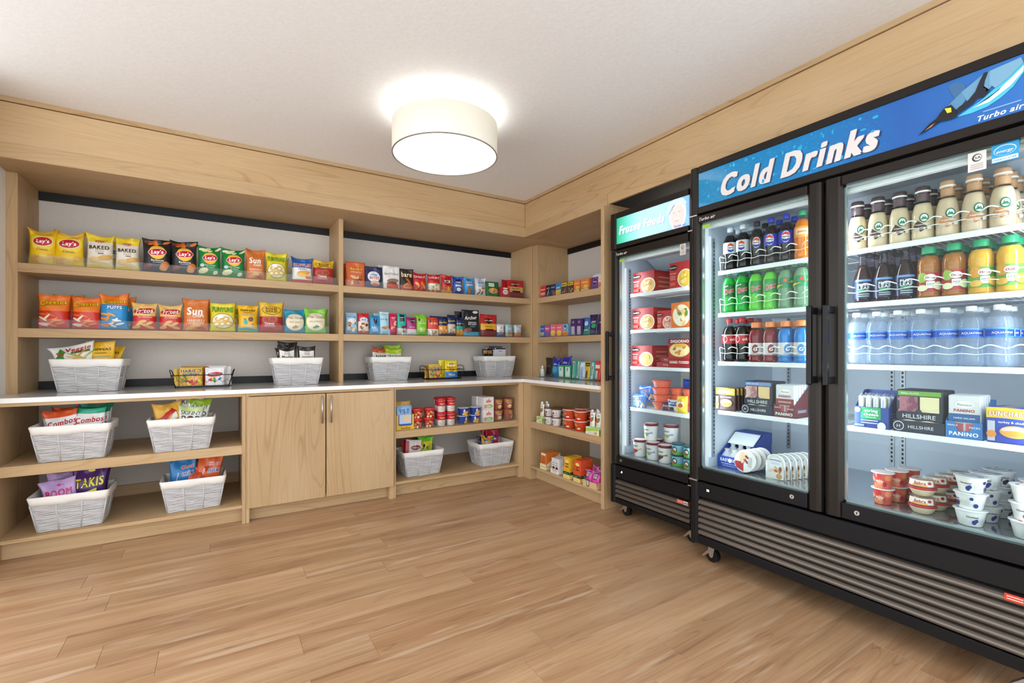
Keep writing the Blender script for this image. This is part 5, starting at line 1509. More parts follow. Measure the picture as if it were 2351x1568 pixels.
for i, (x, w, h, bands, art, lb, dy, rz) in enumerate([
    (-2.480, .135, .128, [(1, 'd8ab3a')], d_haribo, 'gold gummy bear bag at the front of the left wire basket', -.045, 0),
    (-2.470, .130, .136, [(1, 'b98a30')], None, 'second gold gummy bear bag behind the front one', .0, 0),
    (-2.530, .100, .120, [(1, 'e0b84a')], None, 'yellow gummy bag leaning at the left side of the wire basket', .0, .5),
    (-2.345, .115, .126, [(1, 'eceaea')], d_mike(0), 'white candy bag with red logo in the left wire basket', -.045, 0),
    (-2.335, .115, .136, [(1, 'e6e3e2')], None, 'second white candy bag behind the red logo one', .0, 0),
    (-2.300, .110, .130, [(1, 'efe9e6')], None, 'third white candy bag at the right of the left wire basket', .03, .1),
    (-2.400, .040, .132, [(1, 'd2302c')], None, 'narrow red candy bag between gold and white bags', .0, -.3)]):
    packet('candy_bag', lb, (x, w1[1] + dy, CT + .008), w, h, .035, bands, art, rz, 'bag', 'pouch', 1500 + i, .05, 0, 'candy bags in the left wire basket')
def d_fish(P):
    P.e(0, .70, .36, .12, 'f6dc4a'); P.e(.1, .80, .25, .04, '3a86c8', .05); P.t('Swedish', 0, .62, .72, 'c8262c', 'h', .1); P.t('Fish', .1, .48, .45, 'c8262c', 'h', .1); P.r(-.98, .98, .02, .36, '2a7fc8', wave=.03); P.t('Mini', 0, .2, .5, 'f4f0e0', 'h')
for i, (x, w, h, bands, art, lb, dy, rz) in enumerate([
    (-0.725, .125, .108, [(1, 'd8ab3a')], d_haribo, 'gold gummy bear bag in the right wire basket', -.045, 0),
    (-0.710, .120, .122, [(1, 'e8cf4a')], None, 'pale gold gummy bag behind the one in the right wire basket', .0, 0),
    (-0.760, .100, .112, [(1, 'c99a34')], None, 'gold gummy bag leaning left in the right wire basket', .02, .4),
    (-0.575, .120, .155, [(1, 'f0d92c')], d_fish, 'yellow and blue candy bag at the front of the right wire basket', -.045, -.05),
    (-0.610, .120, .160, [(1, 'eedb3c')], None, 'second yellow candy bag behind the yellow and blue one', .01, .1)]):
    packet('candy_bag', lb, (x, w2[1] + dy, CT + .008), w, h, .035, bands, art, rz, 'bag', 'pouch', 1600 + i, .05, 0, 'candy bags in the right wire basket')

# lower left bay: four baskets
b5, b6, b7, b8 = (-3.010, -.010), (-2.510, -.030), (-3.022, .012), (-2.453, .020)
basket(b5[0], b5[1], LS, 'lined basket of pretzel snack bags on the upper left base shelf')
basket(b6[0], b6[1], LS, 'lined basket with popcorn bags on the upper base shelf by the cabinet')
basket(b7[0], b7[1], BS, 'lined basket with purple bags on the bottom left shelf')
basket(b8[0], b8[1], BS, 'lined basket with snack mix bags on the bottom shelf by the cabinet')
def d_combos(c):
    return lambda P: (P.t('Combos', 0, .70, .92, 'b8202a', 'h', .2, 1.25, .10, 0, 'ffffff'), P.p([(-.9, .45), (.9, .62), (.9, .54), (-.9, .38)], '8a2026'), P.bits(8, -.6, .6, .12, .40, .14, .06, ['c98a4a', 'e9d3a4', '8a4a2a'], 5))
in_basket(*b5, LS, [
    (-.065, .075, .165, .225, [(.84, 'ece8e6'), (1, 'df5a28')], d_combos(0), 'white pretzel bag with orange top at the front left of its basket', dict(roll=-.22, dip=.02)),
    (-.085, .125, .170, .235, [(.84, 'ece8e6'), (1, 'd9542a')], d_combos(0), 'white pretzel bag with orange top in the middle of the left basket', dict(roll=-.10)),
    (-.035, .175, .180, .245, [(.86, 'b8a8a2'), (1, 'cf4a26')], None, 'white pretzel bag with orange top at the back of the left basket', dict(roll=-.05)),
    (.070, .075, .165, .232, [(.86, 'ece8e6'), (1, '1fa680')], d_combos(1), 'white pretzel bag with green top at the front right of its basket', dict(roll=.03, dip=.02)),
    (.095, .125, .160, .238, [(.86, 'd9dedb'), (1, '157a5a')], d_combos(1), 'white pretzel bag with dark green top behind the front right one', dict(roll=.06)),
    (.085, .180, .170, .255, [(.86, 'e3e6e4'), (1, '138a66')], None, 'white pretzel bag with green top at the back of the left basket', dict(roll=.02)),
], 'pretzel bags in the upper left basket')
def d_skinny(P):
    P.t('SKINNY', 0, .78, .84, '2f2f2c', 'r', .05, 1.3); P.t('POP', 0, .58, .80, '2f2f2c', 'r', 0, 1.3); P.e(.0, .57, .15, .09, 'b8323a'); P.e(0, .555, .10, .06, 'f0d8d6'); P.e(.1, .30, .35, .14, 'cfe0a4'); P.bits(6, -.4, .5, .15, .35, .14, .06, ['f6f2e4', 'e9e2c8'], 4)
in_basket(*b6, LS, [
    (-.085, .080, .165, .245, [(.6, 'c9962f'), (1, 'd9a63a')], lambda P: (P.p([(-.8, .62), (.3, .86), (.7, .74), (-.4, .42)], 'b8202a'), P.p([(-.5, .5), (.6, .74), (.7, .60), (-.3, .36)], 'e9e4e0'), P.e(.4, .45, .2, .1, '8a4a2a')), 'gold rye chip bag with red banner in the middle basket', dict(roll=-.14, dip=.04)),
    (.035, .130, .175, .305, [(.90, 'ecedea'), (1, '7ea31e')], d_skinny, 'tall white popcorn bag with thin black lettering in the middle basket', dict(roll=.06, dip=.03)),
    (.120, .105, .140, .270, [(.82, 'e6e7e2'), (1, '8fb21e')], d_skinny, 'white popcorn bag with green top leaning right out of the basket', dict(roll=.32)),
    (.045, .070, .150, .222, [(.82, 'e9ebe4'), (1, 'cfe29a')], d_skinny, 'short white popcorn bag at the front of the middle basket', dict(roll=.10)),
    (-.015, .150, .120, .240, [(1, '6f9a1e')], None, 'olive green bag at the back of the middle basket', dict()),
], 'bags in the middle basket')
in_basket(*b7, BS, [
    (-.070, .075, .175, .220, 'c9a9dc', lambda P: (P.e(.1, .86, .10, .04, 'd93a8a'), P.t('BOOM', 0, .66, .80, 'd92a7a', 'h', 0, 1.3), P.t('CHICKA POP', 0, .46, .6, 'd92a7a', 'b')), 'lilac popcorn bag with pink letters at the front of its basket', dict(roll=-.16, dip=.02)),
    (-.055, .135, .175, .255, 'bd9bd2', lambda P: (P.t('POPCORN', 0, .82, .6, '6a4a80', 'b'),), 'second lilac popcorn bag behind the front one', dict(roll=-.04)),
    (-.005, .165, .165, .252, 'b592cc', None, 'third lilac popcorn bag at the back of the bottom left basket', dict(roll=.10)),
    (.075, .090, .180, .275, '4a1d6a', lambda P: (P.t('TAKIS', 0, .66, .86, 'e9dc2c', 'h', .12, 1.5, .14, 0, '2a1040'), P.p([(-.6, .44), (.5, .54), (.5, .45), (-.6, .34)], 'e9dc2c'), P.e(.05, .92, .10, .03, 'e9dc2c'), P.bits(5, .1, .7, .2, .4, .18, .05, ['b02a4a', 'd9642c'], 3)), 'deep purple rolled chip bag with yellow letters in the bottom left basket', dict(roll=.07, dip=.02)),
    (.105, .145, .165, .280, '3d1a5c', None, 'second deep purple bag behind the yellow lettered one', dict(roll=.09)),
], 'bags in the bottom left basket')
def d_chex(c, word):
    return lambda P: (P.t(word, -.45, .52, .50, 'e9eef6', 'b', 0, 1, 1.35), P.t('Chex', .35, .76, .50, 'c8262c', 'h', .1, 1, .12, 0, 'ffffff'), P.t('mix', .38, .62, .46, '1f3f9a', 'h', .1, 1, .12, 0, 'ffffff'), P.bits(8, -.2, .7, .12, .36, .14, .06, ['c98a4a', 'e9c27a', '8a4a22'], 4))
in_basket(*b8, BS, [
    (-.070, .090, .165, .275, '2477b8', d_chex(0, 'TRADITIONAL'), 'blue snack mix bag in the bottom basket by the cabinet', dict(roll=-.02, dip=.03)),
    (-.045, .150, .155, .285, '1f66a6', None, 'second blue snack mix bag behind the front one', dict(roll=.04)),
    (.085, .100, .165, .285, 'd9602a', d_chex(1, 'CHEDDAR'), 'orange snack mix bag in the bottom basket by the cabinet', dict(roll=.16, dip=.02)),
    (.095, .155, .160, .290, 'c9481f', None, 'second orange snack mix bag behind the front one', dict(roll=.12)),
    (.010, .080, .130, .215, 'c84a24', None, 'low orange snack bag between the blue and orange ones', dict(roll=.35)),
], 'snack mix bags in a basket')
# lower right bay baskets
b9, b10 = (-.945, .035), (-.290, .018)
basket(b9[0], b9[1], BS, 'lined basket with sour candy on the bottom shelf right of the cabinet')
basket(b10[0], b10[1], BS, 'lined basket with fruit candy on the bottom shelf at the corner')
in_basket(*b9, BS, [
    (-.060, .085, .150, .225, [(1, 'e6dfdc')], lambda P: (P.r(-.98, -.6, .1, .95, 'b8232a'), P.e(.25, .72, .34, .10, 'f4efec', .1), P.e(.25, .72, .31, .085, '8a1f26', .1), P.t('cherry', .25, .72, .4, 'f0e6e2', 'h', .1)), 'white licorice pouch with a maroon oval in the candy basket', dict(style='pouch', d=.04, dip=.02, roll=.10)),
    (-.110, .150, .120, .222, 'b8262c', None, 'red licorice pouch at the back left of the candy basket', dict(style='pouch', d=.03, dip=0, roll=-.16)),
    (.065, .110, .150, .250, [(.80, 'd9d92a'), (1, '7cc83a')], lambda P: (P.bits(6, -.5, .5, .58, .74, .12, .05, ['2a2a20', '5a7a1c', 'c8a02c'], 3), P.t('SOUR', 0, .50, .86, 'f0ee3a', 'h', 0, 1.2, 0, 0, '1c3a1a'), P.t('PATCH', 0, .36, .7, 'f0ee3a', 'h', 0, 1, 0, 0, '1c3a1a')), 'yellow and green sour candy bag in the candy basket', dict(roll=.04, dip=.06)),
    (.085, .155, .150, .262, '86cf3c', None, 'bright green sour candy bag behind the yellow one', dict(roll=.03)),
    (.030, .165, .130, .245, '3f6a22', None, 'dark green sour candy bag at the back of the candy basket', dict(roll=-.10)),
], 'candy bags in the lower right basket')
in_basket(*b10, BS, [
    (.035, .130, .165, .252, [(.7, 'c8244a'), (1, 'b01f3a')], lambda P: (P.p([(-.8, .62), (.5, .80), (.6, .66), (-.7, .50)], '1f3a9a'), P.t('nerds', -.1, .64, .55, 'f4f0f4', 'h', .1, 1, .12)), 'crimson candy bag with a blue banner in the corner candy basket', dict(roll=.10, dip=.03)),
    (-.045, .090, .140, .215, [(1, 'c9a53a')], lambda P: (P.bits(12, -.7, .7, .5, .9, .16, .07, ['d8402c', 'e9a23a', '4a9a4a', '2f62c0', 'e9d03a'], 3), P.t('JUICY', .1, .66, .6, 'f4f4ec', 'h', 0, 1, 0, 0, '1f2a4a')), 'multicoloured gummy bag at the front of the corner candy basket', dict(roll=.12, dip=.10)),
    (.010, .185, .150, .262, 'a81c34', None, 'second crimson candy bag at the back of the corner candy basket', dict(roll=.02)),
    (-.090, .110, .110, .205, '22243a', None, 'dark candy bag low in the corner candy basket', dict(roll=-.2)),
], 'candy bags in the corner basket')

# ------------------------------------------------------------------ lower right shelf: tins, bowls and cups
yf = -.010
z = LS
carton('tuna_display_box', 'yellow and blue tuna pouch display box beside the cabinet side', (-1.108, yf, z), .140, .115, .095, 'e9b92a',
       lambda P: (P.p([(-.78, 1.0), (.78, 1.0), (.78, .32), (.6, .26), (-.6, .26), (-.78, .32)], '2a58b0'), P.p([(-.68, 1.0), (.68, 1.0), (.68, .40), (-.68, .40)], 'b8d4ee'), P.t('StarKist', .05, .12, .56, '7a4a1c', 'h'), P.e(.15, .72, .22, .2, 'e9c9a4')), cat='box')
for k in range(3):
    packet('tuna_pouch', '%s tuna pouch in the yellow and blue display box' % ('blue and white front', 'middle', 'crumpled gold back')[k], (-1.108 + .004 * k, yf + .022 + .028 * k, z + .004), .125, .172 + .018 * k - .012 * (k == 1), .02, [(1, ('8fb8e6', 'b8cfe9', 'c99a3a')[k])],
           (lambda P: (P.t('Lunch', 0, .86, .6, '2a58b0', 'h', .1), P.t('TUNA', 0, .74, .6, '3a78c8', 'h'))) if k == 0 else None, style='pouch', seed=1700 + k, lean=0.02, dip=.0, cat='pouch', group='tuna pouches')
def soup_bowl():
    pr = [(.034, 0), (.036, .002), (.041, .052), (.0415, .054)]
    return cup('soup_bowl', pr, 'b52a24', ('d0302e', [(.0415, .054), (.0455, .055), (.0455, .068), (.044, .074), (.040, .0755)]), lambda P: (P.bits(7, -.5, .1, .1, .9, .07, .2, ['d9a05a', 'e9d0a4', 'b0522c'], 3), P.t('Chunky', .3, .68, .3, 'f6efe8', 'h', .1), P.lines(.15, .5, .2, .4, 2, 'f0d9d0')), rough=.35)
BOWLX = (-.998, -.898)
for i, x in enumerate(BOWLX):
    for k in range(2):
        proto('soup_bowl', soup_bowl, 'red soup bowl, %s of the %s stack beside the tuna box' % (('bottom', 'top')[k], ('left', 'right')[i]), (x + .006 * k, yf + .05, z + .0005 + k * .0762), .1 * i, 'bowl', 'red soup bowls')
def soup_cup():
    pr = [(.030, 0), (.032, .002), (.0365, .088), (.037, .090)]
    return cup('soup_cup', pr, 'ece7e4', ('c4222a', [(.037, .090), (.0395, .091), (.0395, .104), (.038, .110), (.034, .1112)]), lambda P: (P.r(-1, 1, .52, 1.0, 'c4222a', 16, 4), P.t("Campbell's", 0, .74, .36, 'f8f2ee', 'h', .25, 1.2), P.e(0, .50, .05, .10, 'c9a24a'), P.lines(-.3, .3, .16, .34, 3, 'd9a8a4')))
for i, x in enumerate((-.793, -.709)):
    for k in range(2):
        proto('soup_cup', soup_cup, 'red and white soup cup, %s of the front %s stack' % (('bottom', 'top')[k], ('left', 'right')[i]), (x, yf + .045, z + .0005 + k * .112), 0, 'soup cup', 'red and white soup cups')
        proto('soup_cup', soup_cup, 'red and white soup cup, %s of the back %s stack' % (('bottom', 'top')[k], ('left', 'right')[i]), (x + .012 - .004 * i, yf + .128, z + .0005 + k * .112), .4, 'soup cup', 'red and white soup cups')
def mac_cup():
    pr = [(.034, 0), (.036, .002), (.046, .060), (.0465, .062)]
    return cup('macaroni_cup', pr, '23409a', ('dfe3ea', [(.0465, .062), (.0495, .0625), (.0495, .0655), (.046, .0662)]), lambda P: (P.e(-.12, .72, .05, .18, 'e6ecf6'), P.e(.22, .30, .17, .36, 'e9a83a'), P.t('Mac', -.1, .5, .16, 'f2f4fa', 'h', .1), P.p([(-.35, .05), (-.05, .05), (-.05, .4), (-.35, .3)], 'e9b84a')))
for i, x in enumerate((-.597, -.487)):
    for k in range(2):
        proto('mac_cup', mac_cup, 'blue and yellow macaroni cup, %s of the %s stack' % (('bottom', 'top')[k], ('left', 'right')[i]), (x + (.006 if k else 0), yf + .052, z + .0005 + k * .0664), (.5, 0, -.1, .15)[i * 2 + k], 'macaroni cup', 'blue macaroni cups')
for k in range(2):
    for r_ in range(2):
        carton('soup_carton', 'white and pink soup carton, %s of the %s stack' % (('bottom', 'top')[k], ('front', 'back')[r_]), (-.376 - .012 * r_, yf + r_ * .105, z + .0005 + k * .1062), .098, .105, .095, 'ece5e2',
               (lambda P: (P.p([(0, .92), (.5, .6), (.3, .52), (-.3, .52), (-.5, .6)], 'e8b8b4'), P.t('pho', 0, .70, .5, 'c8484a', 'h', .1), P.e(.1, .26, .34, .15, '9ab83a'), P.e(0, .24, .22, .08, 'd9e0a8'), P.r(-.95, -.5, .1, .42, 'd9a09a'))) if r_ == 0 else None, cat='carton', group='white soup cartons')
def ramen_cup():
    pr = [(.036, 0), (.038, .002), (.0475, .088), (.048, .090)]
    return cup('noodle_cup', pr, 'a35a48', ('8a4436', [(.048, .090), (.050, .0905), (.050, .0935), (.047, .0942)]), lambda P: (P.r(-.5, .5, .70, .95, 'b98a4a'), P.t('RAMEN', 0, .62, .30, 'f4e8dc', 'h'), P.e(.02, .30, .17, .26, '3a2018'), P.e(.02, .30, .15, .22, 'e0a878'), P.e(.05, .33, .07, .09, 'f0dcb4')))
for i, x in enumerate((-.262, -.158)):
    for k in range(2):
        proto('ramen_cup', ramen_cup, 'brick brown noodle cup, %s of the %s stack at the corner' % (('bottom', 'top')[k], ('left', 'right')[i]), (x, yf + .052, z + .0005 + k * .0945), (0, .05, .6, -.05)[i * 2 + k], 'noodle cup', 'brown noodle cups')
u = thing('acrylic_tray', 'low clear acrylic front strip before the soup cups', 'shelf tray', (-1.03, L + .012, LS))
part('base_sheet', u, ACRYL, (0, .92, 0, .012, .0003, .0025)); part('front_lip', u, ACRYL, (0, .92, 0, .003, .0025, .042))

# ------------------------------------------------------------------ short base shelf: cups, pouches and bar boxes (front faces -x)
RB = R(-90)
def juice_pouch():
    o = packet('fruit_pouch', None, (0, 0, 0), .052, .105, .030, [(.25, 'd9e0c4'), (1, 'eceae6')], lambda P: (P.t('GO', 0, .80, .55, '3a3a36', 'h'), P.e(-.1, .48, .32, .16, 'd8522c'), P.e(.25, .56, .2, .12, '5a9a3a')), style='pouch', seed=5, lean=0, dip=0)
    mc = MB(); mc.lathe([(.006, .100), (.006, .106), (.0105, .107), (.0105, .121), (.008, .123)], M('f2f2f0', .35, kind='plastic'), 14); mc.build('spout_cap', o)
    return o
def pouch_tray(y, n, word):
    w = .066 * n + .006
    u = carton('pouch_tray', 'white and green fruit pouch tray %s' % word, (-.04, y - w / 2, LS), w, .052, .16, 'eef0ea', lambda P: (P.r(-.98, .98, .5, .98, 'a8cc5a', slant=.3), P.lines(-.7, .6, .15, .35, 3, 'a9b0a4'), P.e(.6, .3, .12, .2, 'd9a83a')), RB, 'tray', side=lambda P: (P.r(-.98, .98, .1, .8, '9ac24a'), P.e(.2, .4, .2, .3, 'd9c23a')))
    for r_ in range(2):
        for k in range(n):
            proto('juice_pouch', juice_pouch, 'fruit pouch with white cap, %s row of the tray %s%s' % (('front', 'back')[r_], word, '' if n == 1 else ', ' + ('left', 'middle', 'right')[k]), (-.004 + .05 * r_, y - .036 - .066 * k, LS + .0525), RB, 'pouch', 'fruit pouches')
pouch_tray(-.235, 1, 'nearest the corner')
pouch_tray(-.865, 2, 'beside the end panel')
def oat_cup():
    pr = [(.030, 0), (.032, .002), (.041, .058), (.0415, .060)]
    return cup('oatmeal_cup', pr, 'e9e2dc', ('6a4a3a', [(.0415, .060), (.0445, .061), (.0445, .0665), (.042, .0672)]), lambda P: (P.p([(-.18, .45), (0, .85), (.18, .45)], '4a3026'), P.r(-.45, -.22, .2, .85, 'c8362c'), P.r(.25, .45, .15, .85, 'b9bcc0'), P.lines(-.15, .15, .14, .32, 3, '7a5a4a')))
for i, y in enumerate((-.365, -.462)):
    for r_ in range(2):
        for k in range(2):
            proto('oat_cup', oat_cup, 'white and brown oatmeal cup, %s of the %s %s stack' % (('bottom', 'top')[k], ('front', 'back')[r_], ('left', 'right')[i]), (-.0 + .095 * r_, y, LS + .0005 + k * .0675), RB + .2 * k, 'oatmeal cup', 'oatmeal cups')
def noodle_tub():
    pr = [(.040, 0), (.042, .002), (.0515, .066), (.052, .068)]
    return cup('macaroni_tub', pr, 'c8431f', ('eae6e2', [(.052, .068), (.056, .069), (.056, .0735), (.053, .0742)]), lambda P: (P.t('BOWL', -.08, .62, .26, 'f0d04a', 'h'), P.t('EASY', -.08, .80, .2, 'f0d04a', 'b'), P.r(.1, .4, .2, .34, 'f2e4dc')), top=lambda P: (P.e(0, .5, .46, .46, 'd9602c'),))
for i, y in enumerate((-.625, -.755)):
    for r_ in range(2):
        for k in range(2):
            proto('noodle_tub', noodle_tub, 'orange red meal tub, %s of the %s %s stack' % (('bottom', 'top')[k], ('front', 'back')[r_], ('left', 'right')[i]), (.010 + .118 * r_, y, LS + .0005 + k * .0745), RB, 'meal tub', 'orange meal tubs')
# bar boxes on the bottom shelf: open display trays with a row of bars
def bar_tray(name, label, x, y, w, hf, hb, dep, col, art, n, barcol, bh, barlabel, barart=None, sideart=None, tilt=.0):
    u = thing(name, label, 'display box', (x, y, BS), RB)
    mb = MB(); c = M(col, .5, kind='card'); t = .002
    mb.box(-w / 2, w / 2, 0, t, 0, hf, c); mb.box(-w / 2, w / 2, dep - t, dep, 0, hb, c); mb.box(-w / 2, w / 2, t, dep - t, 0, t, c)
    for s in (-1, 1):
        xa, xb = sorted((s * w / 2, s * (w / 2 - t)))
        mb.prism([(t, 0), (dep - t, 0), (dep - t, hb), (t + .01, hf)], xa, xb, c, axis=0)
    o = mb.build('tray', u, fix=True)
    P = Print(lambda a, b, e: (a * w / 2, -e, b * hf), w, hf, .5, 'card'); art(P); P.build(o)
    if sideart:
        P = Print(lambda a, b, e: (w / 2 + e, t + (a + 1) / 2 * (dep - 2 * t), b * hf), dep, hf, .5, 'card'); sideart(P); P.build(o, 'side_print')
    for k in range(n):
        m = (dep - .012) / n
        ct = carton('snack_bar', '%s, %s' % (barlabel, ('front one' if k == 0 else '%s from the front' % ORD[k])), (x + .005 + m * k + .001, y, BS + .0025), w - .008, bh, m * .86, barcol, barart if k == 0 else None, RB, 'bar', barlabel + ' row', bev=.0015)
bar_tray('bar_display_box', 'cream tray of orange chocolate bars nearest the corner', -.030, -.315, .085, .045, .125, .15, 'efe2b8', lambda P: (P.t('Chocolove', 0, .5, .8, '5a3a22', 'r', .2),), 9, 'd9742c', .135, 'orange wrapped chocolate bar', lambda P: (P.r(-.8, .8, .84, .96, 'f0e6da'), P.lines(-.5, .5, .3, .7, 4, '8a3a1c')), lambda P: P.t('Chocolate', -.1, .5, .8, '4a3a22', 'r', .2))
bar_tray('bar_display_box', 'white tray holding white wrapped protein bars', -.032, -.478, .105, .036, .10, .12, 'f0eeec', lambda P: (P.t('PROTEIN', 0, .70, .6, 'c86a62', 'h'), P.lines(-.5, .5, .2, .45, 3, 'd9b4ae')), 4, 'e3e4e6', .118, 'white wrapped protein bar', lambda P: (P.e(-.45, .30, .17, .16, '5a2f22'), P.e(.45, .30, .17, .16, '5a2f22'), P.r(-.03, .03, .02, .98, 'c4c6ca'), P.lines(-.75, -.2, .55, .7, 2, 'd98a84'), P.lines(.2, .75, .55, .7, 2, 'd98a84')))
for (lb, y, c1, bl, tl) in (('yellow display box with a dark green band', -.640, 'e9ad28', 'yellow wrapped snack bar', 0), ('orange red display box with a dark green band', -.765, 'e0542a', 'red orange wrapped snack bar', 0)):
    bar_tray('bar_display_box', lb + ' on the bottom shelf', -.040, y, .082, .085, .165, .12, c1, lambda P: (P.r(-.98, .98, .02, .36, 'f0e08a'), P.r(-.98, .98, .36, .62, '1c4a2a'), P.lines(-.6, .2, .48, .50, 1, 'e6efe0'), P.lines(-.6, .5, .12, .24, 3, 'c9b45a')), 6, c1, .160, bl, lambda P: (P.e(0, .8, .3, .08, 'f2d87a'), P.lines(-.5, .5, .55, .68, 2, '6a3a14')), lambda P: (P.r(-.98, .98, .02, .36, 'f0e08a'), P.r(-.98, .98, .36, .62, '1c4a2a'), P.lines(-.5, .3, .46, .54, 2, 'e6efe0')))
bar_tray('candy_display_box', 'kraft tray of pink candy pouches beside the end panel', -.055, -.925, .150, .045, .05, .16, 'd9b98a', lambda P: (P.r(-.45, -.05, .15, 1.2, '3a3438'), P.r(-.38, -.12, .3, 1.05, 'cfc8c4')), 0, 'ffffff', .1, 'x')
for k in range(5):
    packet('candy_pouch', 'pink foil candy pouch, %s' % ('front left', 'front right', 'back left', 'back middle', 'back right')[k] + ' in the kraft tray', (-.020 + (.0 if k < 2 else .055), -.885 - .075 * (k if k < 2 else (k - 2) * .7), BS + .006), .078, .118 + .02 * (k > 1), .04, [(1, 'd94aa6')], lambda P: (P.r(-.5, .5, .5, .92, '4a3a44'), P.r(-.4, .4, .56, .86, 'b9a4ae'), P.t('SMART', 0, .72, .3, '3a2a34', 'h')), RB + (-.15, .2, -.1, .1, .3)[k], 'pouch', 'chip', 1800 + k, .02, .05, 'pink candy pouches')
# ------------------------------------------------------------------ drinks refrigerator
FX = -.033      # centre of the front bottle row
CAPS = lambda r, z0, z1: [(r - .001, z0), (r, z0 + .001), (r, z1 - .002), (r - .002, z1)]
SODA = [(.014, .0), (.024, .001), (.031, .006), (.0335, .018), (.0325, .034), (.0300, .052), (.0310, .066), (.0335, .080), (.0338, .140), (.0310, .158), (.0240, .176), (.0160, .192), (.0135, .199), (.0155, .202), (.0155, .204), (.0125, .206), (.0125, .222)]
def soda(key, liq, cap, lab, art, label_z=(.088, .146), fill=.186, tall=1.0):
    def mk():
        pr = [(r, z * tall) for r, z in SODA]
        return bottle('soda_bottle', pr, liq, cap, (label_z[0] * tall, label_z[1] * tall), lab, art, fill * tall, CAPS(.0148, .205 * tall, .228 * tall))
    return mk
def d_globe(ring):
    return lambda P: (P.e(0, .5, .155, .50, ring), P.e(0, .5, .145, .455, 'f4f2f2'), P.p([(-.26, .58), (-.2, .80), (0, .93), (.2, .80), (.26, .58), (.1, .62), (-.1, .70)], 'd23a2c', (0, .74)), P.p([(-.26, .38), (-.2, .18), (0, .07), (.2, .18), (.26, .38), (.05, .30)], '2430a0', (0, .22)), P.t('PEPSI', 0, .48, .24, '16161a', 'h'))
dz_silver = M('c9cccf', .3, .3, kind='label')
KINDS = {
    'diet': soda('diet', '0d0a0a', 'e6e8ea', M('d4d6d8', .3, kind='label'), d_globe('d4d6d8')),
    'zero': soda('zero', '0d0a0a', '17171a', M('1c1c20', .3, kind='label'), d_globe('1c1c20')),
    'cola': soda('cola', '120a08', '3a3fc4', M('2f36b8', .3, kind='label'), d_globe('2f36b8')),
    'orange': soda('orange', 'e07a1c', '3fae7a', M('f0a050', .3, kind='label'), lambda P: (P.r(-.5, .4, .25, .8, 'f3d2a4'), P.t('Juice', -.05, .55, .3, 'e06a1c', 'h', .1)), (.10, .15)),
    'dew': soda('dew', '1fa83a', '1f9e6a', M('0f6f2c', .3, kind='label'), lambda P: (P.t('Dew', .04, .45, .40, 'd2302c', 'h', .3, 1.5, .30, 0, 'f4efec'), P.t('mtn', -.20, .84, .20, 'f2f4ee', 'h', .2, 1, .3)), (.086, .15)),
    'lime': soda('lime', '5fc93c', '86cf6a', M('2a9440', .3, kind='label'), lambda P: (P.t('Dew', .04, .45, .40, 'd2302c', 'h', .3, 1.5, .30, 0, 'f4efec')), (.086, .15)),
    'ale': soda('ale', '6f9a74', '5fbf7a', M('2a8a5a', .3, kind='label'), lambda P: (P.p([(-.8, .30), (.8, .84), (.8, .52), (-.8, -.02)], 'e6d83a'), P.t('Schweppes', 0, .45, .42, '1c5a3a', 'h', .1, 1, .22), P.e(.0, .72, .06, .16, 'd9502c')), (.098, .148)),
    'coke': soda('coke', '140806', 'c4242a', M('c0202a', .3, kind='label'), lambda P: (P.e(-.38, .5, .10, .36, 'f2e8e6'), P.e(-.38, .5, .082, .29, 'c0202a'), P.t('ok', .22, .5, .22, 'f6f0ee', 'h', .2), P.r(-1, 1, .90, .98, 'f2e8e6', 16, 1)), (.094, .142)),
}
SPORT = [(.018, 0), (.030, .002), (.0345, .008), (.0345, .020), (.0325, .024), (.0345, .028), (.0345, .098), (.0325, .104), (.0350, .112), (.0345, .130), (.030, .152), (.022, .166), (.020, .170), (.020, .182)]
def sport(liq, word, wc):
    def mk():
        return bottle('sports_drink_bottle', SPORT, liq, 'ee8a4a', (.030, .096), M('d9d6d6', .3, kind='label'), lambda P: (P.e(.05, .55, .12, .34, wc), P.t(word, .05, .55, .16, 'f6f2f0', 'h', .2), P.r(-1, 1, .0, .12, wc, 16, 1), P.lines(-.2, .3, .18, .24, 2, '8a8486')), .164, [(.0225, .172), (.023, .173), (.023, .196), (.021, .199)])
    return mk
KINDS['sport_red'] = sport('7d1c22', 'G', '7d1c22'); KINDS['sport_blue'] = sport('1f78c2', 'G', '2a86c8')
MILKG = [(.018, 0), (.028, .001), (.0325, .008), (.0335, .020), (.0335, .085), (.0320, .105), (.0275, .128), (.0225, .146), (.0205, .156), (.0205, .176), (.0225, .178), (.0225, .182)]
def coffee(cream, band):
    def mk():
        def art(P):
            P.p([(-.62, .28), (-.30, .62), (.05, .42), (.30, .28), (-.10, .12)], band); P.e(.05, .70, .115, .20, '0f6a48'); P.e(.05, .70, .085, .150, 'e6efe9'); P.e(.05, .72, .035, .08, '2a7a58'); P.p([(-.12, .62), (.22, .62), (.05, .80)], '2a7a58'); P.e(.05, .755, .022, .035, 'e6efe9')
            P.t('frappuccino', -.02, .42, .32, 'f4efe6', 'h', .1); P.r(.18, .36, .20, .34, 'efe9de'); P.lines(-.45, .1, .22, .28, 2, 'efe4d4')
        o = bottle('coffee_drink_bottle', MILKG, cream, {'c98a5a': 'c99a74'}.get(band, '4a3436'), None, None, art, .140, [(.0215, .178), (.0225, .179), (.0225, .202), (.0205, .206)], shell=clear('bottle_glass', 'f2f5f5', 1.45, .9, .02))
        mr = MB(); mr.lathe([(.0230, .183), (.0236, .1835), (.0236, .189), (.0230, .1895)], M('f2efec', .35, kind='plastic'), 22, cap=False); mr.build('cap_ring', o)
        ms = MB(); ms.lathe([(.0208, .148), (.0208, .177)], M({'c98a5a': 'c2946e'}.get(band, '5f4a50'), .3, kind='plastic'), 22, cap=False); ms.build('neck_seal', o)
        return o
    return mk
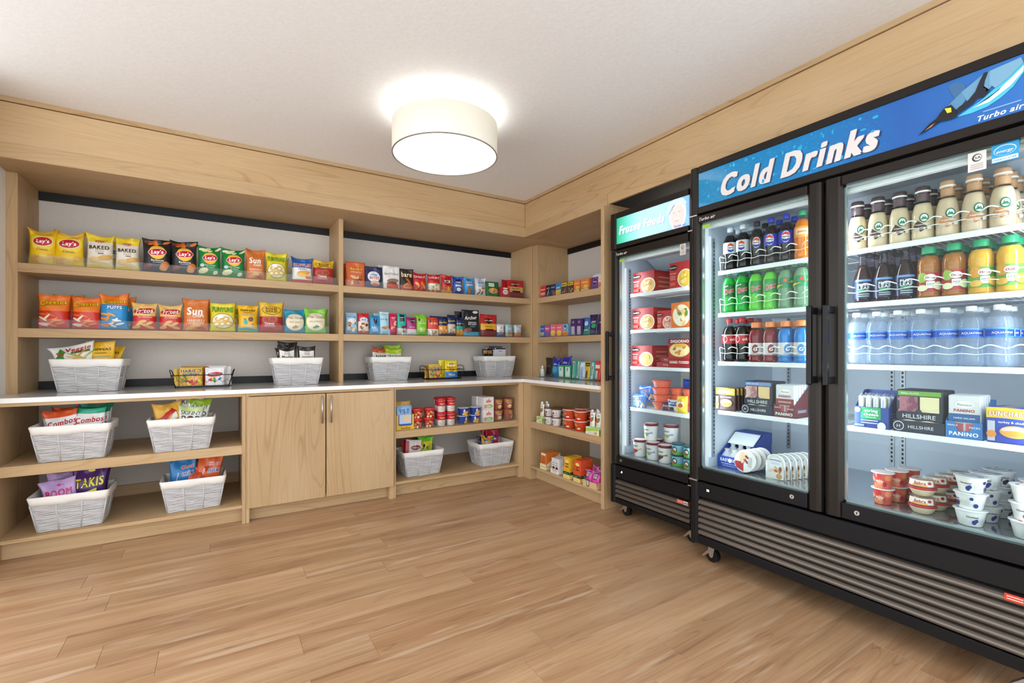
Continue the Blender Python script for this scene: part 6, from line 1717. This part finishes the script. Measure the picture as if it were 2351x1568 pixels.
KINDS['mocha'] = coffee('d9c3a0', '4a3230'); KINDS['caramel'] = coffee('d4bd9e', 'c98a5a')
TEA = [(.016, 0), (.026, .002), (.0310, .008), (.0325, .030), (.0325, .092), (.0300, .108), (.0210, .138), (.0160, .165), (.0145, .190), (.0145, .206)]
def tea():
    return bottle('iced_tea_bottle', TEA, '2a1410', '23262e', (.018, .098), M('1d2a4e', .3, kind='label'), lambda P: (P.r(-.5, .5, .88, .98, '6f9ad8'), P.t('PURE', 0, .70, .34, 'eef2f6', 'h'), P.t('LEAF', 0, .54, .34, 'eef2f6', 'h'), P.e(-.12, .38, .10, .07, '3f9a6a', -.3), P.e(.12, .38, .10, .07, '3f9a6a', .3), P.lines(-.3, .3, .12, .22, 2, 'c9d2e0')), .158, [(.0165, .200), (.017, .201), (.017, .222), (.015, .224)], shell=clear('tea_plastic', 'd9cfd6', 1.4, .9, .03))
KINDS['tea'] = tea
JUICE = [(.018, 0), (.030, .002), (.0345, .008), (.0345, .016), (.0330, .019), (.0345, .022), (.0345, .096), (.0325, .101), (.0350, .108), (.0335, .114), (.0345, .122), (.0320, .142), (.0250, .160), (.0200, .168), (.0200, .176)]
def juice(liq, base, fruit, patch):
    def mk():
        return bottle('juice_bottle', JUICE, liq, '1fa06a', (.023, .095), M(base, .3, kind='label'), lambda P: (P.e(-.4, .75, .14, .26, patch), P.e(.45, .3, .14, .24, patch), P.e(.0, .74, .14, .17, 'f2ece8'), P.t('Dole', 0, .74, .22, 'b0263a', 'h', .1), P.r(-.18, .2, .18, .54, 'e9e4e0'), P.t('JUICE', .01, .40, .14, '3a6a5a', 'b'), P.e(.34, .3, .12, .2, fruit), P.e(-.35, .2, .12, .16, fruit)), .158, [(.0215, .168), (.022, .169), (.022, .192), (.020, .194)])
    return mk
KINDS['apple'] = juice('a86a2c', 'b8323a', 'e6ecc0', '9ac04a'); KINDS['citrus'] = juice('e0ab3c', '6fae4a', 'f0b84a', 'e9a03a')
WATER = [(.014, 0), (.026, .002), (.0325, .010), (.0345, .026), (.0330, .048), (.0295, .066), (.0305, .078), (.0345, .094), (.0350, .104), (.0350, .134), (.0345, .150), (.0300, .172), (.0200, .188), (.0130, .194), (.0155, .197), (.0155, .199), (.0125, .201)]
def water():
    sh = clear('water_plastic', 'fafcff', 1.38, .95, .03, milk=.06, milkcol='dfe8f4')
    return bottle('water_bottle', WATER, 'dfeaf6', 'f3f5f8', (.104, .136), M('1c55c4', .3, kind='label'), lambda P: (P.r(-1, 1, .82, 1.0, '5fa4e8', 16, 1, .05), P.t('AQUAFINA', -.02, .48, .44, 'f2f6fc', 'b', .1), P.lines(-.3, .3, .20, .22, 1, '9fc4f0'), P.r(.50, .62, .1, .8, 'a9c8ee'), P.r(-1, 1, .0, .10, '3f86dc', 16, 1)), .176, CAPS(.0152, .199, .217), shell=sh, liqmat=clear('water', 'f2f7fd', 1.36, .95, .03, milk=.16, milkcol='d6e2f0'))
KINDS['water'] = water

NM = {'diet': ('silver labelled cola bottle', 'cola'), 'zero': ('black labelled cola bottle with black cap', 'cola'), 'cola': ('blue labelled cola bottle with violet cap', 'cola'), 'orange': ('orange soda bottle', 'soda'),
      'dew': ('dark green citrus soda bottle', 'soda'), 'lime': ('lime green citrus soda bottle', 'soda'), 'ale': ('clear ginger ale bottle with yellow sash', 'soda'), 'coke': ('red capped cola bottle', 'cola'),
      'sport_red': ('dark red sports drink with orange cap', 'sports drink'), 'sport_blue': ('blue sports drink with orange cap', 'sports drink'), 'mocha': ('brown capped coffee drink', 'coffee drink'), 'caramel': ('tan capped coffee drink', 'coffee drink'),
      'tea': ('black capped iced tea with navy label', 'iced tea'), 'apple': ('green capped red apple juice bottle', 'juice'), 'citrus': ('green capped golden juice bottle', 'juice'), 'water': ('clear water bottle with blue band', 'water')}
def bottle_row(kinds, y0, pitch, z, where, rows=3, dx=.0735):
    for r_ in range(rows):
        for i, k in enumerate(kinds):
            rk = random.Random(i * 31 + r_ * 7 + int(z * 100))
            lab = '%s, %s from left, %s row, %s' % (NM[k][0], ORD[i], ('front', 'second', 'third')[r_], where)
            proto(k, KINDS[k], lab, (FX + dx * r_, y0 - pitch * i, z + .0008), R(-90) + .48 + rk.uniform(-.22, .16), 'bottle', '%s bottles' % NM[k][1])
bottle_row(['diet', 'diet', 'zero', 'cola', 'cola', 'orange'], -2.009, .0722, 1.525, 'left top shelf')
bottle_row(['dew', 'dew', 'lime', 'lime', 'ale', 'ale'], -2.003, .0728, 1.303, 'left second shelf')
bottle_row(['coke', 'coke', 'sport_red', 'sport_red', 'sport_blue', 'sport_blue'], -2.004, .0728, 1.048, 'left third shelf')
bottle_row(['mocha', 'mocha', 'mocha', 'mocha', 'caramel', 'caramel', 'caramel'], -2.591, .0722, 1.525, 'right top shelf')
bottle_row(['tea', 'tea', 'tea', 'apple', 'apple', 'citrus', 'citrus'], -2.610, .0720, 1.303, 'right second shelf')
bottle_row(['water'] * 7, -2.588, .0713, 1.048, 'right third shelf')

# meat and cheese packs on the fourth shelf (front faces -x)
ZM = .7905
CLR = clear('blister_plastic', 'f4f7f8', 1.4, .9, .03, milk=.08)
def flat_pack(name, label, x, y, z, w, h, d, col, art, cat, group, tilt=-.06, side=None):
    return carton(name, label, (x, y, z), w, h, d, col, art, RB, cat, group, side=side, tilt=0.0, bev=.004)
def display_tray(name, label, x, y, z, w, hf, hb, dep, col, art, sideart=None, notch=False):
    u = thing(name, label, 'display box', (x, y, z), RB)
    mb = MB(); c = M(col, .45, kind='card'); t = .002
    if notch:
        mb.prism([(-w / 2, 0), (w / 2, 0), (w / 2, hf), (w * .28, hf), (w * .16, hf * .45), (-w * .16, hf * .45), (-w * .28, hf), (-w / 2, hf)], 0, t, c, axis=1)
    else:
        mb.box(-w / 2, w / 2, 0, t, 0, hf, c)
    mb.box(-w / 2, w / 2, dep - t, dep, 0, hb, c); mb.box(-w / 2, w / 2, t, dep - t, 0, t, c)
    for s in (-1, 1):
        xa, xb = sorted((s * w / 2, s * (w / 2 - t)))
        mb.prism([(t, 0), (dep - t, 0), (dep - t, hb), (dep * .7, hb), (t, hf)], xa, xb, c, axis=0)
    o = mb.build('tray', u, fix=True)
    P = Print(lambda a, b, e: (a * w / 2, -e, b * hf), w, hf, .45, 'card'); art(P); P.build(o)
    if sideart:
        P = Print(lambda a, b, e: (w / 2 + e, t + (a + 1) / 2 * (dep - 2 * t), b * hf), dep, hf, .45, 'card'); sideart(P); P.build(o, 'side_print')
    return u
def d_lunch(word, body):
    return lambda P: (P.r(-.98, .98, .70, .99, 'e9c42c', wave=.01), P.t('LUNCHABLES', 0, .83, .86, 'f4eee6', 'h', 0, 1.5, 0, 0, 'c8402c'), P.t(word, .1, .60, .6, 'eef2fa', 'b'), P.e(.15, .34, .30, .17, 'e0a85a'), P.e(.15, .39, .27, .09, 'e9b8a4'), P.e(.15, .30, .28, .07, 'd9983a'), P.r(-.92, -.62, .06, .62, 'b9bcc6'), P.e(-.76, .25, .10, .10, 'd98a3a'))
for k in range(5):
    flat_pack('lunch_pack', 'yellow topped dark lunch pack, %s from the front' % ORD[k], -.050 + .024 * k, -1.990 - .006 * k, ZM, .112, .120, .019, '4a3030', d_lunch('ham & cheddar', 0), 'lunch pack', 'lunch packs on the left side')
    flat_pack('lunch_pack', 'yellow topped blue lunch pack, %s from the front' % ORD[k], -.060 + .024 * k, -3.050 - .004 * k, ZM, .124, .122, .019, '2f45a8', d_lunch('turkey & cheddar', 0), 'lunch pack', 'lunch packs on the right side')
def d_snackplate(band, foods):
    return lambda P: (P.r(-.92, .92, .86, .97, band), P.t('SMALL PLATES', -.4, .915, .4, 'e9eef2', 'b'), P.r(-.85, -.05, .48, .84, foods[0]), P.r(.05, .85, .48, .84, foods[1]), P.bits(7, -.75, -.15, .54, .78, .12, .05, [foods[2], foods[0]], 3), P.e(.45, .66, .2, .13, foods[1]), P.r(-.98, .98, .28, .46, '1c2436'), P.t('HILLSHIRE', 0, .37, .72, 'dfe4ea', 'r'), P.e(0, .49, .07, .05, '2a3448'), P.r(-.85, .85, .08, .26, 'd9c49a'), P.e(-.4, .2, .22, .08, 'e9d8b0'), P.e(.4, .2, .22, .08, 'e9d8b0'))
for (side, y, band, foods) in (('left', -2.166, '6f8fc0', ('c9a8a4', 'e2c48a', 'a8747a')), ('right', -2.800, '6fa63a', ('a86a7a', 'e6dcae', '7d4258'))):
    display_tray('snack_plate_box', 'navy display tray of meat and cheese plates on the %s side' % side, -.055, y, ZM, .156, .045, .075, .16, '1b2338', lambda P: (P.e(-.78, .5, .11, .40, 'e6eaf0'), P.e(-.78, .5, .095, .34, '1b2338'), P.t('H', -.78, .5, .08, 'e6eaf0', 'r'), P.t('HILLSHIRE', .1, .5, .5, 'e6eaf0', 'r')))
    for k in range(5):
        flat_pack('snack_plate', 'dark meat and cheese plate on the %s side, %s from the front' % (side, ORD[k]), -.046 + .026 * k, y, ZM + .004, .142, .160, .022, '2a2d3a', d_snackplate(band, foods) if k == 0 else (lambda P, band=band: P.r(-.92, .92, .86, .97, band)), 'snack plate', 'meat and cheese plates, %s side' % side)
def d_panino(c1, c2, word):
    return lambda P: (P.e(0, .78, .30, .08, 'f0f2f2'), P.t('Fiorucci', 0, .78, .46, '2a2a2a', 'r', .2), P.t('PANINO', 0, .64, .66, 'b8242c', 'h'), P.r(-.95, .95, .36, .56, c1), P.t(word, 0, .46, .66, 'dfe8f0', 'b'), P.r(-.6, -.05, .02, .34, 'a8505a'), P.r(.1, .6, .02, .34, 'b86068'))
for (side, y, c1, tr, word) in (('left', -2.300, '8a3a38', '6a2a30', 'PEPPERONI'), ('right', -2.930, '1f5a94', '2a7ac0', 'HARD SALAMI')):
    display_tray('panino_display_box', '%s display tray of meat roll packs on the %s side' % ({'left': 'maroon', 'right': 'bright blue'}[side], side), -.058, y, ZM, .098, .060, .135, .16, tr, lambda P: (P.t('PANINO', 0, .28, .82, 'f2f2f2', 'h'), P.t('SNACK', -.6, .78, .3, 'f2f2f2', 'b'), P.t('PACKS', .6, .70, .3, 'f2f2f2', 'b')), lambda P: P.t('PANINO', -.2, .5, .5, 'b9cfe4', 'b'), True)
    for k in range(5):
        flat_pack('meat_roll_pack', 'white meat roll pack on the %s side, %s from the front' % (side, ORD[k]), -.050 + .024 * k, y, ZM + .003, .088, .152, .016, 'd9dcde', d_panino(c1, c1, word) if k == 0 else None, 'meat pack', 'meat roll packs, %s side' % side)
display_tray('string_cheese_box', 'blue and green string cheese box on the right side', -.060, -2.650, ZM, .118, .085, .150, .13, '22408c', lambda P: (P.r(-.62, .55, .42, .98, '1f9a5c'), P.t('string', 0, .84, .40, 'f2f4ee', 'h'), P.t('cheese', 0, .66, .44, 'f2f4ee', 'h'), P.t('Mozzarella', 0, .52, .3, 'e0ecd8', 'b'), P.e(-.8, .84, .09, .12, 'e9edf2'), P.lines(-.6, .4, .24, .36, 2, 'c9d4ea'), P.e(.62, .12, .12, .2, 'dfe8f2'), P.r(-.95, -.4, .06, .16, '6f9ad8')), lambda P: P.lines(-.7, .7, .3, .7, 4, '8fa4d0'))
def cheese_stick():
    mb = MB(); mb.tube([(0, 0, 0), (0, 0, .120)], .0085, M('ece6cf', .45, kind='cheese'), 10); o = mb.build('string_cheese')
    mw = MB(); mw.lathe([(.0100, -.001), (.0105, .004), (.0105, .118), (.003, .134)], CLR, 12, cap=False); w_o = mw.build('wrapper', o)
    P = Print(round_surf(lambda z: .0107, .06, .125, 1.2), .026, .065, kind='label'); P.r(-.6, .6, .05, .95, 'e9edf2'); P.t('STRING', 0, .5, 1.6, '3a5aa0', 'b', 0, .8, 1.57); P.build(o, 'printed_label')
    return o
for k in range(12):
    proto('stick', cheese_stick, 'wrapped string cheese stick, %s place, %s row of the blue box' % (ORD[k % 4], ('front', 'middle', 'back')[k // 4]), (-.035 + .03 * (k // 4), -2.607 - .026 * (k % 4) - .004 * (k // 4), ZM + .006), RB, 'cheese stick', 'string cheese sticks')

# floor of the cabinet, left: egg box, hummus bowls, soft cheese packs
ZF = .4805
u = display_tray('egg_box', 'blue and white boxed egg packs at the back of the left floor', -.010, -1.995, ZF, .150, .060, .175, .26, '2448a4', lambda P: (P.t('EASY EGGS', 0, .68, .8, 'f2f4fa', 'h'), P.e(-.05, .66, .05, .2, 'f2f4fa'), P.t('INCLUDES SALT & PEPPER', 0, .36, .7, 'e6ecf8', 'b'), P.lines(-.6, .4, .14, .2, 2, 'b9c8ec')))
mb = MB(); mb.prism([(.155, .172), (.16, .176), (.262, .176), (.262, .12), (.255, .12), (.255, .17)], -.076, .076, M('2448a4', .45, kind='card'), axis=0); mb.build('lid', u, fix=True)
mb = MB(); mb.prism([(.085, .118), (.165, .176), (.168, .174), (.088, .115)], -.072, .072, M('e9ecf2', .45, kind='card'), axis=0); mb.build('lid_flap', u, fix=True)
def egg_bag():
    mb = MB(); n = 10
    rg = random.Random(3)
    prof = [(.004, 0), (.022, .004), (.030, .022), (.029, .044), (.018, .060), (.010, .070), (.014, .082)]
    mb.lathe(prof, clear('egg_bag_film', 'f2f5f8', 1.3, .9, .1, milk=.35), 14)
    for i, v in enumerate(mb.v):
        mb.v[i] = (v[0] + rg.uniform(-.002, .002), v[1] + rg.uniform(-.002, .002), v[2])
    o = mb.build('egg_pack')
    for dx in (-.010, .011):
        me_ = MB(); me_.lathe([(.0, .006), (.011, .012), (.015, .024), (.013, .036), (.0, .046)], M('f0eae2', .5, kind='egg'), 12, dx, 0); me_.build('egg', o)
    return o
for k in range(6):
    proto('egg_bag', egg_bag, 'clear bag of peeled eggs, %s place in the %s row' % (('left', 'middle', 'right')[k % 3], ('front', 'back')[k // 3]), (.030 + .055 * (k // 3), -1.950 - .045 * (k % 3), ZF + .012 + .02 * (k // 3)), RB + k, 'egg pack', 'bagged eggs')
def hummus_bowl():
    pr = [(.030, 0), (.046, .006), (.052, .020), (.054, .030)]
    o = cup('hummus_bowl', pr, 'e9e6e4', ('ece8e6', [(.054, .030), (.0575, .031), (.0575, .035), (.056, .0365)]), None, top=lambda P: (P.p([(-.95, .5), (-.7, .85), (-.3, .97), (-.1, .95), (-.1, .55)], 'b02a34', (-.4, .72)), P.e(.35, .62, .22, .16, 'e9c9a4'), P.bits(6, -.1, .6, .40, .62, .10, .05, ['c8502c', '8a2a24', 'e9d8b4'], 3), P.r(-.5, .4, .18, .32, 'c9c4c4')))
    return o
for k in range(4):
    o = proto('hummus', hummus_bowl, 'white and red hummus bowl tipped on edge, %s from the front' % ORD[k], (-.012 + .040 * k, -2.098 - .004 * k, ZF + .057), 0, 'hummus bowl', 'hummus bowls')
    o.rotation_euler = (0, R(-78), 0)
def cheese_pack():
    w, h = .088, .118
    pts = [(-w / 2, 0)] + [(w / 2, 0)] + [(w / 2 * math.cos(R(q)), h - w / 2 + w / 2 * math.sin(R(q))) for q in range(0, 181, 15)]
    mb = MB(); mb.prism(pts, 0, .012, M('e6e6e2', .4, kind='plastic'), axis=1); o = mb.build('cheese_snack_pack', fix=True)
    mr = MB(); mr.tube([(x, 0, z + .0) for x, z in pts], .004, M('f4f4f2', .35, kind='plastic'), 6, closed=True); mr.build('rim', o)
    P = Print(lambda a, b, e: (a * w / 2, -e, b * h), w, h, .4, 'card'); P.e(0, .62, .36, .26, 'eef0f4'); P.t('Philadelphia', 0, .76, .62, '4a5aa8', 'h', .1, 1, 0, .03); P.lines(-.5, .5, .62, .68, 2, 'b9c0d8'); P.bits(7, -.6, .6, .34, .46, .16, .05, ['d9b07a', 'e9cfa0', '9a5a2c', 'c8402c'], 5); P.r(-.95, .95, .02, .26, 'ece8e2'); P.e(.45, .14, .16, .11, 'c9a070'); P.build(o)
    return o
for k in range(6):
    proto('cheese_pack', cheese_pack, 'white round topped cheese snack pack, %s from the front' % ORD[k], (-.020 + .034 * k, -2.238 - .010 * k, ZF + .0008), RB, 'snack pack', 'cheese snack packs')

# floor of the cabinet, right: fruit cups, hummus tubs, yogurt
def fruit_cup():
    pr = [(.026, 0), (.028, .002), (.0335, .058), (.034, .060)]
    o = cup('fruit_cup', pr, 'e0685c', ('e9dcd8', [(.034, .060), (.0395, .061), (.0395, .064), (.036, .0645)]), lambda P: (P.bits(9, -.6, .6, .12, .9, .10, .2, ['e88a5c', 'd84a44', 'f0a88a'], 4), P.t('fruit', 0, .5, .24, 'f6e6e0', 'h', .1), P.e(.3, .3, .06, .18, 'b8303a')), rough=.15)
    return o
for i, (x, y) in enumerate([(-.010, -2.672), (.075, -2.690), (.160, -2.705), (.010, -2.748)][:3]):
    for k in range(2):
        proto('fruit_cup', fruit_cup, 'pink fruit cup, %s of the stack %s from the glass' % (('bottom', 'top')[k], ORD[i]), (x, y, ZF + .0005 + k * .065), RB + .3 * i, 'fruit cup', 'pink fruit cups')
def hummus_tub():
    pr = [(.026, 0), (.030, .004), (.040, .022), (.041, .026)]
    o = cup('hummus_tub', pr, 'dccbaa', ('c42a34', [(.041, .026), (.0435, .027), (.0435, .034), (.042, .035)]))
    md = MB(); md.lathe([(.041, .0352), (.038, .046), (.034, .062), (.030, .067), (.0, .068)], CLR, 26); md.build('dome', o)
    mi = MB(); mi.lathe([(.036, .036), (.033, .050), (.028, .058)], M('d99a6a', .6, kind='cracker'), 20); mi.build('pretzels', o)
    P = Print(round_surf(lambda z: .0415 - .15 * max(0, z - .040), .040, .062, 1.5), .12, .022, .4, 'label'); P.r(-.7, .7, .0, 1.0, 'ece2d6'); P.t('Sabra', 0, .55, .30, 'c8322c', 'h', .1); P.e(.48, .6, .05, .25, 'b02a34'); P.r(-.35, .35, .0, .3, 'e9a45c'); P.build(o, 'printed_label')
    return o
for i, (x, y) in enumerate([(-.012, -2.800), (.080, -2.812), (.172, -2.824), (.265, -2.836)]):
    for k in range(2):
        proto('hummus_tub', hummus_tub, 'red rimmed hummus tub with clear dome, %s of the %s stack from the glass' % (('bottom', 'top')[k], ORD[i]), (x, y, ZF + .0005 + k * .0685), RB + .1, 'hummus tub', 'hummus tubs')
def yogurt(fruit):
    def mk():
        pr = [(.030, 0), (.032, .002), (.0425, .052), (.043, .054)]
        return cup('yogurt_cup', pr, 'f0efec', ('e6e6e6', [(.043, .054), (.0475, .055), (.0475, .0575), (.044, .058)]), lambda P: (P.t('Chobani', -.30, .68, .24, '2a2c34', 'h'), P.e(-.22, .30, .05, .17, fruit), P.e(-.14, .42, .04, .14, fruit), P.e(.45, .78, .035, .12, fruit), P.lines(.0, .4, .25, .6, 5, 'c9cacc'), P.e(.62, .3, .05, .16, fruit)), top=lambda P: (P.t('Chobani', 0, .5, .5, '4a4c58', 'h'), P.e(-.5, .7, .10, .05, fruit), P.e(.5, .3, .10, .05, fruit), P.e(.3, .78, .08, .04, fruit)))
    return mk
for i, (x, y, fr, fn) in enumerate([(-.025, -2.940, '2a3a86', 'blueberry'), (.080, -2.955, '2a3a86', 'blueberry'), (.185, -2.968, '1f2440', 'blackberry'), (-.030, -3.083, 'c03a34', 'strawberry'), (.075, -3.085, 'c03a34', 'strawberry')]):
    for k in range(3):
        proto('yog' + fn, yogurt(fr), 'white %s yogurt cup, %s of the %s stack from the glass' % (fn, ('bottom', 'middle', 'top')[k], ('first', 'second', 'rearmost', 'first', 'second')[i]), (x + .003 * k, y, ZF + .0005 + k * .0585), RB + (.9, -.5, .4)[k] + i * .3, 'yogurt', 'yogurt cups')

# ------------------------------------------------------------------ freezer
SF = .105
def d_meal(dish, word, dc, dark='7a1c1c'):
    return lambda P: (P.e(.42, .36, .34, .34, 'f0e6da'), P.e(.42, .36, .31, .30, dc), P.bits(30, .12, .72, .16, .56, .055, .05, dish, 4), P.e(-.60, .80, .17, .10, '2a1414'), P.t("Stouffer's", -.60, .80, .30, 'f2ece4', 'h', .1), P.t(word, -.62, .58, .28, 'f4e8dc', 'h'), P.lines(-.85, -.4, .36, .48, 3, 'e0a89c'), P.r(-.9, -.4, .12, .24, 'd8503c'))
MEAL = dict(cat='frozen meal', group='frozen meal boxes')
sd = lambda P: (P.r(-.9, .9, .1, .9, 'c23a30'), P.lines(-.6, .6, .3, .7, 3, 'e08a7c'))
carton('frozen_meal_box', 'red frozen meal box at the left of the freezer top shelf', (SF, -1.285, 1.4905), .185, .150, .20, 'a8262a', d_meal(['e9c98a', 'c98a4a', 'f2e2b4'], 'CHICKEN', 'd9a85a'), RB, side=sd, **MEAL)
carton('frozen_meal_box', 'red macaroni box at the right of the freezer top shelf', (SF - .02, -1.600, 1.4905), .165, .165, .20, 'b52a2c', d_meal(['f2c85a', 'e9b23a', 'f6dc8a'], 'MAC & CHEESE', 'f0c04a'), RB, side=sd, **MEAL)
carton('frozen_meal_box', 'red frozen meal box at the left of the freezer second shelf', (SF, -1.280, 1.2455), .182, .150, .18, 'a8262a', d_meal(['e9c98a', 'c98a4a', 'f2e2b4'], 'CHICKEN', 'd9a85a'), RB, side=sd, **MEAL)
carton('frozen_meal_box', 'smaller red lasagna box in the middle of the freezer second shelf', (SF + .01, -1.455, 1.2455), .125, .120, .18, 'b8282c', d_meal(['f2dcd0', 'd9503c', 'e9b8a0'], 'LASAGNA', 'e0a090'), RB, side=sd, **MEAL)
carton('frozen_meal_box', 'orange pasta box at the right of the freezer second shelf', (SF - .01, -1.595, 1.2455), .145, .160, .16, 'd9702c', lambda P: (P.e(.05, .5, .44, .42, 'ece0cc'), P.bits(16, -.6, .7, .18, .82, .13, .08, ['e9c27a', '5a8a3a', 'd98a4a', 'f2e2b8'], 6)), RB, side=sd, **MEAL)
carton('frozen_meal_box', 'red macaroni box at the left of the freezer third shelf', (SF, -1.272, 1.0005), .178, .142, .18, 'a8262a', d_meal(['f2d88a', 'e9c46a'], 'MAC & BEEF', 'e6c070'), RB, side=sd, **MEAL)
for k in range(2):
    carton('frozen_pizza_box', 'flat dark red pizza box, %s of two on the third shelf' % ('lower', 'upper')[k], (SF + .01 + .01 * k, -1.495, 1.0005 + .0325 * k), .215, .032, .215, ('9a2026', '8a1c22')[k], lambda P: (P.t('PIZZA', -.3, .5, .2, 'e9b8b0', 'b'),), RB, cat='pizza box', group='frozen pizza boxes')
carton('frozen_pizza_box', 'upright red pizza box with a pizza picture on the third shelf', (SF - .035, -1.605, 1.0005), .170, .180, .045, '9e2228', lambda P: (P.r(-.98, .98, .34, .98, 'a8302c'), P.e(0, .62, .44, .24, 'e9c98a'), P.e(0, .62, .38, .20, 'f0dca4'), P.bits(8, -.5, .5, .50, .76, .08, .05, ['d9883a', 'e9e0c0', 'c8602c'], 4), P.r(-.98, .98, .84, .99, '8a1c24'), P.t('DIGIORNO', .05, .915, .8, 'f4ece4', 'h'), P.t('HAND-TOSSED', 0, .20, .84, 'f4ece4', 'h', .1, 1.2), P.r(-.4, .5, .72, .82, 'e9b23a')), RB, cat='pizza box', group='frozen pizza boxes')
# fourth shelf: ice cream sandwiches, tubs, bars
ZS = .7225
def orange_tub():
    pr = [(.046, 0), (.049, .003), (.058, .036), (.0585, .038)]
    return cup('ice_cream_tub', pr, 'e8745c', ('e4664e', [(.0585, .038), (.0645, .039), (.0645, .043), (.060, .0465), (.050, .047)]), lambda P: (P.e(-.28, .48, .09, .42, 'e9dcd8'), P.e(-.28, .48, .075, .33, '8a6a68'), P.t('C', -.28, .5, .05, 'f2e6e2', 'h')), rough=.3)
for k in range(4):
    proto('tub', orange_tub, 'coral ice cream tub, %s of the front stack of four' % ('bottom', 'second', 'third', 'top')[k], (SF + .055 + .004 * (k % 2), -1.395 + .004 * (k // 2), ZS + .0005 + .0475 * k), RB + .1 * k, 'ice cream tub', 'coral ice cream tubs')
for i, (x, y) in enumerate([(.235, -1.47), (.225, -1.575)]):
    for k in range(3):
        proto('tub', orange_tub, 'coral ice cream tub, %s of the %s back stack' % (('bottom', 'middle', 'top')[k], ('left', 'right')[i]), (x, y, ZS + .0005 + .0475 * k), RB, 'ice cream tub', 'coral ice cream tubs')
d_mms = lambda P: (P.t("m&m's", -.1, .60, .62, '4a3a34', 'h', .1, 1, .1, 0, 'f0e8e0'), P.bits(5, -.1, .7, .12, .40, .14, .08, ['e6c48a', 'f0e2c4', 'd9a84a'], 3), P.p([(-.9, .8), (.5, .95), (.6, .88), (-.8, .70)], 'b9cdf0'))
for i, (x, y, zz, w, h, c, art, lb, rz, roll) in enumerate([
    (.10, -1.255, 0, .125, .092, '4a78d0', d_mms, 'blue cookie sandwich bag at the front left of the freezer fourth shelf', 0, .05),
    (.155, -1.270, .05, .120, .10, '3f6cc8', d_mms, 'blue cookie sandwich bag piled behind the front left one', .3, .35),
    (.215, -1.270, .035, .12, .10, '3a62c0', d_mms, 'blue cookie sandwich bag at the back left of the fourth shelf', -.2, .2),
    (.115, -1.475, 0, .070, .052, '4a2c66', lambda P: (P.t('MILKY', 0, .6, .7, 'e9d83a', 'h'),), 'small purple ice cream bar before the coral tubs', .3, .5),
    (.105, -1.540, 0, .110, .075, 'dfe0e6', lambda P: (P.r(-.8, .8, .5, .92, '2a3a9a'), P.t('SNICKERS', 0, .70, .74, 'f2f2f6', 'h'), P.r(-.9, .2, .04, .4, '4a3030')), 'white and blue ice cream bar before the coral tubs', -.1, .15),
    (.085, -1.610, 0, .085, .108, 'e9c93a', lambda P: (P.e(0, .5, .32, .20, 'f0e6d4'), P.e(0, .45, .22, .12, 'c8642c')), 'yellow ice cream packet at the right of the fourth shelf', 0, 0),
    (.190, -1.640, .03, .10, .16, '2f58c0', d_mms, 'blue and white packet at the back right of the fourth shelf', 0, .2),
    (.275, -1.53, .10, .13, .10, '2a52b4', None, 'blue packet lying on the back coral tubs, left', 0, 1.2),
    (.275, -1.62, .10, .13, .10, '2f5ac0', None, 'blue packet lying on the back coral tubs, right', .3, 1.0)]):
    o = packet('ice_cream_packet', lb, (x, y, ZS + .001 + zz), w, h, .03, [(1, c)], art, RB + rz, 'ice cream', 'bar', 1900 + i, .05, .02, 'wrapped ice cream')
    o.rotation_euler[1] = 0
# freezer floor: pints
ZP = .4005
def pint(c1, c2, c3):
    def mk():
        pr = [(.036, 0), (.038, .002), (.0455, .096), (.046, .098)]
        return cup('ice_cream_pint', pr, 'ece9e8', ('7a2436', [(.046, .098), (.0485, .098), (.0485, .112), (.046, .114), (.044, .1125)]), lambda P: (P.t('Haagen', -.05, .76, .28, '4a3a44', 'h', .1), P.p([(-.1, .52), (.5, .62), (.6, .50), (.1, .42)], c2), P.bits(6, -.4, .1, .22, .44, .07, .08, [c1, c3], 4)), top=lambda P: P.e(0, .5, .46, .46, 'dcd6d4'))
    return mk
PK = {'v': ('vanilla', pint('e9dca4', '8a94d0', '9ab05a')), 's': ('strawberry', pint('d8482c', 'e0a89a', 'c03a2c')), 'c': ('chocolate chip', pint('3a241c', '9a6a4c', '6a3a28'))}
for lb, k, x, y, lev in (('front left', 's', .082, -1.278, 0), ('front middle', 'v', .080, -1.392, 0), ('front right', 'c', .072, -1.497, 0), ('upper left', 'v', .110, -1.345, 1), ('upper right', 'v', .165, -1.465, 1), ('back left', 'v', .180, -1.330, 0), ('back right', 'v', .172, -1.462, 0)):
    proto('pint' + k, PK[k][1], 'white %s ice cream pint with maroon lid, %s on the freezer floor' % (PK[k][0], lb), (x, y, ZP + .0005 + lev * .1145), RB, 'ice cream pint', 'ice cream pints')
def small_tub():
    pr = [(.034, 0), (.036, .002), (.0385, .058), (.039, .060)]
    return cup('ice_cream_cup', pr, '8cc6dc', ('1d4a54', [(.039, .060), (.041, .060), (.041, .068), (.039, .0692), (.037, .068)]), lambda P: (P.r(-1, 1, .0, .34, '6aae4a', 16, 2, .03), P.e(.02, .55, .13, .32, '2a2f38'), P.e(.05, .55, .08, .2, 'ece6dc'), P.e(-.02, .36, .08, .14, 'b85a3a')), top=lambda P: P.e(0, .5, .44, .44, '3a6a74'))
for i, (x, y) in enumerate([(.078, -1.590), (.070, -1.690 + .008), (.165, -1.655), (.165, -1.570)][:3]):
    for k in range(2):
        proto('small_tub', small_tub, 'pale blue ice cream cup with dark lid, %s of the %s stack' % (('bottom', 'top')[k], ('front left', 'front right', 'back')[i]), (x, y, ZP + .0005 + .0695 * k), RB, 'ice cream cup', 'pale blue ice cream cups')
